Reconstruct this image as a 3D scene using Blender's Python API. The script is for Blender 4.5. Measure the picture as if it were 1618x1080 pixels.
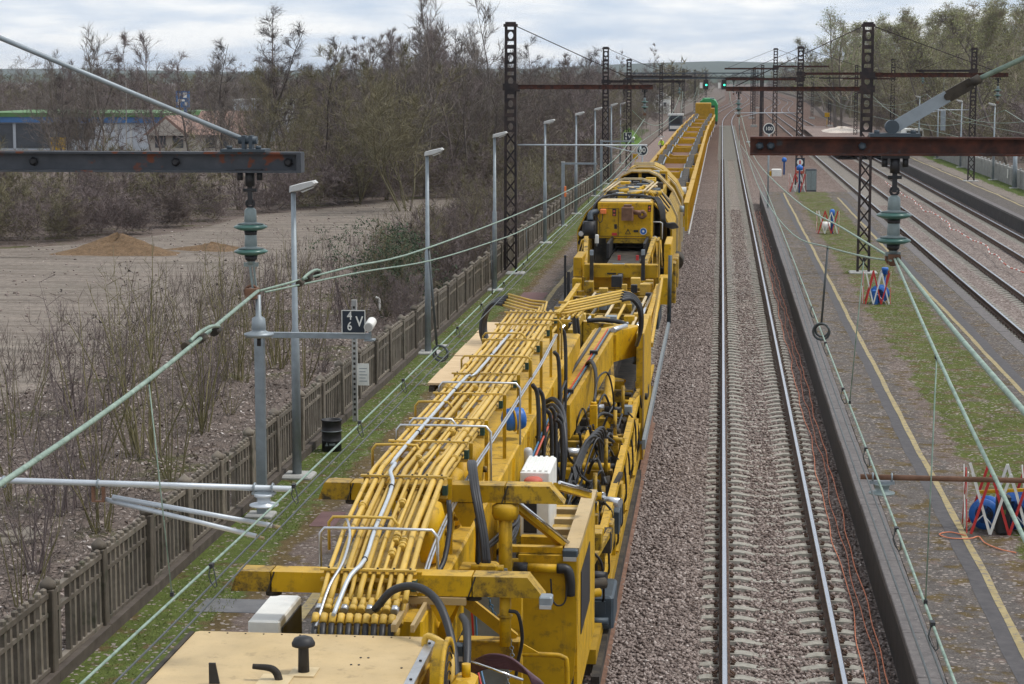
import bpy, math, random
import numpy as np
from mathutils import Vector, Matrix

for _o in list(bpy.data.objects):
    bpy.data.objects.remove(_o, do_unlink=True)
SC = bpy.context.scene
COL = SC.collection
random.seed(7)
RNG = np.random.default_rng(11)
R = math.radians

# ------------------------------------------------------------------ camera
CAM_H = 7.54                      # eye above rail level, standing on a road bridge
FPX, VPX, VPY = 3270.0, 1141.0, 120.0   # focal length and track vanishing point in photo pixels
cam_d = bpy.data.cameras.new('camera')
cam = bpy.data.objects.new('camera', cam_d)
COL.objects.link(cam)
SC.camera = cam
cam_d.sensor_width = 36.0
cam_d.lens = FPX / 1618.0 * 36.0
cam_d.clip_start = 0.2
cam_d.clip_end = 20000.0
_yc = Vector((VPX - 809.0, 540.0 - VPY, FPX)).normalized()      # world +Y in (right, up, forward)
_th = math.atan2(540.0 - VPY, FPX)
_zc = Vector((0.0, math.cos(_th), -math.sin(_th)))
_xc = _yc.cross(_zc)
if _xc.x < 0:
    _xc = -_xc
# rows: world axes; columns: camera right / up / forward
right = Vector((_xc.x, _yc.x, _zc.x)); up = Vector((_xc.y, _yc.y, _zc.y)); fwd = Vector((_xc.z, _yc.z, _zc.z))
cam.matrix_world = Matrix(((right.x, up.x, -fwd.x, 0), (right.y, up.y, -fwd.y, 0),
                           (right.z, up.z, -fwd.z, CAM_H), (0, 0, 0, 1)))

def at(px, py, X=None, Y=None, Z=None):
    """survey helper: the world point seen at photo pixel (px, py) whose X, Y or Z is known"""
    d = right * ((px - 809.0) / FPX) + up * ((540.0 - py) / FPX) + fwd
    if X is not None:
        t = X / d.x
    elif Y is not None:
        t = Y / d.y
    else:
        t = (Z - CAM_H) / d.z
    p = d * t
    return Vector((p.x, p.y, p.z + CAM_H))

# ------------------------------------------------------------------ world and sun
SUN_EL, SUN_AZ = R(60), R(84)         # soft sun behind thin cloud, high on the right
w = bpy.data.worlds.new('World')
SC.world = w
w.use_nodes = True
nt = w.node_tree
nt.nodes.clear()
out = nt.nodes.new('ShaderNodeOutputWorld')
bg = nt.nodes.new('ShaderNodeBackground')
sky = nt.nodes.new('ShaderNodeTexSky')
sky.sky_type = 'NISHITA'
sky.sun_disc = False
sky.sun_elevation = SUN_EL
sky.sun_rotation = SUN_AZ
sky.air_density = 1.0
sky.dust_density = 1.6
tc = nt.nodes.new('ShaderNodeTexCoord')
# layered cloud deck: direction divided by its height gives a flat ceiling of cloud
sep = nt.nodes.new('ShaderNodeSeparateXYZ')
nt.links.new(tc.outputs['Generated'], sep.inputs[0])
mx = nt.nodes.new('ShaderNodeMath'); mx.operation = 'MAXIMUM'; mx.inputs[1].default_value = 0.0
nt.links.new(sep.outputs['Z'], mx.inputs[0])
ad = nt.nodes.new('ShaderNodeMath'); ad.operation = 'ADD'; ad.inputs[1].default_value = 0.16
nt.links.new(mx.outputs[0], ad.inputs[0])
dvx = nt.nodes.new('ShaderNodeMath'); dvx.operation = 'DIVIDE'
dvy = nt.nodes.new('ShaderNodeMath'); dvy.operation = 'DIVIDE'
nt.links.new(sep.outputs['X'], dvx.inputs[0]); nt.links.new(ad.outputs[0], dvx.inputs[1])
nt.links.new(sep.outputs['Y'], dvy.inputs[0]); nt.links.new(ad.outputs[0], dvy.inputs[1])
cmb = nt.nodes.new('ShaderNodeCombineXYZ')
nt.links.new(dvx.outputs[0], cmb.inputs[0]); nt.links.new(dvy.outputs[0], cmb.inputs[1])
cn = nt.nodes.new('ShaderNodeTexNoise'); cn.inputs['Scale'].default_value = 2.1
cn.inputs['Detail'].default_value = 7; cn.inputs['Roughness'].default_value = 0.55
nt.links.new(cmb.outputs[0], cn.inputs['Vector'])
cr = nt.nodes.new('ShaderNodeValToRGB')
cr.color_ramp.elements[0].position = 0.34; cr.color_ramp.elements[0].color = (7.3, 8.7, 10.6, 1)
cr.color_ramp.elements[1].position = 0.60; cr.color_ramp.elements[1].color = (13.2, 13.3, 13.3, 1)
e = cr.color_ramp.elements.new(0.46); e.color = (9.6, 10.5, 11.7, 1)
nt.links.new(cn.outputs['Fac'], cr.inputs[0])
mixs = nt.nodes.new('ShaderNodeMixRGB'); mixs.inputs[0].default_value = 0.9
nt.links.new(sky.outputs[0], mixs.inputs[1]); nt.links.new(cr.outputs[0], mixs.inputs[2])
bg.inputs['Strength'].default_value = 0.078
nt.links.new(mixs.outputs[0], bg.inputs['Color'])
nt.links.new(bg.outputs[0], out.inputs['Surface'])

sun_d = bpy.data.lights.new('sun', 'SUN')
sun_d.energy = 2.3
sun_d.angle = R(11)
sun_d.color = (1.0, 0.965, 0.91)
sun = bpy.data.objects.new('sun', sun_d)
COL.objects.link(sun)
# sky sun_rotation is measured clockwise from +Y
_sd = Vector((math.sin(SUN_AZ) * math.cos(SUN_EL), math.cos(SUN_AZ) * math.cos(SUN_EL), math.sin(SUN_EL)))
sun.rotation_euler = _sd.to_track_quat('Z', 'Y').to_euler()

SC.view_settings.view_transform = 'Standard'
SC.view_settings.look = 'None'
SC.view_settings.gamma = 1.0
SC.view_settings.exposure = 0.15
SC.view_settings.use_curve_mapping = False
SC.render.engine = 'CYCLES'
SC.cycles.max_bounces = 5
SC.cycles.diffuse_bounces = 3
SC.cycles.glossy_bounces = 2
SC.cycles.transmission_bounces = 4
SC.cycles.volume_bounces = 0
SC.cycles.use_denoising = True
SC.cycles.use_adaptive_sampling = True
SC.cycles.adaptive_threshold = 0.02

# ------------------------------------------------------------------ materials
def _new(name):
    m = bpy.data.materials.new(name)
    m.use_nodes = True
    n = m.node_tree
    b = n.nodes['Principled BSDF']
    return m, n, b

def _noise(n, scale, detail=4, rough=0.55, coord='Object', vec_scale=None):
    t = n.nodes.new('ShaderNodeTexNoise')
    t.inputs['Scale'].default_value = scale
    t.inputs['Detail'].default_value = detail
    t.inputs['Roughness'].default_value = rough
    g = n.nodes.new('ShaderNodeNewGeometry')
    if vec_scale:
        mp = n.nodes.new('ShaderNodeMapping')
        mp.inputs['Scale'].default_value = vec_scale
        n.links.new(g.outputs['Position'], mp.inputs[0])
        n.links.new(mp.outputs[0], t.inputs['Vector'])
    else:
        n.links.new(g.outputs['Position'], t.inputs['Vector'])
    return t

def _ramp(n, src, stops):
    r = n.nodes.new('ShaderNodeValToRGB')
    els = r.color_ramp.elements
    while len(els) < len(stops):
        els.new(0.5)
    for el, (p, c) in zip(els, stops):
        el.position = p
        el.color = (c[0], c[1], c[2], 1) if len(c) >= 3 else (c[0],) * 3 + (1,)
    n.links.new(src, r.inputs[0])
    return r

def _mix(n, fac, a, b, mode='MIX'):
    m = n.nodes.new('ShaderNodeMixRGB')
    m.blend_type = mode
    for i, v in enumerate((fac, a, b)):
        if hasattr(v, 'links'):
            n.links.new(v, m.inputs[i])
        elif i == 0:
            m.inputs[0].default_value = v
        else:
            m.inputs[i].default_value = (v[0], v[1], v[2], 1)
    return m.outputs[0]

def _bump(n, b, h, strength, dist=0.02):
    bp = n.nodes.new('ShaderNodeBump')
    bp.inputs['Strength'].default_value = strength
    bp.inputs['Distance'].default_value = dist
    n.links.new(h, bp.inputs['Height'])
    n.links.new(bp.outputs[0], b.inputs['Normal'])

MATS = {}
def plain(name, c, rough=0.6, metal=0.0, var=0.25, scale=9.0, bump=0.0):
    """a painted / cast surface with mottled tone"""
    m, n, b = _new(name)
    t = _noise(n, scale, 6, 0.65)
    lo = tuple(v * (1 - var) for v in c); hi = tuple(min(1, v * (1 + var)) for v in c)
    r = _ramp(n, t.outputs['Fac'], [(0.3, lo), (0.7, hi)])
    n.links.new(r.outputs[0], b.inputs['Base Color'])
    b.inputs['Roughness'].default_value = rough
    b.inputs['Metallic'].default_value = metal
    if bump:
        _bump(n, b, t.outputs['Fac'], bump)
    MATS[name] = m
    return m

def two(name, a, c, scale, lo=0.45, hi=0.6, rough=0.75, metal=0.0, bump=0.3, vec=None, detail=8, dist=0.02, third=None, tscale=60, tlo=0.6, thi=0.7):
    m, n, b = _new(name)
    t = _noise(n, scale, detail, 0.62, vec_scale=vec)
    r = _ramp(n, t.outputs['Fac'], [(lo, a), (hi, c)])
    colr = r.outputs[0]
    if third:
        t2 = _noise(n, tscale, 3, 0.6)
        f = _ramp(n, t2.outputs['Fac'], [(tlo, (0,)), (thi, (1,))])
        colr = _mix(n, f.outputs[0], colr, third)
    n.links.new(colr, b.inputs['Base Color'])
    b.inputs['Roughness'].default_value = rough
    b.inputs['Metallic'].default_value = metal
    if bump:
        _bump(n, b, t.outputs['Fac'], bump, dist)
    MATS[name] = m
    return m

def yellow_paint(name, base, dust, grime=0.5):
    """machine paint: settled dust on upward faces, oily grime and chips in blotches"""
    m, n, b = _new(name)
    t1 = _noise(n, 3.0, 6, 0.6)
    c = _ramp(n, t1.outputs['Fac'], [(0.3, tuple(v * 0.78 for v in base)), (0.7, tuple(v * 1.12 for v in base))]).outputs[0]
    g = n.nodes.new('ShaderNodeNewGeometry')
    s = n.nodes.new('ShaderNodeSeparateXYZ')
    n.links.new(g.outputs['Normal'], s.inputs[0])
    upf = _ramp(n, s.outputs['Z'], [(0.35, (0,)), (0.95, (0.55,))])
    t2 = _noise(n, 2.2, 5, 0.7)
    dm = _ramp(n, t2.outputs['Fac'], [(0.3, (0.35,)), (0.65, (1,))])
    f = n.nodes.new('ShaderNodeMath'); f.operation = 'MULTIPLY'
    n.links.new(upf.outputs[0], f.inputs[0]); n.links.new(dm.outputs[0], f.inputs[1])
    c = _mix(n, f.outputs[0], c, dust)
    t3 = _noise(n, 5.5, 8, 0.72)
    gr = _ramp(n, t3.outputs['Fac'], [(0.60 - 0.06 * grime, (0,)), (0.74, (0.85 * grime,))])
    c = _mix(n, gr.outputs[0], c, (0.055, 0.040, 0.022))
    t4 = _noise(n, 1.6, 6, 0.7, vec_scale=(6, 6, 0.8))
    st = _ramp(n, t4.outputs['Fac'], [(0.55, (0,)), (0.75, (0.4 * grime,))])
    c = _mix(n, st.outputs[0], c, (0.16, 0.10, 0.03))
    oi = n.nodes.new('ShaderNodeObjectInfo')
    rv_ = _ramp(n, oi.outputs['Random'], [(0.0, (0.80, 0.79, 0.78)), (1.0, (1.10, 1.10, 1.10))])
    c = _mix(n, 1.0, c, rv_.outputs[0], 'MULTIPLY')
    n.links.new(c, b.inputs['Base Color'])
    rr = _ramp(n, t2.outputs['Fac'], [(0.3, (0.42,)), (0.7, (0.7,))])
    n.links.new(rr.outputs[0], b.inputs['Roughness'])
    b.inputs['Specular IOR Level'].default_value = 0.28
    _bump(n, b, t3.outputs['Fac'], 0.08, 0.01)
    MATS[name] = m
    return m

yellow_paint('yellow', (0.56, 0.325, 0.004), (0.46, 0.31, 0.09), 1.25)
yellow_paint('yellow_oily', (0.46, 0.28, 0.014), (0.42, 0.29, 0.11), 2.2)
yellow_paint('pipe_yellow', (0.56, 0.36, 0.060), (0.62, 0.44, 0.17), 0.6)
yellow_paint('roof_tan', (0.46, 0.33, 0.15), (0.60, 0.47, 0.29), 0.55)
yellow_paint('wagon_yellow', (0.55, 0.315, 0.004), (0.42, 0.26, 0.07), 0.7)
yellow_paint('hood_yellow', (0.50, 0.30, 0.008), (0.44, 0.28, 0.06), 1.3)
two('plywood', (0.50, 0.35, 0.19), (0.62, 0.46, 0.27), 2.0, 0.35, 0.65, 0.7, bump=0.1, vec=(2, 9, 2))
two('rust_beam', (0.030, 0.012, 0.009), (0.105, 0.032, 0.018), 7.0, 0.4, 0.66, 0.8, 0.0, 0.25, dist=0.005, third=(0.05, 0.05, 0.055), tscale=9, tlo=0.62, thi=0.7)
two('dark_beam', (0.042, 0.048, 0.058), (0.075, 0.080, 0.092), 5.0, 0.35, 0.65, 0.65, 0.2, 0.25, dist=0.005, third=(0.16, 0.05, 0.025), tscale=6, tlo=0.60, thi=0.66)
two('mast_steel', (0.020, 0.016, 0.018), (0.055, 0.036, 0.032), 4.0, 0.4, 0.65, 0.8, 0.1, 0.2)
two('rail_rust', (0.06, 0.034, 0.022), (0.11, 0.062, 0.040), 8.0, 0.4, 0.6, 0.8, 0.2, 0.2)
two('old_rail', (0.13, 0.065, 0.038), (0.20, 0.105, 0.065), 6.0, 0.4, 0.6, 0.8, 0.1, 0.2)
plain('rail_head', (0.46, 0.48, 0.53), 0.24, 0.9, 0.08, 3)
plain('galv', (0.25, 0.285, 0.31), 0.5, 0.35, 0.15, 6)
plain('galv_light', (0.50, 0.54, 0.58), 0.45, 0.3, 0.1, 8)
plain('lamp_grey', (0.50, 0.50, 0.49), 0.5, 0.1, 0.1, 8)
plain('lamp_glass', (0.45, 0.44, 0.42), 0.25, 0.0, 0.1, 8)
plain('alu', (0.55, 0.57, 0.60), 0.35, 0.8, 0.12, 12)
plain('chrome', (0.70, 0.71, 0.72), 0.16, 1.0, 0.05, 5)
plain('rubber', (0.018, 0.018, 0.020), 0.5, 0.0, 0.3, 10)
plain('black_steel', (0.022, 0.022, 0.025), 0.55, 0.2, 0.4, 6)
two('machine_dark', (0.018, 0.015, 0.012), (0.070, 0.055, 0.038), 4.0, 0.4, 0.65, 0.8, 0.1, 0.4)
plain('slate_blue', (0.045, 0.062, 0.078), 0.55, 0.1, 0.25, 5)
plain('white_paint', (0.72, 0.72, 0.68), 0.45, 0.0, 0.10, 4)
plain('cream', (0.56, 0.44, 0.25), 0.55, 0.0, 0.15, 4)
plain('red', (0.50, 0.03, 0.028), 0.5, 0, 0.15, 8)
plain('red_dust', (0.50, 0.10, 0.06), 0.6, 0, 0.2, 8)
plain('orange', (0.78, 0.20, 0.05), 0.45, 0, 0.1, 8)
plain('orange_cable', (0.66, 0.21, 0.10), 0.55, 0, 0.15, 3)
plain('blue', (0.015, 0.12, 0.44), 0.45, 0, 0.2, 6)
plain('blue_hose', (0.05, 0.16, 0.30), 0.5, 0, 0.2, 6)
plain('purple_hose', (0.075, 0.030, 0.042), 0.5, 0, 0.3, 12)
plain('dark_green', (0.012, 0.055, 0.048), 0.5, 0, 0.2, 8)
plain('loco_green', (0.015, 0.26, 0.07), 0.45, 0, 0.12, 3)
plain('glass_green', (0.055, 0.135, 0.115), 0.3, 0, 0.15, 10)
plain('porcelain', (0.19, 0.235, 0.235), 0.4, 0.1, 0.18, 10)
two('wire_green', (0.15, 0.215, 0.172), (0.28, 0.365, 0.30), 14.0, 0.35, 0.65, 0.6, 0.1, 0.0)
plain('wire_dark', (0.07, 0.08, 0.082), 0.5, 0.3, 0.2, 10)
plain('sign_navy', (0.012, 0.020, 0.034), 0.4, 0, 0.15, 10)
plain('hivis', (0.58, 0.80, 0.05), 0.6, 0, 0.05, 10)
plain('cloth_dark', (0.02, 0.022, 0.03), 0.8, 0, 0.2, 10)
plain('skin', (0.45, 0.26, 0.18), 0.55, 0, 0.08, 10)
plain('sticker_black', (0.015, 0.012, 0.01), 0.5, 0, 0.1, 10)
two('concrete_fence', (0.105, 0.088, 0.070), (0.19, 0.165, 0.135), 5.0, 0.3, 0.7, 0.9, 0, 0.35, third=(0.07, 0.07, 0.045), tscale=3.2, tlo=0.58, thi=0.72)
two('concrete_kerb', (0.055, 0.043, 0.034), (0.11, 0.09, 0.075), 4.0, 0.3, 0.7, 0.9, 0, 0.35)
two('concrete_light', (0.28, 0.28, 0.27), (0.42, 0.42, 0.40), 4.0, 0.3, 0.7, 0.9, 0, 0.3)
two('sleeper', (0.22, 0.205, 0.175), (0.36, 0.345, 0.30), 10.0, 0.3, 0.7, 0.9, 0, 0.3, third=(0.14, 0.11, 0.09), tscale=16, tlo=0.6, thi=0.75)
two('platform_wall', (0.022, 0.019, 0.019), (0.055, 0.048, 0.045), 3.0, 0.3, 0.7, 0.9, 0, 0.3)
m = MATS['concrete_fence']; n = m.node_tree; b = n.nodes['Principled BSDF']
oi = n.nodes.new('ShaderNodeObjectInfo'); rv_ = _ramp(n, oi.outputs['Random'], [(0.0, (0.62, 0.60, 0.58)), (0.5, (1.0, 1.0, 1.0)), (1.0, (1.28, 1.27, 1.24))])
n.links.new(_mix(n, 1.0, b.inputs['Base Color'].links[0].from_socket, rv_.outputs[0], 'MULTIPLY'), b.inputs['Base Color'])
def sprite_mat(name, a, c, scale=0.5, rough=0.85):
    return two(name, a, c, scale, 0.3, 0.7, rough, bump=0)
sprite_mat('bark_grey', (0.104, 0.087, 0.075), (0.189, 0.160, 0.139))
sprite_mat('bark_brown', (0.087, 0.067, 0.058), (0.160, 0.125, 0.109))
sprite_mat('bark_purple', (0.109, 0.084, 0.081), (0.196, 0.154, 0.146))
sprite_mat('bark_olive', (0.104, 0.093, 0.052), (0.189, 0.162, 0.093))
sprite_mat('bark_dark', (0.052, 0.042, 0.038), (0.109, 0.088, 0.080))
sprite_mat('bark_tan', (0.217, 0.189, 0.138), (0.362, 0.319, 0.239))
sprite_mat('bark_moss', (0.110, 0.100, 0.040), (0.215, 0.185, 0.085), 3.0)
sprite_mat('bark_white', (0.36, 0.34, 0.32), (0.50, 0.48, 0.46))
sprite_mat('bud_green', (0.15, 0.19, 0.06), (0.27, 0.31, 0.12))
sprite_mat('bud_olive', (0.165, 0.175, 0.07), (0.27, 0.27, 0.125))
sprite_mat('leaf_dark', (0.030, 0.052, 0.026), (0.065, 0.095, 0.050), 2.0)
sprite_mat('grass_blade', (0.080, 0.110, 0.024), (0.170, 0.185, 0.060), 1.2)
sprite_mat('grass_bright', (0.07, 0.12, 0.025), (0.13, 0.19, 0.05), 1.2)

# ------------------------------------------------------------------ mesh building
class MB:
    def __init__(self):
        self.v = []; self.f = []; self.mi = []; self.sm = []; self.cur = 0
    def mat(self, i):
        self.cur = i
        return self
    def add(self, vs, fs, smooth=False):
        o = len(self.v)
        self.v.extend([tuple(p) for p in vs])
        for f in fs:
            self.f.append(tuple(i + o for i in f)); self.mi.append(self.cur); self.sm.append(smooth)
        return self
    def box(self, x0, x1, y0, y1, z0, z1):
        return self.add([(x0, y0, z0), (x1, y0, z0), (x1, y1, z0), (x0, y1, z0), (x0, y0, z1), (x1, y0, z1), (x1, y1, z1), (x0, y1, z1)],
                        [(0, 3, 2, 1), (4, 5, 6, 7), (0, 1, 5, 4), (1, 2, 6, 5), (2, 3, 7, 6), (3, 0, 4, 7)])
    def cbox(self, x0, x1, y0, y1, z0, z1, c=0.02):
        """box with its vertical edges and top rim chamfered"""
        def ring(i, z):
            return [(x0 + i + c, y0 + i, z), (x1 - i - c, y0 + i, z), (x1 - i, y0 + i + c, z), (x1 - i, y1 - i - c, z),
                    (x1 - i - c, y1 - i, z), (x0 + i + c, y1 - i, z), (x0 + i, y1 - i - c, z), (x0 + i, y0 + i + c, z)]
        vs = ring(0, z0) + ring(0, z1 - c) + ring(c, z1)
        fs = [tuple(range(7, -1, -1)), tuple(range(16, 24))]
        for k in (0, 8):
            for i in range(8):
                j = (i + 1) % 8
                fs.append((k + i, k + j, k + 8 + j, k + 8 + i))
        return self.add(vs, fs)
    def bar(self, p0, p1, w, h, up=(0, 0, 1)):
        """rectangular bar from p0 to p1, w across and h along up"""
        p0 = Vector(p0); p1 = Vector(p1); d = (p1 - p0)
        if d.length < 1e-6:
            return self
        d.normalize(); u = Vector(up)
        s = d.cross(u)
        if s.length < 1e-4:
            u = Vector((1, 0, 0)); s = d.cross(u)
        s.normalize(); u = s.cross(d).normalized()
        s = s * (w / 2); u = u * (h / 2)
        vs = []
        for p in (p0, p1):
            vs += [p - s - u, p + s - u, p + s + u, p - s + u]
        return self.add(vs, [(0, 1, 2, 3), (7, 6, 5, 4), (0, 4, 5, 1), (1, 5, 6, 2), (2, 6, 7, 3), (3, 7, 4, 0)])
    def ibeam(self, p0, p1, w, h, t=0.015, up=(0, 0, 1)):
        p0 = Vector(p0); p1 = Vector(p1); u = Vector(up)
        off = u * (h / 2 - t / 2)
        self.bar(p0 + off, p1 + off, w, t, up); self.bar(p0 - off, p1 - off, w, t, up)
        return self.bar(p0, p1, t, h - 2 * t - 0.002, up)
    def tube(self, pts, r, n=7, caps=True, smooth=True):
        pts = [Vector(p) for p in pts]
        q = [pts[0]]
        for p in pts[1:]:
            if (p - q[-1]).length > 1e-5:
                q.append(p)
        pts = q
        if len(pts) < 2:
            return self
        rs = r if isinstance(r, (list, tuple)) else [r] * len(pts)
        if len(rs) != len(pts):
            rs = list(np.interp(np.linspace(0, 1, len(pts)), np.linspace(0, 1, len(rs)), rs))
        d0 = (pts[1] - pts[0]).normalized()
        a = Vector((0, 0, 1)) if abs(d0.z) < 0.9 else Vector((1, 0, 0))
        s = d0.cross(a).normalized()
        vs = []; fs = []
        for i, p in enumerate(pts):
            if i == 0: d = pts[1] - pts[0]
            elif i == len(pts) - 1: d = pts[i] - pts[i - 1]
            else: d = (pts[i + 1] - pts[i]).normalized() + (pts[i] - pts[i - 1]).normalized()
            if d.length < 1e-6: d = pts[i] - pts[i - 1]
            d.normalize()
            s = s - d * s.dot(d)
            if s.length < 1e-5:
                s = d.orthogonal()
            s.normalize(); t = d.cross(s)
            for k in range(n):
                an = 2 * math.pi * k / n
                vs.append(p + (s * math.cos(an) + t * math.sin(an)) * rs[i])
        for i in range(len(pts) - 1):
            for k in range(n):
                j = (k + 1) % n
                fs.append((i * n + k, i * n + j, (i + 1) * n + j, (i + 1) * n + k))
        self.add(vs, fs, smooth)
        if caps:
            o = len(self.v) - len(vs)
            self.f.append(tuple(o + k for k in range(n - 1, -1, -1))); self.mi.append(self.cur); self.sm.append(False)
            self.f.append(tuple(o + (len(pts) - 1) * n + k for k in range(n))); self.mi.append(self.cur); self.sm.append(False)
        return self
    def cyl(self, p0, p1, r, n=16, r1=None):
        return self.tube([p0, p1], [r, r if r1 is None else r1], n)
    def lathe(self, c, prof, n=20, axis=(0, 0, 1)):
        """prof: list of (radius, height) along axis from c"""
        c = Vector(c); ax = Vector(axis).normalized(); s = ax.orthogonal().normalized(); t = ax.cross(s)
        vs = []; fs = []
        for r, h in prof:
            for k in range(n):
                an = 2 * math.pi * k / n
                vs.append(c + ax * h + (s * math.cos(an) + t * math.sin(an)) * max(r, 1e-4))
        m = len(prof)
        for i in range(m - 1):
            for k in range(n):
                j = (k + 1) % n
                fs.append((i * n + k, i * n + j, (i + 1) * n + j, (i + 1) * n + k))
        self.add(vs, fs, True)
        o = len(self.v) - len(vs)
        self.f.append(tuple(o + k for k in range(n - 1, -1, -1))); self.mi.append(self.cur); self.sm.append(False)
        self.f.append(tuple(o + (m - 1) * n + k for k in range(n))); self.mi.append(self.cur); self.sm.append(False)
        return self
    def prism(self, poly, a, b, axis='y'):
        """poly: 2-D outline; axis y: (x,z) outline swept from y=a to b; x: (y,z); z: (x,y)"""
        def P(u, v, t):
            return {'y': (u, t, v), 'x': (t, u, v), 'z': (u, v, t)}[axis]
        n = len(poly)
        vs = [P(u, v, a) for u, v in poly] + [P(u, v, b) for u, v in poly]
        fs = [tuple(range(n)), tuple(range(2 * n - 1, n - 1, -1))]
        for i in range(n):
            j = (i + 1) % n
            fs.append((i, i + n, j + n, j))
        return self.add(vs, fs)
    def torus(self, c, rad, r, axis=(0, 0, 1), n=20, m=6, a0=0, a1=2 * math.pi):
        c = Vector(c); ax = Vector(axis).normalized(); s = ax.orthogonal().normalized(); t = ax.cross(s)
        pts = [c + (s * math.cos(a0 + (a1 - a0) * k / n) + t * math.sin(a0 + (a1 - a0) * k / n)) * rad for k in range(n + 1)]
        return self.tube(pts, r, m, caps=True)
    def mesh(self, name, mats):
        me = bpy.data.meshes.new(name)
        me.from_pydata(self.v, [], self.f)
        for m in mats:
            me.materials.append(MATS[m] if isinstance(m, str) else m)
        me.polygons.foreach_set('material_index', self.mi)
        me.polygons.foreach_set('use_smooth', self.sm)
        me.update()
        return me
    def build(self, name, mats, parent=None):
        if isinstance(mats, str):
            mats = [mats]
        return link(name, self.mesh(name, mats), parent)

def link(name, data, parent=None):
    o = bpy.data.objects.new(name, data)
    COL.objects.link(o)
    if parent is not None:
        o.parent = parent
    return o

def tag(o, label=None, cat=None, group=None, kind=None):
    if label: o['label'] = label
    if cat: o['category'] = cat
    if group: o['group'] = group
    if kind: o['kind'] = kind
    return o

def thing(name, label, cat, loc=(0, 0, 0), group=None, kind=None, rz=0.0):
    o = bpy.data.objects.new(name, None)
    COL.objects.link(o)
    o.location = loc
    o.rotation_euler = (0, 0, rz)
    o.empty_display_size = 0.2
    return tag(o, label, cat, group, kind)

def copy_tree(o, parent=None):
    c = o.copy()
    COL.objects.link(c)
    c.parent = parent
    for ch in KIDS.get(o.name, list(o.children)):
        copy_tree(ch, c)
    return c
KIDS = {}

def smooth(pts, k=6):
    """Catmull-Rom through the points"""
    P = [Vector(p) for p in pts]
    P = [P[0] * 2 - P[1]] + P + [P[-1] * 2 - P[-2]]
    out = []
    for i in range(1, len(P) - 2):
        a, b, c, d = P[i - 1], P[i], P[i + 1], P[i + 2]
        for j in range(k):
            t = j / k
            out.append(0.5 * ((2 * b) + (c - a) * t + (2 * a - 5 * b + 4 * c - d) * t * t + (3 * b - a - 3 * c + d) * t ** 3))
    out.append(P[-2])
    return out

def npmesh(name, verts, faces_flat, loops_per, mats, attrs=None, smooth_=False, mat_idx=None):
    """fast mesh from numpy: equal-sided polygons"""
    me = bpy.data.meshes.new(name)
    nv = len(verts); nf = len(faces_flat) // loops_per
    me.vertices.add(nv)
    me.vertices.foreach_set('co', np.asarray(verts, dtype=np.float32).ravel())
    me.loops.add(nf * loops_per)
    me.loops.foreach_set('vertex_index', np.asarray(faces_flat, dtype=np.int32))
    me.polygons.add(nf)
    me.polygons.foreach_set('loop_start', np.arange(0, nf * loops_per, loops_per, dtype=np.int32))
    me.polygons.foreach_set('loop_total', np.full(nf, loops_per, dtype=np.int32))
    for m in mats:
        me.materials.append(MATS[m] if isinstance(m, str) else m)
    if mat_idx is not None:
        me.polygons.foreach_set('material_index', np.asarray(mat_idx, dtype=np.int32))
    me.update(calc_edges=True)
    me.validate()
    if attrs:
        for k, v in attrs.items():
            a = me.attributes.new(k, 'FLOAT', 'POINT')
            a.data.foreach_set('value', np.asarray(v, dtype=np.float32))
    if smooth_:
        me.polygons.foreach_set('use_smooth', [True] * nf)
    return me
# ------------------------------------------------------------------ layout numbers (metres; rail top = 0)
XA, XB, XC_, XD = -2.92, 0.88, 9.75, 13.45       # track centre lines
GA = 0.75                                        # half distance between rail heads
PZ = 0.52                                        # platform height
def sstep(t):
    t = min(1.0, max(0.0, t)); return t * t * (3 - 2 * t)
def shiftL(y): return 9.0 * sstep((y - 330) / 420.0)
def shiftR(y): return 7.0 * sstep((y - 430) / 220.0)

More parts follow.
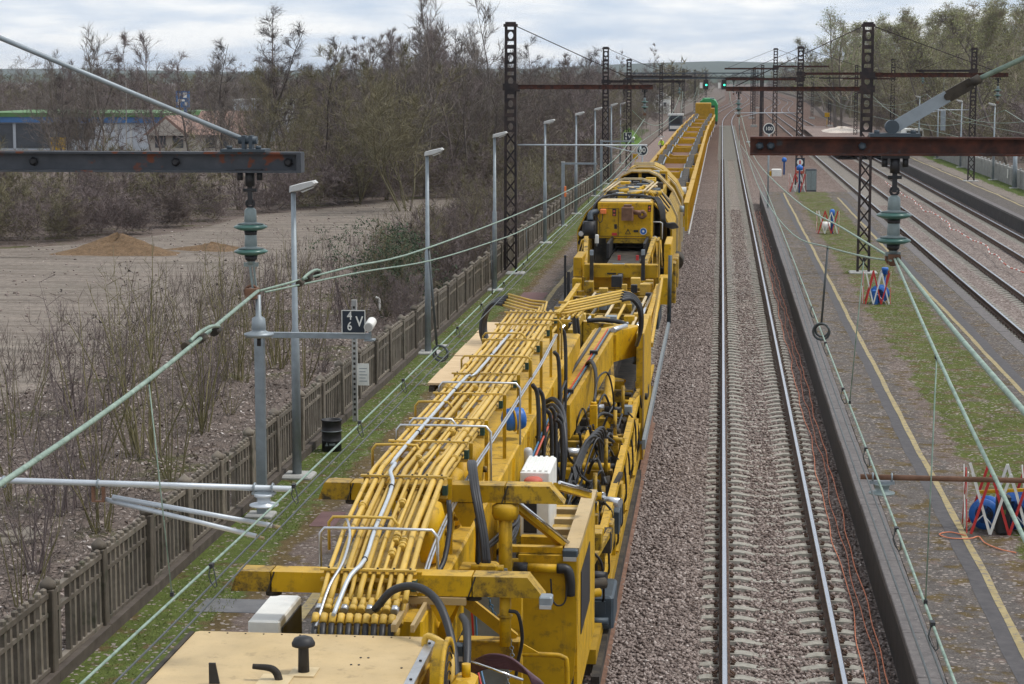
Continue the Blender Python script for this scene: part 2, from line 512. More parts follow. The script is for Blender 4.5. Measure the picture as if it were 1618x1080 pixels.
def gm(name, stops_x, noise_amp=0.5, nscale=1.2, extra=None, rough=0.92, bump=0.5, specks=False):
    """ground material: zones by X with ragged, noisy borders.  stops_x: (x, (dark, light))"""
    m, n, b = _new(name)
    g = n.nodes.new('ShaderNodeNewGeometry')
    s = n.nodes.new('ShaderNodeSeparateXYZ'); n.links.new(g.outputs['Position'], s.inputs[0])
    t = _noise(n, nscale, 6, 0.65)
    fine = _noise(n, 38.0, 4, 0.7)
    mid = _noise(n, 5.0, 6, 0.7)
    def zone(pair):
        a = _ramp(n, fine.outputs['Fac'], [(0.32, pair[0]), (0.68, pair[1])]).outputs[0]
        k = _ramp(n, mid.outputs['Fac'], [(0.3, (0.62,) * 3), (0.7, (1.25,) * 3)]).outputs[0]
        return _mix(n, 1.0, a, k, 'MULTIPLY')
    ma = n.nodes.new('ShaderNodeMath'); ma.operation = 'MULTIPLY_ADD'
    n.links.new(t.outputs['Fac'], ma.inputs[0]); ma.inputs[1].default_value = 2 * noise_amp
    n.links.new(s.outputs['X'], ma.inputs[2])
    c = zone(stops_x[0][1])
    for x, pair in stops_x[1:]:
        su = n.nodes.new('ShaderNodeMath'); su.operation = 'SUBTRACT'
        n.links.new(ma.outputs[0], su.inputs[0]); su.inputs[1].default_value = x + noise_amp
        f = _ramp(n, su.outputs[0], [(0.0, (0,)), (0.12, (1,))])
        c = _mix(n, f.outputs[0], c, zone(pair))
    if extra:
        for (sc_, lo, hi, col, det) in extra:
            t3 = _noise(n, sc_, det, 0.65)
            f = _ramp(n, t3.outputs['Fac'], [(lo, (0,)), (hi, (1,))])
            c = _mix(n, f.outputs[0], c, zone(col))
    if specks:
        vs_ = n.nodes.new('ShaderNodeTexVoronoi'); vs_.inputs['Scale'].default_value = 10.0
        n.links.new(g.outputs['Position'], vs_.inputs['Vector'])
        mk = _noise(n, 1.3, 5, 0.7)
        th_ = n.nodes.new('ShaderNodeMath'); th_.operation = 'MULTIPLY_ADD'; th_.inputs[1].default_value = 0.75; th_.inputs[2].default_value = -0.13
        n.links.new(mk.outputs['Fac'], th_.inputs[0])
        lt_ = n.nodes.new('ShaderNodeMath'); lt_.operation = 'LESS_THAN'
        n.links.new(vs_.outputs['Distance'], lt_.inputs[0]); n.links.new(th_.outputs[0], lt_.inputs[1])
        c = _mix(n, lt_.outputs[0], c, ((0.27, 0.235, 0.21)))
    n.links.new(c, b.inputs['Base Color'])
    b.inputs['Roughness'].default_value = rough
    b.inputs['Specular IOR Level'].default_value = 0.08
    _bump(n, b, fine.outputs['Fac'], bump, 0.03)
    MATS[name] = m

ASPH = ((0.064, 0.056, 0.051), (0.175, 0.156, 0.144))
GRAV = ((0.085, 0.064, 0.054), (0.205, 0.165, 0.145))
MOSS = ((0.045, 0.062, 0.014), (0.120, 0.135, 0.035))
MOSSB = ((0.070, 0.052, 0.024), (0.150, 0.110, 0.055))
GRASS = ((0.048, 0.072, 0.016), (0.125, 0.150, 0.045))
LITTER = ((0.085, 0.066, 0.056), (0.215, 0.175, 0.155))
DIRT = ((0.150, 0.124, 0.104), (0.255, 0.222, 0.192))
gm('platform_left_mat', [(-9, GRASS), (-6.55, MOSSB), (-6.25, GRAV), (-5.75, ASPH)], 0.45, 1.1,
   extra=[(1.9, 0.55, 0.63, MOSSB, 8), (4.0, 0.62, 0.68, GRAV, 7)], specks=True)
gm('platform_mid_mat', [(2, ASPH), (4.05, GRAV), (4.45, MOSS), (6.3, ASPH)], 0.55, 0.9,
   extra=[(2.2, 0.51, 0.60, MOSSB, 8), (3.1, 0.57, 0.63, GRAV, 8), (0.7, 0.60, 0.68, GRAV, 8)], specks=True)
gm('platform_right_mat', [(14, ASPH), (16.6, DIRT), (17.6, GRASS)], 0.6, 0.25)
gm('litter_mat', [(-9000, LITTER)], extra=[(0.35, 0.55, 0.66, ((0.05, 0.055, 0.02), (0.12, 0.115, 0.05)), 6), (1.2, 0.58, 0.70, ((0.07, 0.05, 0.038), (0.14, 0.105, 0.085)), 6)])
gm('dirt_mat', [(-9000, DIRT)], extra=[(0.22, 0.46, 0.62, ((0.165, 0.14, 0.118), (0.25, 0.22, 0.188)), 7), (0.9, 0.60, 0.72, ((0.12, 0.10, 0.09), (0.20, 0.17, 0.15)), 8)], bump=0.35)
m = MATS['dirt_mat']; n = m.node_tree; b = n.nodes['Principled BSDF']
rut = _noise(n, 1.0, 6, 0.6, vec_scale=(0.16, 1.5, 1)); rr_ = _ramp(n, rut.outputs['Fac'], [(0.40, (0.78, 0.77, 0.76)), (0.52, (1.0, 1.0, 1.0)), (0.66, (1.16, 1.15, 1.14))])
src = b.inputs['Base Color'].links[0].from_socket
n.links.new(_mix(n, 1.0, src, rr_.outputs[0], 'MULTIPLY'), b.inputs['Base Color'])
gm('path_mat', [(-9000, ((0.17, 0.125, 0.11), (0.30, 0.235, 0.21)))])
gm('mound_mat', [(-9000, ((0.105, 0.068, 0.040), (0.215, 0.145, 0.09)))])
gm('chalk_mat', [(-9000, ((0.50, 0.43, 0.37), (0.70, 0.63, 0.56)))])
gm('verge_mat', [(-9000, ((0.07, 0.13, 0.025), (0.13, 0.21, 0.05)))])
gm('hill_mat', [(-90000, ((0.028, 0.040, 0.022), (0.055, 0.070, 0.035)))], nscale=0.01)

# ballast: angular stones as cells of colour with relief
m, n, b = _new('ballast_mat')
g = n.nodes.new('ShaderNodeNewGeometry')
vo = n.nodes.new('ShaderNodeTexVoronoi'); vo.inputs['Scale'].default_value = 19.0
n.links.new(g.outputs['Position'], vo.inputs['Vector'])
sp = n.nodes.new('ShaderNodeSeparateXYZ'); n.links.new(vo.outputs['Color'], sp.inputs[0])
r_ = _ramp(n, sp.outputs['X'], [(0.0, (0.080, 0.061, 0.055)), (0.45, (0.178, 0.146, 0.131)), (0.8, (0.275, 0.236, 0.215)), (1.0, (0.42, 0.37, 0.345))])
dk = _ramp(n, vo.outputs['Distance'], [(0.25, (1, 1, 1)), (0.75, (0.62, 0.62, 0.62))])
big = _noise(n, 0.5, 5, 0.6)
bt = _ramp(n, big.outputs['Fac'], [(0.3, (0.85, 0.83, 0.82)), (0.7, (1.12, 1.10, 1.09))])
c_ = _mix(n, 1.0, r_.outputs[0], bt.outputs[0], 'MULTIPLY')
# older, rust-stained stone further along the line and on the far tracks
sy = n.nodes.new('ShaderNodeSeparateXYZ'); n.links.new(g.outputs['Position'], sy.inputs[0])
md = n.nodes.new('ShaderNodeMath'); md.operation = 'MULTIPLY_ADD'; md.inputs[1].default_value = 1 / 130.0; md.inputs[2].default_value = -0.75
n.links.new(sy.outputs['Y'], md.inputs[0])
rs_ = _ramp(n, md.outputs[0], [(0.0, (1, 1, 1)), (1.0, (0.62, 0.50, 0.44))])
c_ = _mix(n, 1.0, c_, rs_.outputs[0], 'MULTIPLY')
n.links.new(c_, b.inputs['Base Color']); b.inputs['Roughness'].default_value = 0.93; b.inputs['Specular IOR Level'].default_value = 0.08
_bump(n, b, dk.outputs[0], 0.9, 0.05)
MATS['ballast_mat'] = m
# individual stones: tint attribute
m, n, b = _new('stone_mat')
a_ = n.nodes.new('ShaderNodeAttribute'); a_.attribute_name = 'tint'
r_ = _ramp(n, a_.outputs['Fac'], [(0.0, (0.085, 0.064, 0.057)), (0.4, (0.215, 0.171, 0.153)), (0.8, (0.37, 0.309, 0.282)), (1.0, (0.56, 0.505, 0.47))])
t_ = _noise(n, 60, 3, 0.6)
k_ = _ramp(n, t_.outputs['Fac'], [(0.3, (0.82,) * 3), (0.7, (1.15,) * 3)])
n.links.new(_mix(n, 1.0, r_.outputs[0], k_.outputs[0], 'MULTIPLY'), b.inputs['Base Color'])
b.inputs['Roughness'].default_value = 0.9; b.inputs['Specular IOR Level'].default_value = 0.15
MATS['stone_mat'] = m
# dead leaves lying on the soil
m, n, b = _new('leaf_litter_mat')
a_ = n.nodes.new('ShaderNodeAttribute'); a_.attribute_name = 'tint'
r_ = _ramp(n, a_.outputs['Fac'], [(0.0, (0.060, 0.042, 0.032)), (0.5, (0.20, 0.155, 0.13)), (0.85, (0.38, 0.33, 0.30)), (1.0, (0.58, 0.54, 0.52))])
n.links.new(r_.outputs[0], b.inputs['Base Color']); b.inputs['Roughness'].default_value = 0.85
MATS['leaf_litter_mat'] = m
two('line_yellow', (0.25, 0.195, 0.09), (0.34, 0.275, 0.135), 6.0, 0.35, 0.65, 0.85, bump=0.1, third=(0.15, 0.13, 0.115), tscale=9, tlo=0.54, thi=0.64)
two('tar_strip', (0.050, 0.047, 0.050), (0.085, 0.078, 0.080), 6.0, 0.3, 0.7, 0.9, bump=0.2)

# ------------------------------------------------------------------ terrain sheet to the horizon
def ground_h(x, y):
    if x < -7.95: base = 0.10
    elif x < -7.0: base = -0.45
    elif x < 19.2: base = -0.45
    else: base = 0.25
    if x < -40: base += 0.0
    return base
xs = [-6000, -2500, -900, -400, -200, -120, -80, -60, -45, -35, -28, -22, -18, -15, -12, -10, -8.9, -7.96, -7.94, 19.0, 19.3, 24, 30, 45, 70, 120, 250, 600, 1500, 5000]
ys = [-60, -10, 5, 15, 25, 35, 45, 55, 65, 80, 95, 110, 130, 160, 200, 260, 330, 420, 550, 800, 1300, 2200, 4500, 9000]
tv = []; tf = []
for j, y in enumerate(ys):
    for i, x in enumerate(xs):
        sh = shiftL(y) if abs(x) < 60 else 0
        zz = ground_h(x, y) + (0.04 * math.sin(x * 0.7 + y * 0.31) * math.sin(y * 0.23) if 30 < x < 100 else 0)
        tv.append((x + sh, y, zz))
for j in range(len(ys) - 1):
    for i in range(len(xs) - 1):
        a = j * len(xs) + i
        tf.append((a, a + 1, a + len(xs) + 1, a + len(xs)))
me = bpy.data.meshes.new('ground'); me.from_pydata(tv, [], tf); me.materials.append(MATS['litter_mat']); me.update()
tag(link('ground', me), kind='structure', label='brown leaf-strewn ground running out to the horizon')

# ballast bed (sheet following the tracks)
bv = []; bf = []
ybs = list(range(2, 130, 8)) + list(range(130, 330, 20)) + list(range(330, 1500, 15))
for j, y in enumerate(ybs):
    sl, sr = shiftL(y), shiftR(y)
    if y > 345: sr = max(sr, sl - 1.5)
    prof = [(-7.6, -0.42), (-5.0, -0.30), (XA - 1.3, -0.215), (XA + 1.35, -0.215), (-1.1, -0.225), (XB - 1.35, -0.215), (XB - 0.4, -0.235), (XB + 0.4, -0.235), (XB + 1.3, -0.215), (2.36, -0.26), (7.8, -0.30),
            (XC_ - 1.3, -0.215), (XC_ + 1.3, -0.215), (XD - 1.3, -0.215), (XD + 1.3, -0.215), (16.5, -0.30), (19.1, -0.40)]
    for i, (x, z) in enumerate(prof):
        t = 0 if x < 3 else (1 if x > 8.3 else 0.5)
        bv.append((x + sl * (1 - t) + sr * t, y, z))
npf = len(prof)
for j in range(len(ybs) - 1):
    for i in range(npf - 1):
        a = j * npf + i
        bf.append((a, a + 1, a + npf + 1, a + npf))
me = bpy.data.meshes.new('ballast_bed'); me.from_pydata(bv, [], bf); me.materials.append(MATS['ballast_mat']); me.update()
tag(link('ballast_bed', me), kind='structure', label='pinkish grey ballast bed carrying the four tracks')

# platforms -------------------------------------------------------------------
def platform(name, label, x0, x1, y0, y1, topmat, kerb_left=False, kerb_right=False):
    root = thing(name, label, None, (0, 0, 0), kind='structure')
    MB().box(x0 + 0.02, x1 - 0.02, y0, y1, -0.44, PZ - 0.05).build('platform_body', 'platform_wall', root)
    nx = 2
    mb = MB()
    yy = y0
    while yy < y1 - 0.01:                       # top in bays so the surface is not one dead-flat quad
        y2 = min(y1, yy + 6.0)
        mb.box(x0 + (0.34 if kerb_left else 0.02), x1 - (0.34 if kerb_right else 0.02), yy, y2 - 0.004, PZ - 0.05, PZ)
        yy = y2
    mb.build('platform_surface', topmat, root)
    for on, xa, xb in ((kerb_left, x0, x0 + 0.335), (kerb_right, x1 - 0.335, x1)):
        if not on: continue
        yy = y0; i = 0
        meshes = None
        while yy < y1 - 0.5:                    # coping stones, each its own piece
            if meshes is None:
                meshes = MB().cbox(xa, xb, 0.006, 1.994, PZ - 0.10, PZ + 0.004, 0.012).mesh('coping_stone', ['platform_kerb'])
            if yy > 20 and yy < 110:
                o = link('coping_stone', meshes, root); o.location = (random.uniform(-.006, .006), yy, random.uniform(-.004, .003))
            else:
                o = link('coping_stone', meshes, root); o.location = (0, yy, 0)
            yy += 2.0
    return root
two('platform_kerb', (0.075, 0.068, 0.068), (0.155, 0.140, 0.135), 9.0, 0.3, 0.7, 0.9, bump=0.3, third=(0.30, 0.27, 0.25), tscale=26, tlo=0.66, thi=0.72)
platform('platform_left', 'station platform with mossy back edge beside the yellow work train', -7.62, -4.72, 4, 142, 'platform_left_mat', kerb_right=True)
platform('platform_middle', 'island platform with grass strip down its middle between the tracks', 2.37, 8.02, 4, 128, 'platform_mid_mat', kerb_left=True, kerb_right=True)
platform('platform_right', 'long far platform with grey surface in front of the concrete panel fence', 14.88, 18.75, 50, 235, 'platform_right_mat', kerb_left=True)

def painted_line(name, label, x, hw, y0, y1, mat, z, amp=0.05, step=0.8):
    vs = []; fs = []
    y = y0; k = 0
    while y < y1:
        dx = amp * math.sin(y * 0.33 + x) + amp * 0.6 * math.sin(y * 0.91)
        a = hw * (1 + 0.12 * math.sin(y * 2.3)); c = hw * (1 + 0.12 * math.cos(y * 1.7))
        vs += [(x + dx - a, y, z), (x + dx + c, y, z)]
        if k: fs.append((2 * k - 2, 2 * k - 1, 2 * k + 1, 2 * k))
        k += 1; y += step
    me = bpy.data.meshes.new(name); me.from_pydata(vs, [], fs); me.materials.append(MATS[mat]); me.update()
    return tag(link(name, me), kind='structure', label=label)
painted_line('tar_strip', 'dark tar strip beside the yellow line of the grassy island platform', 3.635, 0.11, 6, 126, 'tar_strip', PZ + 0.004, 0.010)
painted_line('tar_strip', 'dark tar strip outside the far yellow line of the grassy island platform', 6.97, 0.13, 20, 122, 'tar_strip', PZ + 0.004, 0.010)
painted_line('yellow_line', 'worn yellow safety line along the bare track side of the grassy island platform', 3.79, 0.052, 6, 127, 'line_yellow', PZ + 0.008, 0.010)
painted_line('yellow_line', 'worn yellow safety line along the far side of the grass on the island platform', 6.78, 0.055, 6, 122, 'line_yellow', PZ + 0.008, 0.010)
painted_line('yellow_line', 'yellow safety line on the platform beside the work train', -5.40, 0.075, 6, 140, 'line_yellow', PZ + 0.008, 0.02)
painted_line('yellow_line', 'thin yellow safety line on the far platform by the panel fence', 16.40, 0.07, 55, 232, 'line_yellow', PZ + 0.008, 0.04)

# asphalt hatches in the near platform
def patch(name, label, x0, x1, y0, y1, z, mat):
    return tag(MB().box(x0, x1, y0, y1, z - 0.02, z).build(name, mat), kind='structure', label=label)
two('hatch_grey', (0.10, 0.10, 0.105), (0.15, 0.15, 0.155), 4, 0.3, 0.7, 0.85, bump=0.2)
two('hatch_red', (0.095, 0.045, 0.045), (0.14, 0.075, 0.07), 4, 0.3, 0.7, 0.85, bump=0.2)
p = at(368, 957, Z=PZ); patch('manhole_cover', 'grey flat cover plate in the gravel beside the fence grass', p.x - .45, p.x + .42, p.y - .35, p.y + .35, PZ + 0.006, 'hatch_grey')
p = at(518, 820, Z=PZ); patch('manhole_cover', 'small reddish cover plate beside the yellow machine', p.x - .2, p.x + .2, p.y - .55, p.y + .55, PZ + 0.006, 'hatch_red')
p = at(850, 470, Z=PZ); patch('manhole_cover', 'reddish paved patch across the platform beside the yellow line', p.x - .6, p.x + .2, p.y - 1.2, p.y + 1.6, PZ + 0.003, 'hatch_red')

# dirt lot on the left, mound, chalk heap, verge
def sheet(name, label, pts, z, mat, kind='structure', sub=0):
    me = bpy.data.meshes.new(name)
    n_ = len(pts)
    c = (sum(p[0] for p in pts) / n_, sum(p[1] for p in pts) / n_)
    vs = [(c[0], c[1], z)] + [(p[0], p[1], z) for p in pts]
    me.from_pydata(vs, [], [(0, i + 1, (i + 1) % n_ + 1) for i in range(n_)])
    me.materials.append(MATS[mat]); me.update()
    return tag(link(name, me), kind=kind, label=label)
LOT = [(-75, 42), (-30, 38), (-20.5, 40), (-17.2, 44), (-16.0, 50), (-16.4, 56), (-15.2, 63), (-16.2, 70), (-15.0, 78), (-13.5, 86), (-12.0, 97), (-11.2, 112), (-11.0, 124), (-14, 127), (-18.8, 124), (-22, 116), (-25, 109),
       (-25.5, 100), (-27, 93), (-30, 88), (-36, 84), (-50, 82), (-80, 80)]
sheet('dirt_lot', 'bare tan dirt lot with tyre tracks behind the shrubs', smooth([(x, y, 0) for x, y in LOT] + [(LOT[0][0], LOT[0][1], 0)], 4)[:-1], 0.106, 'dirt_mat')
def heap(name, label, cat, c, rx, ry, h, mat, seed, n=26, m=10, kind=None):
    rr = random.Random(seed); vs = []; fs = []
    for j in range(m + 1):
        t = j / m
        for i in range(n):
            a = 2 * math.pi * i / n
            w = 1 + 0.16 * math.sin(a * 3 + seed) + 0.08 * math.sin(a * 7 + seed * 2)
            vs.append((c[0] + rx * t * w * math.cos(a), c[1] + ry * t * w * math.sin(a),
                       c[2] + h * (1 - sstep(t)) * (1 + 0.25 * math.sin(a * 2 + seed)) + rr.uniform(-0.13, 0.13) * h * (1 - t)))
    for j in range(m):
        for i in range(n):
            k = (i + 1) % n
            fs.append((j * n + i, j * n + k, (j + 1) * n + k, (j + 1) * n + i))
    me = bpy.data.meshes.new(name); me.from_pydata(vs, [], fs); me.materials.append(MATS[mat])
    me.polygons.foreach_set('use_smooth', [True] * len(fs)); me.update()
    return tag(link(name, me), label, cat, kind=kind)
heap('earth_mound', 'orange brown mound of earth at the back of the dirt lot', 'mound', (-25.4, 85.5, 0.08), 3.0, 2.1, 0.66, 'mound_mat', 3)
heap('earth_mound', 'low brown spoil ridge trailing off beside the taller orange mound', 'mound', (-21.9, 87.5, 0.08), 2.2, 1.2, 0.28, 'mound_mat', 5)
p = at(1330, 214, Z=0.3); heap('chalk_heap', 'pale heap of chalky gravel beyond the right hand tracks', 'heap', (p.x + 1, p.y + 20, 0.2), 3.6, 10, 0.6, 'chalk_mat', 8)
p = at(1395, 232, Z=0.3); sheet('gravel_yard', 'pale gravel yard beside the far platform end', [(p.x - 6, p.y - 20), (p.x + 8, p.y - 20), (p.x + 16, p.y + 90), (p.x - 5, p.y + 90)], 0.3, 'path_mat')
# service path left of the train, far away
pts = [(-7.5, 140), (-4.6, 140), (-4.6, 330), (-7.0, 330), (-9.0, 240), (-9.3, 180)]
sheet('service_path', 'pinkish gravel service path alongside the far wagons', pts, -0.05, 'path_mat')
heap('green_verge', 'bright green grassy bank beside the service path', 'grass bank', (-10.6, 238, -0.3), 1.9, 34, 1.5, 'verge_mat', 2, kind='structure')

# ------------------------------------------------------------------ tracks
RAILP = [(-0.075, -0.172), (0.075, -0.172), (0.075, -0.160), (0.012, -0.145), (0.012, -0.045), (0.034, -0.036), (0.036, -0.008), (0.028, 0.0), (-0.028, 0.0), (-0.036, -0.008), (-0.034, -0.036), (-0.012, -0.045), (-0.012, -0.145), (-0.075, -0.160)]
def rail(parent, xc, off, ys, shf):
    vs = []; fs = []; mi = []
    n_ = len(RAILP)
    for j, y in enumerate(ys):
        for x, z in RAILP:
            vs.append((xc + off + x + shf(y), y, z))
    for j in range(len(ys) - 1):
        for i in range(n_):
            k = (i + 1) % n_
            fs.append((j * n_ + i, j * n_ + k, (j + 1) * n_ + k, (j + 1) * n_ + i))
            mi.append(1 if i in (6, 7, 8) else 0)
    fs.append(tuple(range(n_ - 1, -1, -1))); mi.append(0)
    me = bpy.data.meshes.new('rail'); me.from_pydata(vs, [], fs)
    me.materials.append(MATS['rail_rust']); me.materials.append(MATS['rail_head'])
    me.polygons.foreach_set('material_index', mi); me.update()
    return link('rail', me, parent)

def sleeper_mesh(seed):
    rr = random.Random(seed)
    st = [(-1.12, -0.245, 0.07), (-1.07, -0.195, 0.085), (-0.95, -0.178, 0.100), (-0.50, -0.178, 0.098), (-0.22, -0.228, 0.080), (0.22, -0.228, 0.080), (0.50, -0.178, 0.098), (0.95, -0.178, 0.100), (1.07, -0.195, 0.085), (1.12, -0.245, 0.07)]
    mb = MB(); vs = []; fs = []
    for x, z, hw in st:
        z += rr.uniform(-0.003, 0.003)
        vs += [(x, -hw - 0.03, -0.33), (x, -hw, z), (x, hw, z), (x, hw + 0.03, -0.33)]
    for i in range(len(st) - 1):
        a = 4 * i; c = a + 4
        fs += [(a, c, c + 1, a + 1), (a + 1, c + 1, c + 2, a + 2), (a + 2, c + 2, c + 3, a + 3)]
    fs += [(0, 1, 2, 3), (39, 38, 37, 36)]
    mb.add(vs, fs)
    mb.mat(1)
    for sx in (-GA, GA):                      # rail fastenings: pad and spring clips each side
        mb.box(sx - 0.14, sx - 0.085, -0.05, 0.05, -0.178, -0.155)
        mb.box(sx + 0.085, sx + 0.14, -0.05, 0.05, -0.178, -0.155)
        for s in (-1, 1):
            mb.tube([(sx + s * 0.15, -0.05, -0.145), (sx + s * 0.10, -0.03, -0.115), (sx + s * 0.085, 0.03, -0.118), (sx + s * 0.15, 0.05, -0.145)], 0.011, 4)
    return mb.mesh('sleeper', ['sleeper', 'rail_rust'])
SLM = [sleeper_mesh(s) for s in range(5)]
def track(name, label, xc, ys, shf, s0, s1, nparts):
    root = thing(name, label, None, kind='structure')
    for s in (-GA, GA):
        rail(root, xc, s, ys, shf)
    y = s0; k = 0; rest = MB()
    while y < s1:
        if k < nparts:
            o = link('sleeper', SLM[k % 5], root)
            o.location = (xc + shf(y) + random.uniform(-.012, .012), y, random.uniform(-.006, .004)); o.rotation_euler = (0, 0, random.uniform(-.008, .008))
        else:
            rest.box(xc + shf(y) - 1.2, xc + shf(y) + 1.2, y - .11, y + .11, -.30, -.207)
        y += 0.6; k += 1
    if rest.v:
        tag(rest.build('sleeper_run', 'sleeper', root), kind='stuff')
    return root
YF = [2, 60, 150, 250, 330] + list(range(345, 1500, 12))
track('track_beside_train', 'open track with bright polished rails on concrete sleepers beside the work train', XB, YF, shiftL, 20.2, 330, 290)
track('track_under_train', 'track that the yellow work train stands on', XA, YF, shiftL, 18.1, 340, 120)
YR = [2, 60, 150, 250, 330, 420] + list(range(435, 1500, 12))
track('track_behind_island', 'dark railed track running along the far side of the island platform', XC_, YR, shiftR, 55, 260, 120)
track('track_at_far_platform', 'track along the long far platform edge', XD, YR, shiftR, 95, 260, 60)
# an old rail lying loose in the ballast next to the train
r0 = thing('loose_rail', 'rusty brown old rail lying in the ballast right beside the yellow machine', 'rail')
vs = MB()
for i in range(len(RAILP)):
    pass
vs.prism([(x - 1.47, z - 0.03) for x, z in RAILP], 19, 46, 'y')
o = vs.build('rail_length', 'old_rail', r0)

# orange cables in the ballast along the island platform wall
for k, (x0, a, label) in enumerate([(2.22, 0.03, 'bright orange cable lying closest to the island platform wall'), (2.10, 0.05, 'orange cable snaking beside the brighter one in the ballast'), (1.96, 0.05, 'thin orange cable lying closest to the sleeper ends')]):
    pts = []
    y = 14.0
    while y < 120:
        pts.append((x0 + a * math.sin(y * 0.7 + k) * math.sin(y * 0.23 + k * 2) + 0.012 * math.sin(y * 2.1 + k), y, -0.175 + 0.010 * math.sin(y * 3 + k)))
        y += 0.45
    tag(MB().tube(pts, 0.011 if k == 0 else 0.008, 5).build('orange_cable', 'orange_cable'), label, 'cable', 'orange cables along the platform wall')

# ------------------------------------------------------------------ loose stones over the bed near the camera
def stones(name, label, N, xr, yr, zf, smin, smax, mat, keep=None, pw=1.0):
    x = RNG.uniform(xr[0], xr[1], N)
    u = RNG.uniform(0, 1, N) ** pw
    y = yr[0] + (yr[1] - yr[0]) * u
    if keep is not None:
        k = keep(x, y); x = x[k]; y = y[k]; N = len(x)
    z = zf(x, y) + RNG.uniform(-0.012, 0.022, N)
    base = np.array([(1, 0, 0), (-1, 0, 0), (0, 1, 0), (0, -1, 0), (0, 0, 1), (0, 0, -1)], float)
    s = RNG.uniform(smin, smax, (N, 1, 1))
    v = base[None] * s * RNG.uniform(0.55, 1.15, (N, 6, 1)) + RNG.normal(0, 1, (N, 6, 3)) * s * 0.22
    q = RNG.normal(0, 1, (N, 4)); q /= np.linalg.norm(q, axis=1, keepdims=True)
    w_, xq, yq, zq = q.T
    M = np.stack([1 - 2 * (yq * yq + zq * zq), 2 * (xq * yq - zq * w_), 2 * (xq * zq + yq * w_), 2 * (xq * yq + zq * w_), 1 - 2 * (xq * xq + zq * zq), 2 * (yq * zq - xq * w_),
                  2 * (xq * zq - yq * w_), 2 * (yq * zq + xq * w_), 1 - 2 * (xq * xq + yq * yq)], 1).reshape(N, 3, 3)
    v = np.einsum('nij,nkj->nki', M, v)
    v[:, :, 2] *= 0.8
    v += np.stack([x, y, z], 1)[:, None, :]
    fb = np.array([(0, 2, 4), (2, 1, 4), (1, 3, 4), (3, 0, 4), (2, 0, 5), (1, 2, 5), (3, 1, 5), (0, 3, 5)])
    f = (fb[None] + (np.arange(N) * 6)[:, None, None]).reshape(-1)
    t = np.repeat(RNG.beta(2.0, 2.2, N), 6)
    me = npmesh(name, v.reshape(-1, 3), f, 3, [mat], {'tint': t})
    return tag(link(name, me), label, kind='stuff')
def bed_z(x, y):
    xr = np.abs(x - XB)
    return np.where(xr < 1.35, -0.232 + 0.012 * np.clip(xr - 0.4, 0, 1), np.where(x > 2.2, -0.25, -0.222))
def keep_b(x, y):
    fr = np.abs((y - 20.2 + 0.3) % 0.6 - 0.3)
    xr = np.abs(x - XB)
    on = (fr < 0.09) & (xr < 1.10)
    mid = on & (xr < 0.34)
    rails = np.abs(xr - GA) < 0.09
    pr = RNG.uniform(0, 1, len(x))
    kill = (on & ~mid & (pr < 0.93)) | (mid & (pr < 0.42)) | rails | (on & (xr > 0.5) & (xr < 1.02))
    return ~kill
stones('ballast', 'loose pinkish grey ballast stones around the open track', 120000, (-1.75, 2.34), (20.5, 122), bed_z, 0.024, 0.048, 'stone_mat', keep_b, 2.4)
# ------------------------------------------------------------------ concrete fence on the left
FX = -7.72
def left_fence():
    root = thing('concrete_fence', 'weathered brown concrete picket fence along the back of the platform', 'fence', (FX, 20, PZ))
    y0, y1, bay = 16.6, 150.0, 2.07
    post = MB()
    post.cbox(-0.085, 0.085, -0.085, 0.085, -0.35, 1.12, 0.012)
    post.lathe((0, 0, 1.12), [(0.085, 0), (0.10, 0.015), (0.10, 0.06), (0.075, 0.085), (0.02, 0.135)], 8)
    pm = post.mesh('post', ['concrete_fence'])
    sl = MB()
    sl.box(-0.030, 0.030, -0.036, 0.036, 0.20, 1.02)
    sl.cbox(-0.034, 0.034, -0.042, 0.042, 1.085, 1.15, 0.016)
    sm_ = sl.mesh('slat', ['concrete_fence'])
    rl = MB(); rl.box(-0.042, 0.042, 0.088, bay - 0.088, 1.02, 1.085)
    rm = rl.mesh('top_rail', ['concrete_fence'])
    r2 = MB(); r2.box(-0.034, 0.034, 0.088, bay - 0.088, 0.80, 0.85)
    r2m = r2.mesh('middle_rail', ['concrete_fence'])
    r3 = MB(); r3.box(-0.040, 0.040, 0.088, bay - 0.088, 0.15, 0.20)
    r3m = r3.mesh('bottom_rail', ['concrete_fence'])
    kb = MB(); kb.box(-0.10, 0.13, 0.003, bay - 0.003, -0.36, 0.14)
    kbm = kb.mesh('plinth', ['concrete_kerb'])
    rest = MB(); nsl = 0
    y = y0; i = 0
    while y < y1:
        jz = random.uniform(-0.018, 0.018); jr = random.uniform(-0.012, 0.012)
        o = link('post', pm, root); o.location = (0, y - 20, jz); o.rotation_euler = (random.uniform(-.012, .012), random.uniform(-.02, .02), 0)
        for nm, mm in (('top_rail', rm), ('middle_rail', r2m), ('bottom_rail', r3m)):
            o = link(nm, mm, root); o.location = (0, y - 20, jz); o.rotation_euler = (jr, 0, 0)
        o = link('plinth', kbm, root); o.location = (0, y - 20, random.uniform(-.01, .006))
        ns = 10
        for k in range(ns):
            yy = (k + 0.7) * bay / (ns + 0.4)
            if random.random() < 0.012: continue
            if nsl < 300 and y > 20:
                o = link('slat', sm_, root); o.location = (random.uniform(-.004, .004), y - 20 + yy, jz + jr * yy + random.uniform(-.004, .004)); nsl += 1
                o.rotation_euler = (random.uniform(-.012, .012), 0, 0)
            else:
                q = y - 20 + yy
                rest.box(-0.030, 0.030, q - 0.036, q + 0.036, 0.20, 1.02)
                rest.box(-0.034, 0.034, q - 0.042, q + 0.042, 1.085, 1.14)
        y += bay; i += 1
    tag(rest.build('slat_run', 'concrete_fence', root), kind='stuff')
    return root
left_fence()

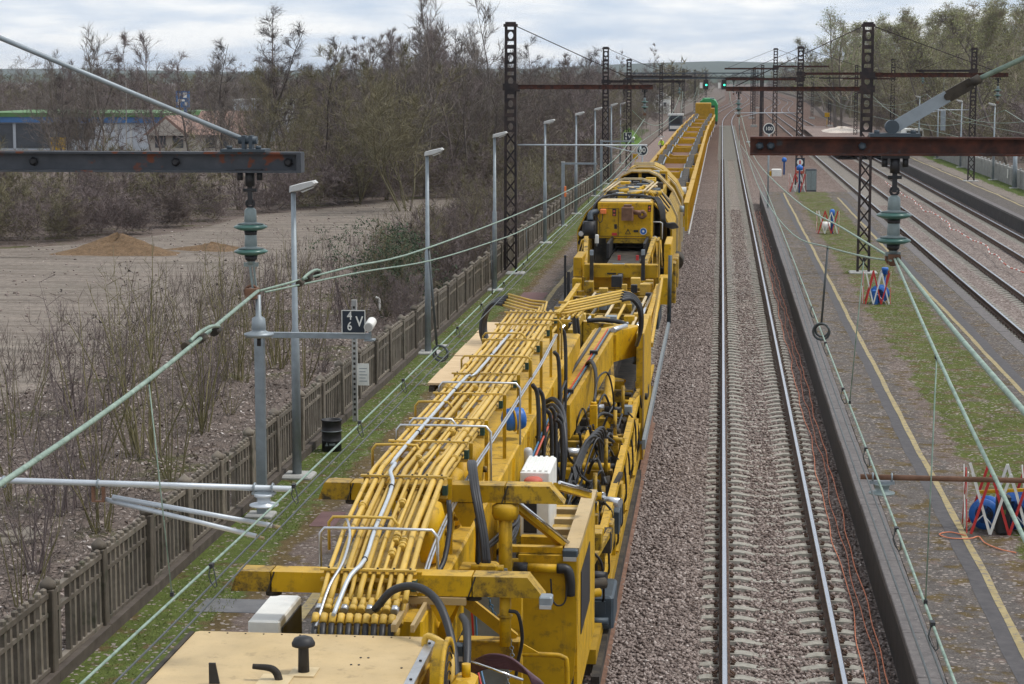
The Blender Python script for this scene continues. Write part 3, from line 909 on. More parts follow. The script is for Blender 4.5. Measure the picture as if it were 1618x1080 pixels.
def right_fence():
    root = thing('panel_fence', 'pale grey concrete panel fence along the back of the far platform', 'fence', (18.9, 60, PZ - 0.2))
    pm = MB().cbox(-0.08, 0.08, -0.08, 0.08, 0, 1.45, 0.015).mesh('post', ['concrete_light'])
    bm_ = MB()
    bm_.box(-0.03, 0.03, 0.083, 1.917, 0.02, 0.62); bm_.box(-0.03, 0.03, 0.083, 1.917, 0.63, 1.22); bm_.box(-0.05, 0.05, 0.083, 1.917, 1.225, 1.30)
    for k in range(9):
        bm_.box(-0.045, -0.031, 0.2 + k * 0.19, 0.26 + k * 0.19, 0.1, 1.15)
    pn = bm_.mesh('panel', ['concrete_light'])
    for i in range(88):
        o = link('post', pm, root); o.location = (0, i * 2.0, random.uniform(-.02, .02))
        o = link('panel', pn, root); o.location = (0, i * 2.0, random.uniform(-.015, .015))
    return root
right_fence()

# ------------------------------------------------------------------ platform lamps
def lamp_proto():
    root = thing('platform_lamp', 'x', 'lamp')
    MB().tube([(0, 0, 0.02), (0, 0, 2.6), (0, 0, 2.64), (0, 0, 5.05)], [0.085, 0.072, 0.055, 0.042], 12).build('pole', 'galv', root)
    MB().cbox(-0.3, 0.3, -0.3, 0.3, -0.15, 0.07, 0.03).build('base_block', 'concrete_light', root)
    h = MB()
    prof = [(-0.06, 0.0), (0.13, 0.03), (0.38, 0.12), (0.43, 0.17), (0.38, 0.215), (0.13, 0.16), (-0.05, 0.11)]
    n_ = len(prof); vs = []; fs = []
    for yy, sc in ((-0.10, 0.0), (-0.075, 1.0), (0.075, 1.0), (0.10, 0.0)):
        cx, cz = 0.19, 0.11
        for x, z in prof:
            k = 1.0 if sc else 0.82
            vs.append((cx + (x - cx) * k, yy, 5.03 + cz + (z - cz) * k))
    for j in range(3):
        for i in range(n_):
            k = (i + 1) % n_
            fs.append((j * n_ + i, (j + 1) * n_ + i, (j + 1) * n_ + k, j * n_ + k))
    fs += [tuple(range(n_)), tuple(range(4 * n_ - 1, 3 * n_ - 1, -1))]
    h.add(vs, fs)
    hd = h.build('lamp_head', 'lamp_grey', root)
    MB().prism([(0.14, 5.05), (0.38, 5.135), (0.35, 5.105), (0.17, 5.03)], -0.07, 0.07, 'y').build('lamp_lens', 'lamp_glass', hd)
    return root
LAMP = lamp_proto()
first = True
for i, y in enumerate([35.4, 51.9, 67.6, 87.2, 106, 122, 140, 158, 178]):
    o = LAMP if first else copy_tree(LAMP)
    first = False
    o.location = (-7.38 if y < 142 else -8.6, y, PZ - 0.01 if y < 142 else 0.1)
    o['label'] = ['tall grey platform lamp nearest the oil drum bin, first of the fence row', 'grey platform lamp standing beside the hanging ring on the wires, second along the fence',
                  'third grey lamp along the fence, just before the dark lattice mast', 'fourth grey lamp along the fence, just beyond the first lattice mast', 'fifth grey lamp along the fence counting from the bin',
                  'sixth grey lamp along the fence, near the round 60 sign', 'small far lamp past the end of the picket fence', 'second small far lamp past the end of the picket fence', 'farthest small lamp of the row beyond the picket fence'][i]
    o['group'] = 'lamps along the platform fence'
for i, y in enumerate([143.9, 163.5, 181, 198]):
    o = copy_tree(LAMP)
    o.location = (18.45, y, PZ - 0.01); o.rotation_euler = (0, 0, math.pi)
    o['label'] = ['closest lamp standing on the far platform by the panel fence', 'second lamp on the far platform by the panel fence', 'third lamp on the far platform by the panel fence', 'farthest lamp on the far platform, by the white van'][i]
    o['group'] = 'lamps on the far platform'

# ------------------------------------------------------------------ lattice masts
def hole_plate(mb, cz, w, h, r, y, rect=False):
    """plate in the XZ plane pierced by a round (or oblong) hole"""
    n_ = 16; vs = []; fs = []
    for t in (y - 0.006, y + 0.006):
        for k in range(n_):
            a = 2 * math.pi * k / n_
            vs.append((r * math.cos(a), t, cz + (r * 1.25 if not rect else r * 0.55) * math.sin(a)))
        for k in range(n_):
            a = 2 * math.pi * k / n_
            c, s = math.cos(a), math.sin(a); q = max(abs(c), abs(s))
            vs.append((w / 2 * c / q, t, cz + h / 2 * s / q))
    for k in range(n_):
        j = (k + 1) % n_
        fs.append((k, n_ + k, n_ + j, j)); fs.append((2 * n_ + k, 2 * n_ + j, 3 * n_ + j, 3 * n_ + k))
        fs.append((k, j, 2 * n_ + j, 2 * n_ + k)); fs.append((n_ + k, 3 * n_ + k, 3 * n_ + j, n_ + j))
    mb.add(vs, fs)
def mast_parts(H=8.75, wb=0.44, wt=0.36):
    def hw(z): return (wb + (wt - wb) * z / H) / 2
    up_ = []
    for s in (-1, 1):
        mb = MB()
        mb.bar((s * hw(0), 0, 0), (s * hw(H), 0, H), 0.04, 0.20, (0, 1, 0))
        mb.bar((s * (hw(0) - 0.03), -0.10, 0), (s * (hw(H) - 0.03), -0.10, H), 0.06, 0.014, (0, 1, 0))
        mb.bar((s * (hw(0) - 0.03), 0.10, 0), (s * (hw(H) - 0.03), 0.10, H), 0.06, 0.014, (0, 1, 0))
        up_.append(mb.mesh('upright', ['mast_steel']))
    lc = MB()
    z = 0.12; s = 1
    while z < 4.9:
        z2 = z + 0.55
        for y in (-0.108, 0.108):
            sg = s if y < 0 else -s
            lc.bar((-sg * hw(z), y, z), (sg * hw(z2), y, z2), 0.012, 0.055, (0, 0, 1))
        z = z2; s = -s
    pl = MB()
    z = 5.05; k = 0
    while z < H - 0.05:
        if k % 2 == 0:
            for y in (-0.114, 0.114): hole_plate(pl, z + 0.2, 2 * hw(z) - 0.02, 0.40, 0.105, y)
            z += 0.40
        else:
            for y in (-0.114, 0.114):
                pl.box(-hw(z), hw(z), y - 0.006, y + 0.006, z + 0.13, z + 0.27)
            z += 0.40
        k += 1
    pl.box(-hw(H) - 0.06, hw(H) + 0.06, -0.16, 0.16, H + 0.002, H + 0.10)
    return up_, lc.mesh('lacing', ['mast_steel']), pl.mesh('batten_plates', ['mast_steel']), MB().cbox(-0.5, 0.5, -0.4, 0.4, -0.4, 0.06, 0.03).mesh('footing', ['concrete_light'])
MP = mast_parts()
def mast(x, y, label, beams=(), z0=PZ, group='overhead line masts', H=8.75, cat='mast'):
    """beams: (x_end, z_abs, material) cantilevers with a tie rod from the mast head"""
    root = thing('lattice_mast', label, cat, (x, y, z0), group)
    link('upright', MP[0][0], root); link('upright', MP[0][1], root)
    tag(link('lacing', MP[1], root), kind='stuff'); tag(link('batten_plates', MP[2], root), kind='stuff'); link('footing', MP[3], root)
    for xe, z, mt in beams:
        s = 1 if xe > x else -1
        b_ = MB(); b_.ibeam((s * 0.24, 0, z - z0), (xe - x, 0, z - z0), 0.11, 0.16, 0.014)
        bo = b_.build('cantilever_beam', mt, root)
        MB().tube([(s * 0.20, 0, H + 0.02), (xe - x - s * 0.35, 0, z - z0 + 0.10)], 0.018, 6).build('tie_rod', 'mast_steel', root)
        bk = MB(); bk.box(min(s * 0.10, s * 0.34), max(s * 0.10, s * 0.34), -0.15, 0.15, z - z0 - 0.16, z - z0 - 0.085)
        bk.box(-0.27, 0.27, -0.14, -0.125, z - z0 - 0.12, z - z0 + 0.12)
        bk.build('beam_bracket', 'mast_steel', root)
    return root
# span of the bridge end: masts stand just outside the picture, their arms reach in
mast(-7.55, 15.3, 'lattice mast carrying the near dark cantilever over the work train', (), z0=PZ)
mast(5.15, 15.3, 'lattice mast carrying the near rusty cantilever over the open track', (), z0=PZ)
mast(-7.45, 73.5, 'tall dark lattice mast by the fence between the third and fourth lamp', [(-2.42, 7.16, 'rust_beam')])
mast(5.13, 75, 'tallest near lattice mast standing on the grass of the island platform', [(0.14, 7.09, 'rust_beam'), (10.05, 7.58, 'rust_beam')])
mast(-7.55, 136, 'lattice mast on the fence side, second one along the train', [(-2.4, 7.2, 'mast_steel')])
mast(-7.45, 168, 'lattice mast just past the end of the picket fence', [(-2.4, 7.5, 'mast_steel')], z0=0.0, H=8.75)
mast(5.0, 135, 'lattice mast with electrical notices at the end of the island platform', [(0.2, 7.35, 'rust_beam'), (10.2, 7.7, 'rust_beam')])
mast(16.75, 142, 'lattice mast on the far platform beside the panel fence', [(12.9, 7.9, 'mast_steel')])
far = [(199, 5.02, 1.25, 'slim lattice mast beyond the island platform with sky behind its head'), (205, 16.5, 0.3, 'lattice mast near the far end of the long platform')]
for y, x, z0, lb in far:
    mast(x, y, lb, [(x - 4.8, z0 + 7.0, 'rust_beam')] + ([(x + 5, z0 + 7.2, 'rust_beam')] if x < 10 else []), z0=z0)
k = 0
for y in (262, 325, 388, 451, 514):
    for x in (-7.6, 5.0, 16.6):
        xx = x + (shiftL(y) if x < 10 else shiftR(y))
        nm = {262: 'fourth', 325: 'fifth', 388: 'sixth', 451: 'seventh', 514: 'eighth'}[y]
        sd = {-7.6: 'train side', 5.0: 'middle', 16.6: 'wooded side'}[x]
        mast(xx, y, f'distant lattice mast on the {sd} of the line, {nm} along', [(xx - 4.6 if x > 0 else xx + 4.6, 7.3, 'mast_steel')], z0=0.0, group='distant overhead line masts')

# ------------------------------------------------------------------ insulators and near cantilevers
def disc_profile(r=0.127):
    return [(0.030, -0.075), (0.045, -0.06), (0.050, -0.030), (0.090, -0.022), (r, -0.006), (r, 0.004), (0.095, 0.020), (0.045, 0.034), (0.048, 0.040), (0.044, 0.125), (0.030, 0.140), (0.018, 0.145)]
def insulator_string(x, y, ztop, nd, label, scale=1.0, drop=0.29, group='insulators on the overhead line', clampz=None, mats=('glass_green', 'porcelain')):
    root = thing('insulator_string', label, 'insulator', (x, y, ztop), group)
    z = 0.0
    hg = MB()
    hg.box(-0.10, 0.10, -0.05, 0.05, -0.022, -0.002)
    for s in (-0.075, 0.075):
        hg.cyl((s, 0, -0.02), (s, 0, -0.085), 0.022, 8)
    hg.cyl((0, 0, -0.02), (0, 0, -0.13), 0.036, 8)
    hg.bar((0, 0, -0.12), (0, 0, -drop + 0.02), 0.035, 0.02, (0, 1, 0))
    hg.cyl((-0.05, 0, -0.16), (0.05, 0, -0.16), 0.014, 6)
    hg.torus((0, 0, -drop + 0.03), 0.03, 0.010, (0, 1, 0), 10, 5)
    hg.build('hanger', 'black_steel', root)
    z = -drop
    for k in range(nd):
        d = MB()
        d.lathe((0, 0, z - 0.145), disc_profile()[2:7], 20)
        d.mat(1); d.lathe((0, 0, z - 0.145), [(0.100, 0.022)] + disc_profile()[7:], 14)
        d.mat(2); d.lathe((0, 0, z - 0.145), disc_profile()[:3], 12)
        d.build('insulator_disc', [mats[0], mats[1], 'black_steel'], root)
        z -= 0.185
    c = MB()
    zc = clampz - ztop if clampz is not None else z - 0.20
    c.cyl((0, 0, z - 0.0), (0, 0, z - 0.06), 0.03, 8)
    c.box(-0.055, 0.055, -0.012, 0.012, z - 0.075, z - 0.045)
    c.bar((-0.012, 0, z - 0.05), (0.012, 0, zc + 0.02), 0.014, 0.028, (0, 1, 0)); c.bar((0.018, 0, z - 0.05), (0.03, 0.02, zc + 0.02), 0.012, 0.024, (0, 1, 0))
    c.mat(1); c.box(-0.035, 0.05, -0.06, 0.06, zc - 0.045, zc + 0.03); c.torus((0.0, 0, zc), 0.05, 0.011, (0, 1, 0), 12, 5)
    c.build('clamp', ['porcelain', 'old_rail'], root)
    return root
YN = 15.3
insulator_string(-3.52, YN, 6.85, 2, 'two disc green insulator hanging from the dark grey cantilever', clampz=5.92)
insulator_string(1.26, YN, 6.97, 2, 'two disc green insulator hanging from the rusty near cantilever', clampz=6.22)
# left near arm: dark blue-grey channel with bolts, fixing plate and tie rod
r0 = thing('cantilever_arm', 'dark grey steel arm with bolt heads and orange rust flakes above the work train', 'cantilever', (-7.5, YN, 6.9))
b_ = MB(); b_.ibeam((0.2, 0, 0), (4.38, 0, 0), 0.13, 0.155, 0.016); b_.box(4.35, 4.385, -0.066, 0.066, -0.074, 0.074); b_.build('beam', 'dark_beam', r0)
bt = MB()
for x in (-5.18, -4.08, -3.22):
    bt.lathe((x + 7.5, -0.012, 0), [(0.034, 0), (0.034, 0.018), (0.020, 0.020), (0.020, 0.035)], 6, (0, -1, 0))
tag(bt.build('bolts', 'black_steel', r0), kind='stuff')
fp = MB(); fp.box(3.78, 4.12, -0.10, 0.10, 0.080, 0.10)
for s in (3.84, 4.06): fp.cyl((s, -0.05, 0.10), (s, -0.05, 0.125), 0.022, 6)
fp.box(3.93, 3.955, -0.04, 0.04, 0.10, 0.20); fp.box(3.985, 4.01, -0.04, 0.04, 0.10, 0.20); fp.cyl((3.90, 0, 0.165), (4.04, 0, 0.165), 0.03, 10)
fp.build('anchor_plate', 'slate_blue', r0)
MB().tube([(3.95, 0, 0.165), (2.06, 0, 0.935), (0.2, 0, 1.69)], 0.019, 8).build('tie_rod', 'galv', r0)
# right near arm
r0 = thing('cantilever_arm', 'rust red steel arm with grey link plate above the open track', 'cantilever', (5.15, YN, 7.035))
b_ = MB(); b_.ibeam((-4.94, 0, 0), (-0.2, 0, 0), 0.13, 0.135, 0.014); b_.build('beam', 'rust_beam', r0)
bt = MB()
for x in (0.28, 0.36, 1.02):
    bt.lathe((x - 5.15, -0.01, 0.0), [(0.03, 0), (0.03, 0.018), (0.018, 0.02), (0.018, 0.034)], 6, (0, -1, 0))
tag(bt.build('bolts', 'slate_blue', r0), kind='stuff')
fp = MB(); fp.box(-4.08, -3.72, -0.09, 0.09, 0.070, 0.095)
for s in (-4.03, -3.77): fp.cyl((s, -0.05, 0.09), (s, -0.05, 0.118), 0.022, 6)
fp.cyl((-3.92, -0.06, 0.14), (-3.92, 0.06, 0.14), 0.05, 14); fp.build('anchor_plate', 'slate_blue', r0)
lk = MB()
lk.bar((-3.90, -0.035, 0.14), (-3.53, -0.035, 0.36), 0.012, 0.085); lk.bar((-3.90, 0.035, 0.14), (-3.53, 0.035, 0.36), 0.012, 0.085)
lk.build('link_plate', 'galv', r0)
sk = MB(); sk.bar((-3.57, 0, 0.335), (-3.36, 0, 0.455), 0.06, 0.085); sk.cyl((-3.53, -0.06, 0.36), (-3.53, 0.06, 0.36), 0.028, 10); sk.cyl((-3.40, 0, 0.435), (-3.30, 0, 0.49), 0.035, 10)
sk.build('socket', 'machine_dark', r0)
MB().tube([(-3.32, 0, 0.48), (-0.2, 0, 1.95)], 0.019, 8).build('tie_rod', 'wire_green', r0)

# registration arms
r0 = thing('registration_arm', 'pale grey tube arm with glass disc insulator holding the wires over the work train', 'arm', (-7.5, YN, 4.42))
MB().tube([(0.2, 0, 0.03), (4.27, 0, -0.01)], 0.024, 10).build('arm_tube', 'galv_light', r0)
d = MB(); d.lathe((4.05, 0, -0.155), [(0.03, 0), (0.112, 0.012), (0.112, 0.022), (0.05, 0.035), (0.05, 0.075), (0.075, 0.085), (0.075, 0.105)], 18); d.build('insulator_disc', 'galv_light', r0)
st = MB()
for x in (3.98, 4.12): st.torus((x, 0, -0.005), 0.034, 0.008, (1, 0, 0), 12, 5)
st.box(3.96, 4.14, -0.03, 0.03, -0.055, -0.035)
st.torus((2.0, 0, -0.0), 0.04, 0.012, (1, 0, 0), 12, 5); st.torus((2.75, 0, 0), 0.032, 0.008, (1, 0, 0), 12, 5); st.build('saddle', 'galv', r0)
hb = MB(); hb.box(2.70, 2.72, -0.02, 0.02, -0.13, -0.02); hb.box(2.78, 2.80, -0.02, 0.02, -0.13, -0.02); hb.box(2.70, 2.80, -0.02, 0.02, -0.14, -0.13); hb.build('hook_plate', 'old_rail', r0)
MB().tube([(2.86, 0, -0.10), (4.10, 0.05, -0.31)], 0.020, 8).build('steady_tube', 'galv_light', r0)
MB().tube([(2.80, 0.02, -0.125), (4.00, -0.06, -0.37)], 0.020, 8).build('steady_tube', 'galv_light', r0)
e_ = MB(); e_.cyl((4.09, 0.05, -0.31), (4.17, 0.052, -0.325), 0.014, 8); e_.cyl((3.99, -0.06, -0.37), (4.06, -0.062, -0.385), 0.014, 8); tag(e_.build('wire_clips', 'line_yellow', r0), kind='stuff')
r0 = thing('registration_arm', 'brown rusty tube arm with dark disc insulator over the island platform edge', 'arm', (5.15, YN, 4.59))
MB().tube([(-4.09, 0, 0), (-0.2, 0, -0.02)], 0.020, 10).build('arm_tube', 'old_rail', r0)
d = MB(); d.lathe((-3.93, 0, -0.135), [(0.025, 0), (0.098, 0.012), (0.098, 0.020), (0.05, 0.032), (0.055, 0.070), (0.07, 0.085)], 18); d.build('insulator_disc', ['porcelain'], r0)
st = MB()
for x in (-4.0, -3.86): st.torus((x, 0, 0), 0.028, 0.007, (1, 0, 0), 12, 5)
st.box(-4.02, -3.84, -0.03, 0.03, -0.05, -0.03); st.build('saddle', 'galv', r0)
# low post insulator under the work train's messenger clamp
r0 = thing('post_insulator', 'single pale disc insulator hanging below the messenger wire clamp', 'insulator', (-3.47, YN, 5.60))
d = MB(); d.lathe((0, 0, 0), [(0.03, -0.03), (0.10, -0.02), (0.113, -0.004), (0.113, 0.006), (0.07, 0.018), (0.05, 0.03), (0.056, 0.04), (0.050, 0.12), (0.022, 0.14), (0.02, 0.30)], 20)
d.mat(1); d.cyl((0, 0, -0.03), (0, 0, -0.09), 0.016, 8); d.build('insulator_disc', ['galv', 'black_steel'], r0)

# ------------------------------------------------------------------ overhead wires
def wire(label, pts, r, mat, k=5, n=6, group='overhead wires', name='overhead_wire'):
    return tag(MB().tube(smooth(pts, k), r, n).build(name, mat), label, 'wire', group)
XLW = -3.1
wire('thick green messenger wire over the work train, rising from the lower edge to the insulator', [at(-320, 965, Y=5.2), at(0, 765, Y=8.0), at(235, 600, Y=11.0), (-3.47, 15.3, 5.93)], 0.0135, 'wire_green')
wire('upper green messenger wire sweeping from the insulator to the far mast arm over the train', [(-3.46, 15.3, 5.93), (-3.28, 18.0, 5.86), (-3.1, 21.9, 5.72), (-3.1, 36.3, 5.33), (-3.0, 50, 5.2), (-2.85, 60, 5.38), (-2.7, 73.5, 6.05)], 0.0095, 'wire_green')
wire('lower green messenger wire sagging beneath the upper one over the train', [(-3.44, 15.4, 5.91), (-3.2, 18.2, 5.80), (-3.0, 21.2, 5.64), (-3.0, 26.4, 5.4), (-3.0, 31.8, 5.2), (-3.0, 42.5, 4.99), (-2.95, 55.2, 4.85), (-2.8, 73.5, 5.3)], 0.0080, 'wire_green')
wire('pale green contact wire running low over the platform side of the train', [(-3.05, 2, 4.68), (-3.0, 9.3, 4.67), (-3.0, 13.3, 4.64), (-3.0, 19.5, 4.64), (-3.0, 33.7, 4.70), (-2.9, 48.7, 4.75), (-2.8, 73.5, 4.9)], 0.0080, 'wire_green')
for dx, lb in ((-0.045, 'left one of the two dark contact wires over the work train'), (0.045, 'right one of the two dark contact wires over the work train')):
    wire(lb, [(-2.95 + dx, 2, 4.58), (-2.92 + dx, 9.7, 4.55), (-2.97 + dx, 13.3, 4.52), (-2.94 + dx, 20.5, 4.58), (-2.9 + dx, 33, 4.66), (-2.85 + dx, 50, 4.72), (-2.8 + dx, 73.5, 4.82)], 0.0062, 'wire_dark')
wire('thick green messenger wire dropping from the right insulator to the lower frame edge', [(1.27, 15.3, 6.22), at(1480, 560, Y=10.3), at(1618, 850, Y=7.5), at(1800, 1230, Y=5.4)], 0.0095, 'wire_green')
wire('green twisted messenger wire leaving the right insulator toward the camera side', [(1.29, 15.3, 6.22), (1.24, 11.5, 6.21), (1.2, 8.2, 6.23), (1.2, 1, 6.2)], 0.0135, 'wire_green')
p1 = at(1331, 360, X=1.2); p2 = at(1262, 270, X=1.0)
wire('upper green messenger wire running from the right insulator to the island mast arm', [(1.25, 15.3, 6.22), (1.2, p1.y, p1.z), (1.1, 31, 5.72), (0.9, 50, 5.45), (0.8, 62, 5.6), (0.7, 75, 6.15)], 0.0095, 'wire_green')
p3 = at(1308, 390, X=1.1); p4 = at(1365, 405, X=1.13)
wire('lower green messenger wire curving away left below the upper one over the open track', [(1.24, 15.2, 6.21), (p4.x, p4.y, p4.z), (p3.x, p3.y, p3.z), (0.95, 27, 5.50), (0.85, 38, 5.25), (0.8, 52, 5.15), (0.7, 75, 5.6)], 0.0080, 'wire_green')
wire('pale green contact wire over the edge of the island platform', [(1.06, 2, 4.88), (1.05, 8.9, 4.9), (1.05, 12.8, 4.92), (1.05, 21, 4.93), (1.02, 34, 5.0), (0.95, 53, 5.1), (0.7, 75, 5.1)], 0.0080, 'wire_green')
for dx, lb in ((-0.03, 'left one of the two dark contact wires over the open track'), (0.03, 'right one of the two dark contact wires over the open track')):
    wire(lb, [(1.0 + dx, 2, 4.84), (1.0 + dx, 9, 4.83), (1.0 + dx, 12.6, 4.80), (0.98 + dx, 20, 4.82), (0.98 + dx, 34, 4.92), (0.9 + dx, 53, 5.0), (0.7 + dx, 75, 5.0)], 0.0062, 'wire_dark')
# droppers and jumpers
def dropper(label, p0, p1, r=0.006, mat='wire_green', ring=None):
    root = thing('dropper', label, 'dropper', (0, 0, 0), 'droppers of the overhead line')
    MB().tube([p0, p1], r, 5).build('dropper_wire', mat, root)
    c = MB()
    for p in (p0, p1): c.box(p[0] - 0.009, p[0] + 0.009, p[1] - 0.012, p[1] + 0.012, p[2] - 0.012, p[2] + 0.012)
    tag(c.build('dropper_clips', 'black_steel', root), kind='stuff')
    if ring:
        q = MB(); q.torus(ring, 0.085, 0.013, (0.25, 1, 0.1), 18, 6); q.torus((ring[0] + .01, ring[1] + .03, ring[2] + .01), 0.07, 0.012, (0.1, 1, 0.3), 18, 6); q.build('ring_coil', 'wire_dark', root)
    return root
dropper('long thin green dropper hanging in front of the fence and shrubs', tuple(at(235, 602, Y=11.0)), (-3.01, 11.0, 4.68), 0.004)
dropper('dropper with dark coiled ring beside the second platform lamp', (-3.1, 21.9, 5.70), (-3.02, 21.9, 4.68), 0.014, 'wire_dark', ring=(-2.98, 21.9, 4.58))
dropper('dropper with dark coiled ring over the island platform edge', (p3.x, p3.y, p3.z), (1.05, p3.y, 5.02), 0.012, 'wire_dark', ring=(1.05, p3.y, 4.93))
dropper('long pale green dropper from the right insulator wire to the contact wire', (p4.x, p4.y, p4.z - .02), (1.05, p4.y + .1, 4.95), 0.005)
dropper('pale green dropper crossing the brown registration arm', tuple(at(1480, 563, Y=10.3)), (1.05, 10.3, 4.92), 0.004)
for i, (y, lb) in enumerate([(27, 'first'), (32, 'second'), (39, 'third'), (47, 'fourth'), (56, 'fifth')]):
    zt = np.interp(y, [21.2, 26.4, 31.8, 42.5, 55.2], [5.64, 5.4, 5.2, 4.99, 4.85])
    dropper(f'short dark dropper under the lower messenger wire over the train, {lb} past the ring', (-3.0, y, zt), (-2.98, y, 4.70), 0.007, 'wire_dark')
def loop(label, x, y, z0, z1):
    root = thing('wire_loop', label, 'wire loop', (0, 0, 0), 'dropper loops joining contact wires')
    pts = [(x, y, z0), (x + 0.012, y, z0 - 0.02), (x + 0.022, y, (z0 + z1) / 2), (x + 0.03, y, z1), (x + 0.018, y, z1 - 0.012), (x - 0.004, y, z1 + .02), (x - 0.018, y, (z0 + z1) / 2), (x - 0.004, y, z0)]
    MB().tube(pts, 0.004, 4).build('loop_wire', 'wire_dark', root)
    MB().box(x - 0.012, x + 0.012, y - 0.025, y + 0.025, z0 - 0.012, z0 + 0.012).build('loop_clip', 'black_steel', root)
for i, y in enumerate([11.8, 14.2, 16.9, 19.3, 23.4, 25.8, 28.5, 31.4, 34.5, 38.0, 42.0]):
    loop('small dark wire loop tying the contact wires over the train', -2.985, y, 4.655 + 0.002 * (y - 12), 4.53 + 0.0035 * (y - 12))
for i, y in enumerate([9.9, 12.0, 14.6, 17.4, 20.4, 23.5, 27, 31]):
    loop('small dark wire loop tying the contact wires over the open track', 1.045, y, 4.92 + 0.002 * (y - 12), 4.80 + 0.003 * (y - 12))
# splices on the messenger
for lb, q in (('dark bolted splice with short bypass loop on the thick green wire', (-3.262, 12.85, 5.905)), ('dark bolted splice on the green wires just beyond the insulator', (-3.362, 16.8, 5.90))):
    root = thing('wire_splice', lb, 'splice', q, 'splices on the green wires')
    s_ = MB()
    for dy in (-0.45, -0.1, 0.28): s_.cyl((0, dy - 0.06, -0.015), (0, dy + 0.06, -0.01), 0.028, 8)
    tag(s_.build('splice_body', 'machine_dark', root), kind='stuff')
    MB().tube(smooth([(0.02, -0.45, 0.015), (0.035, -0.3, 0.045), (0.035, 0.0, 0.05), (0.02, 0.28, 0.02)], 5), 0.012, 6).build('bypass_loop', 'wire_green', root)
# spans further away: messenger sagging between supports, contact wire level
def far_catenary(xc, ys, tr, shf):
    for i in range(len(ys) - 1):
        a, b2 = ys[i], ys[i + 1]
        st_ = 0.22 if i % 2 else -0.22
        pts = []; cpts = []
        for k in range(9):
            t = k / 8; y = a + (b2 - a) * t
            x = xc + shf(y) + st_ * (1 - 2 * t)
            pts.append((x, y, 6.35 - 1.15 * 4 * t * (1 - t))); cpts.append((x, y, 5.02))
        nm = ['nearest', 'second', 'third', 'fourth', 'fifth', 'sixth', 'seventh', 'eighth'][i]
        wire(f'sagging green messenger wire, {nm} far span over {tr}', pts, 0.012, 'wire_green', 2, 5, 'far overhead wires')
        wire(f'level contact wire, {nm} far span over {tr}', cpts, 0.009, 'wire_green', 1, 5, 'far overhead wires')
        dr = MB()
        for k in range(1, 8):
            dr.tube([pts[k], cpts[k]], 0.006, 3)
        tag(dr.build('dropper_wires', 'wire_dark'), f'thin droppers of the {nm} far span over {tr}', 'dropper', 'far droppers', kind='stuff')
far_catenary(XA, [73.5, 136, 168, 230, 290, 350], 'the work train', shiftL)
far_catenary(XB, [75, 135, 199, 262, 325, 388], 'the open track', shiftL)
far_catenary(XC_, [8, 75, 135, 199, 262, 325, 388], 'the track behind the island', shiftR)
far_catenary(XD, [80, 142, 205, 262, 325, 388], 'the far platform track', shiftR)
for (x, y, z, lb) in [(-2.7, 73.5, 7.08, 'small green insulator under the arm of the fence side mast'), (0.6, 75, 7.0, 'small green insulator under the island mast arm over the open track'),
                      (9.7, 75, 7.49, 'small insulator under the island mast arm over the dark railed track'), (0.75, 135, 7.27, 'small insulator under the second island mast arm'),
                      (-2.75, 136, 7.12, 'small insulator under the second fence side mast arm'), (13.4, 142, 7.82, 'small insulator under the far platform mast arm')]:
    insulator_string(x, y, z, 2, lb, group='far insulators')
def reg(x0, x1, y, z, lb):
    root = thing('registration_arm', lb, 'arm', (x0, y, z), 'far registration arms')
    s = 1 if x1 > x0 else -1
    MB().tube([(s * 0.25, 0, 0), (x1 - x0, 0, 0)], 0.03, 6).build('arm_tube', 'galv_light', root)
    MB().tube([(x1 - x0 - s * 1.5, 0, -0.02), (x1 - x0 - s * 0.2, 0, -0.30)], 0.022, 6).build('steady_tube', 'galv_light', root)
    MB().lathe((x1 - x0 - s * 0.25, 0, -0.16), [(0.03, 0), (0.11, 0.012), (0.11, 0.02), (0.05, 0.04), (0.05, 0.13)], 12).build('insulator_disc', 'porcelain', root)
reg(-7.45, -2.6, 73.5, 5.12, 'pale tube arm on the first fence side mast above the round 60 sign')
reg(5.13, 0.9, 75, 5.2, 'pale tube arm on the island mast over the open track')
reg(16.75, 13.2, 142, 5.3, 'pale tube arm on the far platform mast')
reg(5.0, 0.8, 135, 5.2, 'pale tube arm on the second island mast')
# ------------------------------------------------------------------ the work train
class TB(MB):
    """mesh builder in world coordinates that is parented to a thing with its own origin"""
    def put(self, name, mats, root, parent=None):
        L = root.location
        self.v = [(x - L.x, y - L.y, z - L.z) for x, y, z in self.v]
        return self.build(name, mats, parent or root)
def T(name, mats, root, fn, parent=None):
    t = TB(); fn(t); return t.put(name, mats, root, parent)
tr = random.Random(21)
def bogie(root, yc, wheel_r=0.42, side='slate_blue', xc=XA):
    b_ = T('bogie_frame', side, root, lambda t: (t.box(xc - 1.20, xc - 1.05, yc - 1.5, yc + 1.5, 0.35, 0.75), t.box(xc + 1.05, xc + 1.20, yc - 1.5, yc + 1.5, 0.35, 0.75), t.box(xc - 1.05, xc + 1.05, yc - 0.25, yc + 0.25, 0.38, 0.72)))
    for dy in (-0.9, 0.9):
        def wh(t, dy=dy):
            for s in (-1, 1):
                t.lathe((xc + s * 0.72, yc + dy, wheel_r), [(0.10, -0.02 * s), (wheel_r, 0.0), (wheel_r, 0.10 * s), (wheel_r + 0.03, 0.101 * s), (wheel_r + 0.03, 0.13 * s), (0.10, 0.14 * s)] if s < 0 else [(wheel_r + 0.03, -0.03), (wheel_r + 0.03, 0.0), (wheel_r, 0.001), (wheel_r, 0.10), (0.1, 0.12)], 20, (1, 0, 0))
            t.cyl((xc - 0.7, yc + dy, wheel_r), (xc + 0.7, yc + dy, wheel_r), 0.09, 10)
        T('wheelset', 'machine_dark', root, wh, b_)

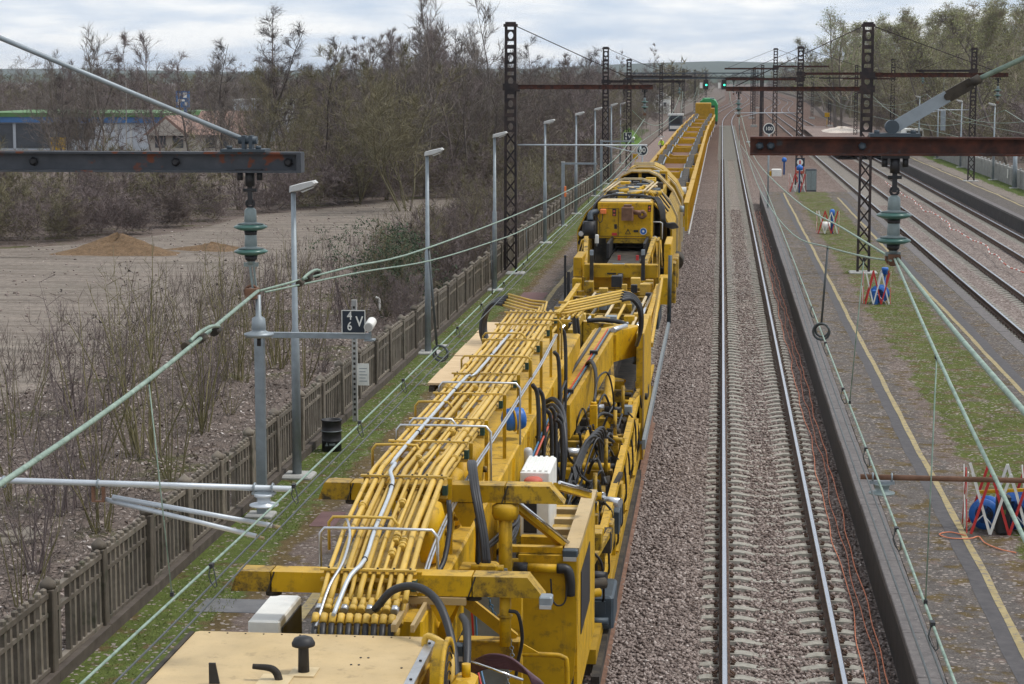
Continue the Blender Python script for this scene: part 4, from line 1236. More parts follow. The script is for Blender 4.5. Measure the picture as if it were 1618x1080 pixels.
M1 = thing('track_renewal_machine', 'long yellow track renewal machine covered in bundled hydraulic pipes and black hoses', 'rail machine', (XA, 12, 0), 'vehicles of the yellow work train')
# -- chassis
T('underframe', 'machine_dark', M1, lambda t: (t.box(-3.95, -1.80, 6, 55.5, 0.78, 1.05), t.box(-3.6, -3.3, 6, 55.5, 1.052, 1.35), t.box(-2.5, -2.2, 23, 55.5, 1.052, 1.30)))
for y in (11.5, 27.5, 50.5): bogie(M1, y)
for i in range(9):
    y = 23.4 + i * 1.85
    T('cross_beam', 'yellow_oily', M1, lambda t: t.box(-2.45, -1.58, y, y + 0.16, 1.30 + 0.1 * (i % 3), 1.52 + 0.1 * (i % 3)))
for y in (24.3, 26.2, 28.4, 30.6, 33.0):
    T('cross_tube', 'yellow', M1, lambda t: t.cyl((-2.45, y, 1.72), (-1.6, y, 1.72), 0.055, 10))
# -- main box girder under the pipes
T('main_girder', 'yellow', M1, lambda t: t.cbox(-3.28, -2.42, 16.6, 36.0, 2.25, 3.06, 0.02))
for y in (18.2, 20.1, 22.0, 23.9, 25.8, 27.7, 29.6, 31.5):
    T('girder_stiffener', 'yellow', M1, lambda t: t.bar((-2.405, y, 2.3), (-2.405, y + 0.25, 3.02), 0.05, 0.03, (1, 0, 0)))
for y in (18.5, 22.5, 27.0, 31.5, 35.0):
    for x in (-3.15, -2.55):
        T('girder_leg', 'yellow_oily', M1, lambda t: t.box(x - 0.10, x + 0.10, y - 0.12, y + 0.12, 1.04, 2.26))
# -- cab at the near end
cab = T('cab_body', 'yellow', M1, lambda t: (t.box(-4.20, -2.22, 5.5, 16.10, 1.06, 2.96),))
T('cab_roof', 'roof_tan', M1, lambda t: t.cbox(-4.25, -2.24, 5.4, 16.18, 2.965, 3.04, 0.03))
T('roof_edge_strip', 'alu', M1, lambda t: (t.box(-2.30, -2.225, 5.6, 16.0, 3.042, 3.056),))
for i in range(14):
    T('rivet', 'black_steel', M1, lambda t: t.cyl((-2.262, 9.4 + i * 0.5, 3.056), (-2.262, 9.4 + i * 0.5, 3.066), 0.012, 6))
T('roof_seam', 'yellow_oily', M1, lambda t: t.box(-4.2, -2.3, 12.35, 12.362, 3.041, 3.046))
for i in range(12):
    T('rivet', 'machine_dark', M1, lambda t: t.cyl((-4.1 + i * .15, 16.1, 3.04), (-4.1 + i * .15, 16.1, 3.045), 0.008, 6))
T('roof_edge_strip', 'machine_dark', M1, lambda t: t.box(-4.262, -4.225, 5.6, 16.1, 3.0, 3.05))
p = at(480, 1063, Z=3.04)
vent = T('roof_vent', 'black_steel', M1, lambda t: t.lathe((p.x, p.y, 3.05), [(0.044, 0), (0.040, 0.18), (0.040, 0.20), (0.088, 0.205), (0.090, 0.225), (0.070, 0.262), (0.03, 0.278)], 18))
T('vent_plate', 'cream', M1, lambda t: t.box(p.x - 0.10, p.x + 0.10, p.y - 0.12, p.y + 0.12, 3.042, 3.052), vent)
p = at(437, 1075, Z=3.04)
ex = T('exhaust_pipe', 'machine_dark', M1, lambda t: t.tube(smooth([(p.x + 0.02, p.y, 3.04), (p.x, p.y, 3.10), (p.x - 0.05, p.y, 3.135), (p.x - 0.18, p.y, 3.145)], 5), [0.03, 0.03, 0.026, 0.02], 10))
T('exhaust_plate', 'cream', M1, lambda t: t.box(p.x - 0.13, p.x + 0.11, p.y - 0.14, p.y + 0.14, 3.042, 3.050), ex)
p = at(340, 1080, Z=3.04)
T('antenna_fin', 'rubber', M1, lambda t: t.prism([(p.x - 0.045, 3.042), (p.x + 0.035, 3.042), (p.x + 0.005, 3.20), (p.x - 0.045, 3.20)], p.y - 0.008, p.y + 0.008, 'y'))
for dx, dy in ((0.32, 0.25), (0.38, 0.25), (0.36, 0.45), (0.42, 0.45), (0.72, 0.2)):
    q = at(480, 1063, Z=3.04)
    T('screw', 'black_steel', M1, lambda t: t.cyl((q.x + dx, q.y + dy, 3.04), (q.x + dx, q.y + dy, 3.046), 0.010, 6))
# radiator drum beside the cab
dr = T('fan_housing', 'yellow', M1, lambda t: (t.lathe((-2.13, 15.3, 2.86), [(0.02, 0.0), (0.38, 0.0), (0.38, 0.07), (0.41, 0.075), (0.41, 0.105), (0.36, 0.105), (0.36, 0.09), (0.02, 0.09)], 28, (1, 0, 0))))
def grille(t):
    for r in (0.08, 0.15, 0.22, 0.29, 0.34): t.torus((-2.03, 15.3, 2.86), r, 0.006, (1, 0, 0), 28, 4)
T('fan_grille', 'machine_dark', M1, grille, dr)
T('gear_block', 'yellow', M1, lambda t: (t.cbox(-2.0, -1.82, 15.2, 15.5, 2.80, 2.96, 0.03), t.cyl((-1.90, 15.35, 2.95), (-1.90, 15.35, 3.06), 0.035, 10)))
# white cooling box behind the cab
ac = T('cooler_box', 'white_paint', M1, lambda t: t.cbox(-3.98, -3.70, 16.95, 17.85, 2.50, 2.92, 0.015))
T('cooler_side', 'black_steel', M1, lambda t: t.box(-3.698, -3.685, 17.0, 17.8, 2.52, 2.85), ac)
T('cooler_shelf', 'machine_dark', M1, lambda t: (t.box(-4.0, -3.3, 16.9, 17.9, 2.44, 2.495)))
# -- hydraulic pipes
PY = [16.64, 16.78, 16.95, 17.8, 18.95, 19.3, 22.0, 26.0, 30.0, 32.4]
PZs = [3.19, 3.26, 3.34, 3.58, 3.76, 3.80, 3.80, 3.78, 3.80, 3.84]
def pz(y): return float(np.interp(y, PY, PZs))
CLY = [16.95, 18.95, 20.6, 22.0, 23.9, 25.6, 27.2, 28.9, 30.6, 32.0]
UP = []
for i in range(10):
    x = -3.275 + i * 0.078
    rr_ = [0.020, 0.025, 0.024, 0.019, 0.026, 0.018, 0.017, 0.019, 0.030, 0.025, 0.030][i]
    pts = [(x + tr.uniform(-.004, .004), y, pz(y) + 0.012) for y in PY]
    jx = 0.03 * (1 if i % 2 else -1)
    if i in (2, 5, 7):
        pts = pts[:5] + [(x, 19.6, pz(19.6) + .012), (x + jx, 20.0, pz(20) + .012), (x + jx, 24.4, pz(24.4) + .012), (x, 24.8, pz(24.8) + .012)] + [(x, y, pz(y) + 0.012) for y in PY[7:]]
    UP.append(T('pipe', 'pipe_yellow', M1, lambda t: t.tube(pts, rr_, 9)))
for i in range(7):
    x = -3.23 + i * 0.105
    rr_ = [0.022, 0.024, 0.020, 0.026, 0.022, 0.024, 0.021, 0.026, 0.027, 0.026][i]
    pts = [(x, y, pz(y) - 0.10) for y in PY]
    T('pipe', 'pipe_yellow', M1, lambda t: t.tube(pts, rr_, 9))
# branch elbows and couplings on the pipes
for k in range(26):
    i = tr.randrange(11); y = tr.choice([17.4, 18.2, 19.7, 20.9, 21.5, 22.8, 24.6, 26.4, 28.0, 29.7]) + tr.uniform(-.2, .2)
    x = -3.275 + i * 0.0705
    T('pipe_coupling', 'pipe_yellow', M1, lambda t: (t.cyl((x, y - .05, pz(y - .05) + .012), (x, y + .05, pz(y + .05) + .012), 0.034, 6), t.cyl((x, y - .02, pz(y) + .012), (x, y + .02, pz(y) + .012), 0.040, 8)))
# hose ends where the pipes dive behind the cab
for i in range(20):
    lvl = i % 2; x = -3.275 + (i // 2) * 0.0705 + (0.035 if lvl else 0)
    z1 = 3.19 + (0.012 if not lvl else -0.095)
    z0 = z1 - 0.08
    hz = T('hose_end', ['rubber', 'pipe_yellow', 'alu'], M1, lambda t: (t.mat(0).tube([(x, 16.24, z0 - 0.25), (x, 16.34, z0 - 0.04)], 0.026, 8), t.mat(1).cyl((x, 16.34, z0 - 0.04), (x, 16.40, z0 + 0.02), 0.032, 6), t.mat(2 if i % 3 == 0 else 1).cyl((x, 16.52, z0 + 0.02), (x, 16.56, z0 + 0.045), 0.036, 6), t.mat(1).cyl((x, 16.56, z0 + .045), (x, 16.66, z1), 0.030, 6)))
# clamp bars across the bundle, with green pads
for k, y in enumerate(CLY):
    z = pz(y)
    cb = T('clamp_bar', 'pipe_yellow', M1, lambda t: (t.box(-3.34, -2.52, y - 0.025, y + 0.025, z + 0.040, z + 0.058), t.box(-3.34, -2.52, y - 0.030, y + 0.030, z - 0.050, z - 0.028), t.box(-3.34, -2.52, y - 0.03, y + 0.03, z - 0.155, z - 0.125)))
    def bolts(t):
        for j in range(6): t.cyl((-3.27 + j * 0.14, y, z + 0.058), (-3.27 + j * 0.14, y, z + 0.070), 0.010, 6)
    tag(T('clamp_bolts', 'black_steel', M1, bolts, cb), kind='stuff')
    T('clamp_pad', 'dark_green', M1, lambda t: (t.box(-2.56, -2.515, y - 0.05, y + 0.05, z - 0.12, z - 0.03),), cb)
    for x in (-3.30, -2.50):
        T('pipe_support', 'yellow', M1, lambda t: t.box(x - 0.02, x + 0.02, y + 0.032, y + 0.07, 3.06, z + 0.03))
# silver conduit wandering over the pipes
def sil(pts, name='conduit', r=0.020, mat='alu'):
    P = [at(a, b_, Y=Y) for a, b_, Y in pts]
    P = [Vector((q.x, q.y, max(q.z, pz(q.y) + 0.055) if 16.4 < q.y < 32 else q.z)) for q in P]
    T(name, mat, M1, lambda t: t.tube(P, r, 8))
cond = [(-3.12, 16.35, 3.15), (-3.10, 16.55, 3.24), (-3.06, 16.80, 3.37), (-2.98, 17.05, 3.45), (-2.98, 17.6, 3.60), (-2.98, 18.3, 3.72), (-3.0, 18.72, 3.80), (-3.05, 18.9, 3.86), (-3.05, 19.2, 3.88), (-3.10, 19.5, 3.87), (-3.10, 22.4, 3.87), (-3.10, 25.2, 3.85), (-3.02, 25.5, 3.85), (-3.0, 29.8, 3.86)]
T('conduit', 'galv_light', M1, lambda t: t.tube(smooth(cond, 3), 0.019, 8))
for y in (17.06, 18.6, 21.0, 24.0, 27.2):
    T('conduit_clip', 'black_steel', M1, lambda t: t.torus((float(np.interp(y, [c[1] for c in cond], [c[0] for c in cond])), y, float(np.interp(y, [c[1] for c in cond], [c[2] for c in cond]))), 0.022, 0.006, (0, 1, 0), 10, 4))
T('conduit', 'alu', M1, lambda t: t.tube(smooth([(-3.26, 16.3, 3.06), (-3.22, 16.7, 3.30), (-3.16, 17.0, 3.43), (-3.17, 17.4, 3.56), (-3.24, 17.7, 3.64), (-3.30, 17.9, 3.62)], 4), 0.013, 7))
# braided cable along the right of the bundle
for dx in (0, 0.025):
    T('braided_cable', 'alu', M1, lambda t: t.tube(smooth([(-2.50 + dx, 16.9, 3.22), (-2.49 + dx, 17.8, 3.42), (-2.47 + dx, 19.0, 3.55), (-2.45 + dx, 20.5, 3.62), (-2.47 + dx, 22.2, 3.58), (-2.44 + dx, 24, 3.62), (-2.47 + dx, 26, 3.58), (-2.44 + dx, 28, 3.62), (-2.46 + dx, 31, 3.66)], 5), 0.012, 6))
# guard hoops over the pipes
def hoop(y, mat, xl, xr, h, dl, drp, r=0.014, dy=0.0):
    z = pz(y) + h
    P = [(xl, y - dy, z - dl), (xl, y, z - 0.05), (xl + 0.04, y, z), ((xl + xr) / 2, y, z + 0.004), (xr - 0.05, y, z), (xr, y, z - 0.06), (xr, y - dy, z - drp)]
    T('guard_hoop', mat, M1, lambda t: t.tube(P, r, 8))
hoop(17.55, 'alu', -3.46, -2.42, 0.10, 0.45, 0.75); hoop(17.75, 'pipe_yellow', -3.42, -2.80, 0.10, 0.30, 0.20)
hoop(21.4, 'alu', -3.38, -2.38, 0.075, 0.3, 0.7); hoop(21.8, 'alu', -3.30, -2.80, 0.08, 0.18, 0.12)
hoop(24.6, 'alu', -3.36, -2.38, 0.075, 0.2, 0.75); hoop(26.9, 'pipe_yellow', -3.38, -2.45, 0.09, 0.25, 0.3); hoop(29.2, 'pipe_yellow', -3.36, -2.75, 0.10, 0.25, 0.2)
hoop(30.9, 'pipe_yellow', -3.0, -2.36, 0.08, 0.15, 0.6); hoop(20.2, 'pipe_yellow', -3.44, -2.95, 0.08, 0.25, 0.1); hoop(23.0, 'pipe_yellow', -3.42, -3.0, 0.08, 0.25, 0.1)
# hose drums under the pipes
for k, y in enumerate([18.6, 19.25, 20.2, 20.95, 21.7]):
    dd = T('hose_drum', 'yellow', M1, lambda t: t.lathe((-2.70, y, 3.36), [(0.05, 0), (0.29, 0.0), (0.30, 0.10), (0.27, 0.16), (0.14, 0.20), (0.05, 0.205)], 24, (1, 0, 0)))
    T('drum_hub', 'yellow_oily', M1, lambda t: t.cyl((-2.50, y, 3.36), (-2.455, y, 3.36), 0.035, 8), dd)
# transverse folding beams
def wing(y, z0, z1, xl, xr, hinge_l, hinge_r, lab):
    T('folding_beam', 'yellow', M1, lambda t: t.box(hinge_l + 0.006, hinge_r - 0.006, y, y + 0.22, z0, z1))
    T('folding_beam_tip', 'yellow_oily', M1, lambda t: t.prism([(xl, z0), (hinge_l - 0.006, z0), (hinge_l - 0.006, z1), (xl + 0.06, z1)], y - 0.004, y + 0.224, 'y'))
    T('folding_beam_tip', 'yellow_oily', M1, lambda t: t.prism([(hinge_r + 0.006, z0), (xr, z0), (xr - 0.14, z1), (hinge_r + 0.006, z1)], y - 0.004, y + 0.224, 'y'))
    for x in (hinge_l, hinge_r):
        T('beam_hinge', 'machine_dark', M1, lambda t: (t.bar((x - 0.03, y - 0.006, z0), (x + 0.03, y - 0.006, z1), 0.012, 0.012, (0, 1, 0)), t.cyl((x, y + 0.11, z0 - 0.05), (x, y + 0.11, z0 - 0.002), 0.07, 12)))
wing(16.98, 3.17, 3.345, -4.13, -1.44, -3.78, -2.05, 'near'); wing(19.0, 3.56, 3.725, -3.76, -1.42, -3.45, -1.98, 'second')
for (x, y, z) in [(-2.35, 19.02, 3.40), (-2.3, 17.0, 3.02)]:
    T('beam_gusset', 'yellow', M1, lambda t: t.prism([(x - 0.16, z + 0.15), (x + 0.16, z + 0.15), (x + 0.04, z - 0.08), (x - 0.04, z - 0.08)], y, y + 0.06, 'y'))
# posts, struts and I-beam bracket right of the girder, near end
T('jack_post', 'yellow', M1, lambda t: (t.cyl((-1.98, 19.05, 2.35), (-1.98, 19.05, 3.55), 0.065, 14), t.lathe((-1.98, 19.05, 3.40), [(0.11, 0), (0.13, 0.05), (0.13, 0.12), (0.08, 0.15)], 12)))
T('jack_post', 'yellow', M1, lambda t: (t.cyl((-1.78, 17.10, 2.72), (-1.78, 17.10, 3.17), 0.05, 14), t.torus((-1.78, 17.10, 2.98), 0.055, 0.012, (0, 0, 1), 14, 5)))
T('diagonal_strut', 'yellow', M1, lambda t: t.bar((-2.20, 17.3, 3.10), (-1.75, 17.55, 2.66), 0.10, 0.05, (0, 1, 0)))
T('diagonal_strut', 'yellow', M1, lambda t: t.bar((-2.22, 17.35, 3.08), (-2.42, 17.6, 2.60), 0.10, 0.05, (0, 1, 0)))
T('stub_beam', 'yellow_oily', M1, lambda t: t.ibeam((-2.22, 17.5, 2.57), (-1.70, 17.5, 2.57), 0.16, 0.19, 0.016))
T('stub_beam_cap', 'yellow', M1, lambda t: t.box(-1.698, -1.68, 17.41, 17.59, 2.47, 2.67))
T('hydraulic_ram', ['yellow', 'chrome'], M1, lambda t: (t.mat(0).bar((-2.0, 19.4, 3.52), (-1.50, 20.3, 2.86), 0.07, 0.07), t.mat(1).cyl((-1.97, 19.35, 3.565), (-1.47, 20.2, 2.92), 0.018, 8)))
T('hydraulic_ram', ['yellow', 'chrome'], M1, lambda t: (t.mat(0).bar((-1.60, 20.4, 3.45), (-1.36, 21.6, 3.12), 0.08, 0.07), t.mat(1).cyl((-1.57, 20.35, 3.50), (-1.33, 21.5, 3.18), 0.018, 8)))
T('work_light', ['slate_blue', 'lamp_glass'], M1, lambda t: (t.mat(0).cbox(-1.51, -1.36, 19.95, 20.05, 2.83, 2.90, 0.01), t.mat(1).box(-1.50, -1.37, 19.94, 19.949, 2.79, 2.83)))
T('work_light', ['galv', 'lamp_glass'], M1, lambda t: (t.mat(0).cbox(-1.475, -1.365, 16.9, 17.05, 3.13, 3.20, 0.01), t.mat(1).box(-1.47, -1.37, 16.89, 16.899, 3.10, 3.13)))
T('work_light', ['slate_blue', 'lamp_glass'], M1, lambda t: (t.mat(0).cbox(-2.12, -2.0, 16.0, 16.1, 2.93, 3.02, 0.01), t.mat(1).box(-2.11, -2.01, 15.99, 15.999, 2.89, 2.93)))
# rear face panel of the equipment bay with rounded corner and its tubes
pan = T('equipment_panel', 'yellow', M1, lambda t: t.prism([(-1.95, 1.25), (-1.52, 1.25), (-1.40, 1.60), (-1.37, 2.05), (-1.37, 2.83), (-1.95, 2.83)], 20.0, 20.05, 'y'))
T('equipment_panel', 'yellow', M1, lambda t: t.prism([(20.055, 1.3), (22.9, 1.3), (22.9, 2.83), (20.055, 2.83)], -1.40, -1.365, 'x'))
T('panel_window', 'black_steel', M1, lambda t: t.box(-1.362, -1.355, 20.5, 21.9, 1.9, 2.55), pan)
T('bay_frame', 'roof_tan', M1, lambda t: t.box(-1.50, -1.35, 20.06, 23.0, 2.835, 2.90))
T('bay_frame', 'yellow', M1, lambda t: t.box(-2.05, -1.52, 20.06, 20.16, 2.84, 2.90))
for i in range(7):
    T('bay_slat', 'roof_tan' if i % 2 else 'yellow', M1, lambda t: t.box(-2.05, -1.505, 21.3 + i * 0.26, 21.42 + i * 0.26, 2.62 + 0.03 * (i % 2), 2.72 + 0.03 * (i % 2)))
T('intake_pipe', ['yellow', 'rubber'], M1, lambda t: (t.mat(0).cyl((-1.85, 19.92, 2.72), (-1.56, 19.92, 2.72), 0.045, 12), t.mat(1).tube(smooth([(-1.56, 19.92, 2.72), (-1.46, 19.92, 2.71), (-1.43, 19.92, 2.60), (-1.43, 19.94, 2.45)], 4), 0.05, 10), t.mat(1).cyl((-1.99, 19.92, 2.72), (-1.85, 19.92, 2.72), 0.055, 12)))
T('hand_rail', 'yellow', M1, lambda t: t.tube(smooth([(-1.86, 18.6, 2.22), (-1.55, 18.6, 2.22), (-1.40, 18.6, 2.20), (-1.36, 18.6, 2.08), (-1.36, 18.6, 1.3)], 5), 0.024, 9))
T('hand_rail_gusset', 'yellow', M1, lambda t: t.prism([(-1.84, 2.24), (-1.62, 2.24), (-1.84, 2.36)], 18.58, 18.60, 'y'))
T('side_post', 'yellow', M1, lambda t: (t.box(-1.90, -1.78, 18.55, 18.68, 1.2, 2.95)))
T('step_plate', 'yellow', M1, lambda t: t.box(-1.75, -1.35, 18.4, 18.9, 1.42, 1.46))
T('back_plate', 'galv', M1, lambda t: t.box(-2.36, -1.95, 18.9, 18.93, 1.5, 2.95))
T('equipment_box', 'yellow', M1, lambda t: t.cbox(-2.36, -2.22, 18.5, 18.75, 2.75, 3.05, 0.012))
T('valve_block', 'yellow', M1, lambda t: (t.cbox(-2.17, -1.99, 18.45, 18.6, 2.86, 3.10, 0.02), t.cyl((-2.24, 18.5, 3.05), (-1.94, 18.5, 3.05), 0.035, 10)))
# white cooling unit
wc = T('cooler_unit', 'white_paint', M1, lambda t: t.cbox(-2.08, -1.76, 21.5, 22.4, 2.68, 3.38, 0.015))
T('cooler_opening', 'black_steel', M1, lambda t: t.box(-2.04, -1.90, 21.488, 21.497, 2.72, 3.25), wc)
for i in range(5):
    T('cooler_rib', 'white_paint', M1, lambda t: t.box(-2.06 + i * 0.06, -2.03 + i * 0.06, 21.52, 22.38, 3.381, 3.392), wc)
T('beacon', 'red_dust', M1, lambda t: t.lathe((-1.93, 21.42, 3.28), [(0.10, 0), (0.10, 0.03), (0.07, 0.055), (0.02, 0.06)], 14))
T('canister', 'lamp_grey', M1, lambda t: t.lathe((-2.28, 24.6, 2.78), [(0.055, 0), (0.055, 0.26), (0.04, 0.29), (0.01, 0.30)], 14))
T('blue_tank', 'blue', M1, lambda t: t.lathe((-2.66, 25.2, 3.30), [(0.06, 0), (0.12, 0.03), (0.14, 0.07), (0.14, 0.24), (0.12, 0.28), (0.06, 0.30)], 20, (0.9, 0.35, 0.1)))
T('tank_strap', 'yellow', M1, lambda t: t.torus((-2.53, 25.25, 3.315), 0.146, 0.014, (0.9, 0.35, 0.1), 20, 5))
# plywood covers on the platform side
for i in range(5):
    T('cover_board', 'plywood', M1, lambda t: t.box(-4.22, -3.36, 29.6 + i * 1.52, 31.105 + i * 1.52, 3.07 - 0.012 * (i % 2), 3.10 - 0.012 * (i % 2)))
T('cover_frame', 'machine_dark', M1, lambda t: (t.box(-4.20, -4.12, 29.6, 37.1, 2.97, 3.05), t.box(-3.5, -3.42, 29.6, 37.1, 2.97, 3.05)))
T('side_arm', 'yellow_oily', M1, lambda t: (t.bar((-3.75, 24.8, 2.95), (-3.35, 25.4, 3.15), 0.05, 0.05), t.bar((-3.9, 22.6, 3.1), (-3.4, 26.5, 3.2), 0.03, 0.05)))
# -- right-hand side frame (truss along the machine)
SXo = -1.50
T('side_chord', 'yellow', M1, lambda t: t.bar((SXo, 26.5, 1.50), (SXo, 41, 1.62), 0.10, 0.14))
T('side_chord', 'yellow', M1, lambda t: t.bar((SXo, 24.5, 0.52), (SXo, 46, 0.55), 0.12, 0.18))
T('side_chord', 'yellow', M1, lambda t: t.bar((SXo + 0.04, 26.0, 1.05), (SXo + 0.04, 46, 1.10), 0.06, 0.07))
for i in range(11):
    y = 26.6 + i * 1.45
    T('side_post', 'yellow' if i % 3 else 'yellow_oily', M1, lambda t: t.box(SXo - 0.045, SXo + 0.045, y, y + 0.12, 0.62, 1.44))
    if i % 2 == 0:
        T('side_brace', 'yellow', M1, lambda t: t.bar((SXo + 0.05, y + 0.1, 0.65), (SXo + 0.05, y + 1.5, 1.42), 0.03, 0.07, (1, 0, 0)))
for i in range(5):
    y = 25 + i * 2.7
    T('side_cylinder', ['machine_dark', 'yellow_oily'], M1, lambda t: (t.mat(0).cyl((SXo - 0.16, y, 0.7), (SXo - 0.16, y + 0.1, 1.6), 0.07, 10), t.mat(1).cyl((SXo - 0.16, y + 0.1, 1.6), (SXo - 0.16, y + 0.16, 2.15), 0.03, 8)))
T('mudguard_plate', 'yellow_oily', M1, lambda t: t.prism([(-2.2, 1.55), (-1.56, 1.55), (-1.56, 2.15), (-1.8, 2.32), (-2.2, 2.32)], 24.0, 24.05, 'y'))
T('large_wheel', 'rubber', M1, lambda t: t.lathe((-1.80, 24.5, 1.45), [(0.1, 0), (0.34, 0.0), (0.38, 0.05), (0.38, 0.13), (0.34, 0.18), (0.1, 0.18)], 22, (1, 0, 0)))
T('buffer_block', 'slate_blue', M1, lambda t: (t.cbox(-1.78, -1.30, 25.9, 26.9, 0.50, 0.92, 0.03), t.box(-1.74, -1.4, 25.87, 25.898, 0.70, 0.86), t.cyl((-1.7, 25.8, 0.62), (-1.36, 25.8, 0.62), 0.05, 10)))
T('rail_clamp', 'machine_dark', M1, lambda t: (t.box(-1.72, -1.55, 25.2, 25.5, 0.08, 0.6), t.box(-1.85, -1.45, 25.25, 25.45, 0.1, 0.25)))
# -- crane boom
bq = [(-2.49, 31.6, 2.22), (-2.12, 38.3, 2.58), (-1.66, 39.3, 2.55)]
def boom(t):
    t.bar(bq[0], bq[1], 0.42, 0.54); 
T('boom', 'yellow', M1, boom)
T('boom_elbow', 'yellow', M1, lambda t: t.bar((-2.16, 38.1, 2.56), bq[2], 0.46, 0.56))
T('boom_rib', 'yellow', M1, lambda t: t.bar((-1.93, 37.9, 2.32), (-1.93, 37.9, 2.80), 0.10, 0.02, (0, 1, 0)))
for dx, mt in ((0.06, 'red'), (0.10, 'blue_hose'), (0.13, 'machine_dark'), (-0.09, 'rubber')):
    T('boom_hose', mt, M1, lambda t: t.tube([(bq[0][0] + dx, bq[0][1], bq[0][2] + 0.285), (bq[1][0] + dx, bq[1][1], bq[1][2] + 0.285)], 0.012 if dx > 0 else 0.03, 6))
for dx in (-0.17, -0.14, -0.115):
    T('boom_pipe', 'pipe_yellow', M1, lambda t: t.tube([(bq[0][0] + dx, bq[0][1], bq[0][2] + 0.285), (bq[1][0] + dx, bq[1][1], bq[1][2] + 0.285)], 0.012, 6))
for f in (0.12, 0.62):
    T('hose_clip', 'black_steel', M1, lambda t: t.box(bq[0][0] + (bq[1][0] - bq[0][0]) * f + 0.02, bq[0][0] + (bq[1][0] - bq[0][0]) * f + 0.16, 31.6 + 6.7 * f, 31.75 + 6.7 * f, 2.50 + 0.36 * f, 2.56 + 0.36 * f))
T('boom_ram', 'yellow', M1, lambda t: t.cyl((-2.0, 36.2, 1.2), (-1.95, 37.2, 2.1), 0.09, 12))
T('boom_cylinder', 'alu', M1, lambda t: t.cyl((-1.75, 38.8, 2.86), (-1.95, 38.0, 2.88), 0.05, 10))
T('column', 'yellow', M1, lambda t: (t.cbox(-2.02, -1.90, 32.3, 32.45, 1.4, 2.38, 0.01), t.cyl((-1.96, 32.38, 2.38), (-1.96, 32.38, 2.42), 0.05, 8)))
T('column', 'yellow', M1, lambda t: t.bar((-2.16, 29.6, 1.35), (-1.98, 32.2, 1.95), 0.14, 0.10))
T('deep_plate', 'yellow', M1, lambda t: t.prism([(38.2, 0.42), (41.5, 0.42), (42.2, 0.9), (42.2, 2.6), (41.4, 2.80), (38.2, 2.80)], -1.52, -1.38, 'x'))
T('deep_plate_edge', 'roof_tan', M1, lambda t: t.box(-1.40, -1.375, 38.18, 38.21, 0.45, 2.78))
T('deep_plate_step', 'galv', M1, lambda t: t.box(-1.55, -1.37, 38.0, 38.18, 0.75, 0.78))
T('rear_beam', 'yellow_oily', M1, lambda t: t.prism([(-2.72, 2.20), (-1.66, 2.14), (-1.66, 2.48), (-2.0, 2.62), (-2.72, 2.68)], 41.0, 41.12, 'y'))
T('rear_beam_flange', 'yellow', M1, lambda t: t.box(-2.72, -1.66, 40.9, 41.2, 2.08, 2.135))
T('rear_beam_hole', 'old_rail', M1, lambda t: t.cyl((-1.95, 40.98, 2.36), (-1.95, 40.995, 2.36), 0.07, 12))
T('tower_frame', 'yellow_oily', M1, lambda t: (t.box(-2.80, -2.70, 38.2, 38.35, 1.0, 2.85), t.box(-2.80, -2.70, 41.0, 41.15, 1.0, 2.85), t.box(-2.80, -2.70, 38.35, 41.0, 2.7, 2.84)))
# pipes fanning out at the far end of the bundle, to both sides
for i in range(5):
    z = 3.74 + i * 0.022; y = 33.2 + i * 0.22
    T('fan_pipe', 'pipe_yellow', M1, lambda t: t.tube([(-2.95 + 0.05 * i, 32.3, pz(32.3)), (-3.0 + 0.04 * i, y - 0.1, z), (-3.10, y, z + 0.01), (-3.55, y + 0.6, z + 0.05)], 0.020, 7))
    T('fan_pipe', 'pipe_yellow', M1, lambda t: t.tube([(-2.68 + 0.04 * i, 32.3, pz(32.3)), (-2.60 + 0.03 * i, y - 0.1, z), (-2.45, y, z + 0.0), (-1.62, y + 0.9, z + 0.10)], 0.022, 7))
for i in range(4):
    y = 32.6 + i * 0.9
    T('fan_clamp', 'pipe_yellow', M1, lambda t: t.box(-2.75, -2.35, y, y + 0.05, 3.66, 3.70))
for i in range(4):
    T('short_pipe', 'pipe_yellow', M1, lambda t: t.tube([(-2.52 + i * 0.08, 33.0, 3.70), (-2.46 + i * 0.08, 36.4, 3.60)], 0.024, 7))
def hose(P, r=0.022, mat='rubber', name='hose', k=5, n=7):
    T(name, mat, M1, lambda t: t.tube(smooth(P, k), r, n))
for i in range(4):
    hose([(-3.55, 33.8 + i * 0.2, 3.80 + 0.02 * i), (-3.75, 34.0 + .2 * i, 3.78), (-3.92, 34.1 + .2 * i, 3.55), (-3.95, 34.1 + .2 * i, 3.25), (-3.8, 34.3, 2.9)], 0.035)
    hose([(-1.62, 34.1 + i * 0.22, 3.86 + 0.02 * i), (-1.45, 34.4 + .2 * i, 3.84), (-1.33, 34.6 + .2 * i, 3.62), (-1.34, 35.0 + .3 * i, 3.2), (-1.45, 36.5, 2.8)], 0.034)
hose([(-2.60, 40.6, 2.74), (-2.3, 40.6, 2.76), (-1.9, 40.5, 2.72), (-1.70, 40.2, 2.6), (-1.62, 39.9, 2.3), (-1.62, 39.8, 2.0)], 0.045)
hose([(-2.55, 36.0, 3.55), (-2.5, 36.0, 3.0), (-2.42, 36.2, 2.4), (-2.35, 36.5, 1.9)], 0.04)
hose([(-2.62, 37.4, 3.5), (-2.55, 37.4, 3.0), (-2.50, 37.5, 2.5)], 0.03)
hose([(-3.6, 33, 3.05), (-3.5, 34.2, 3.14), (-3.2, 34.6, 3.2)], 0.05)
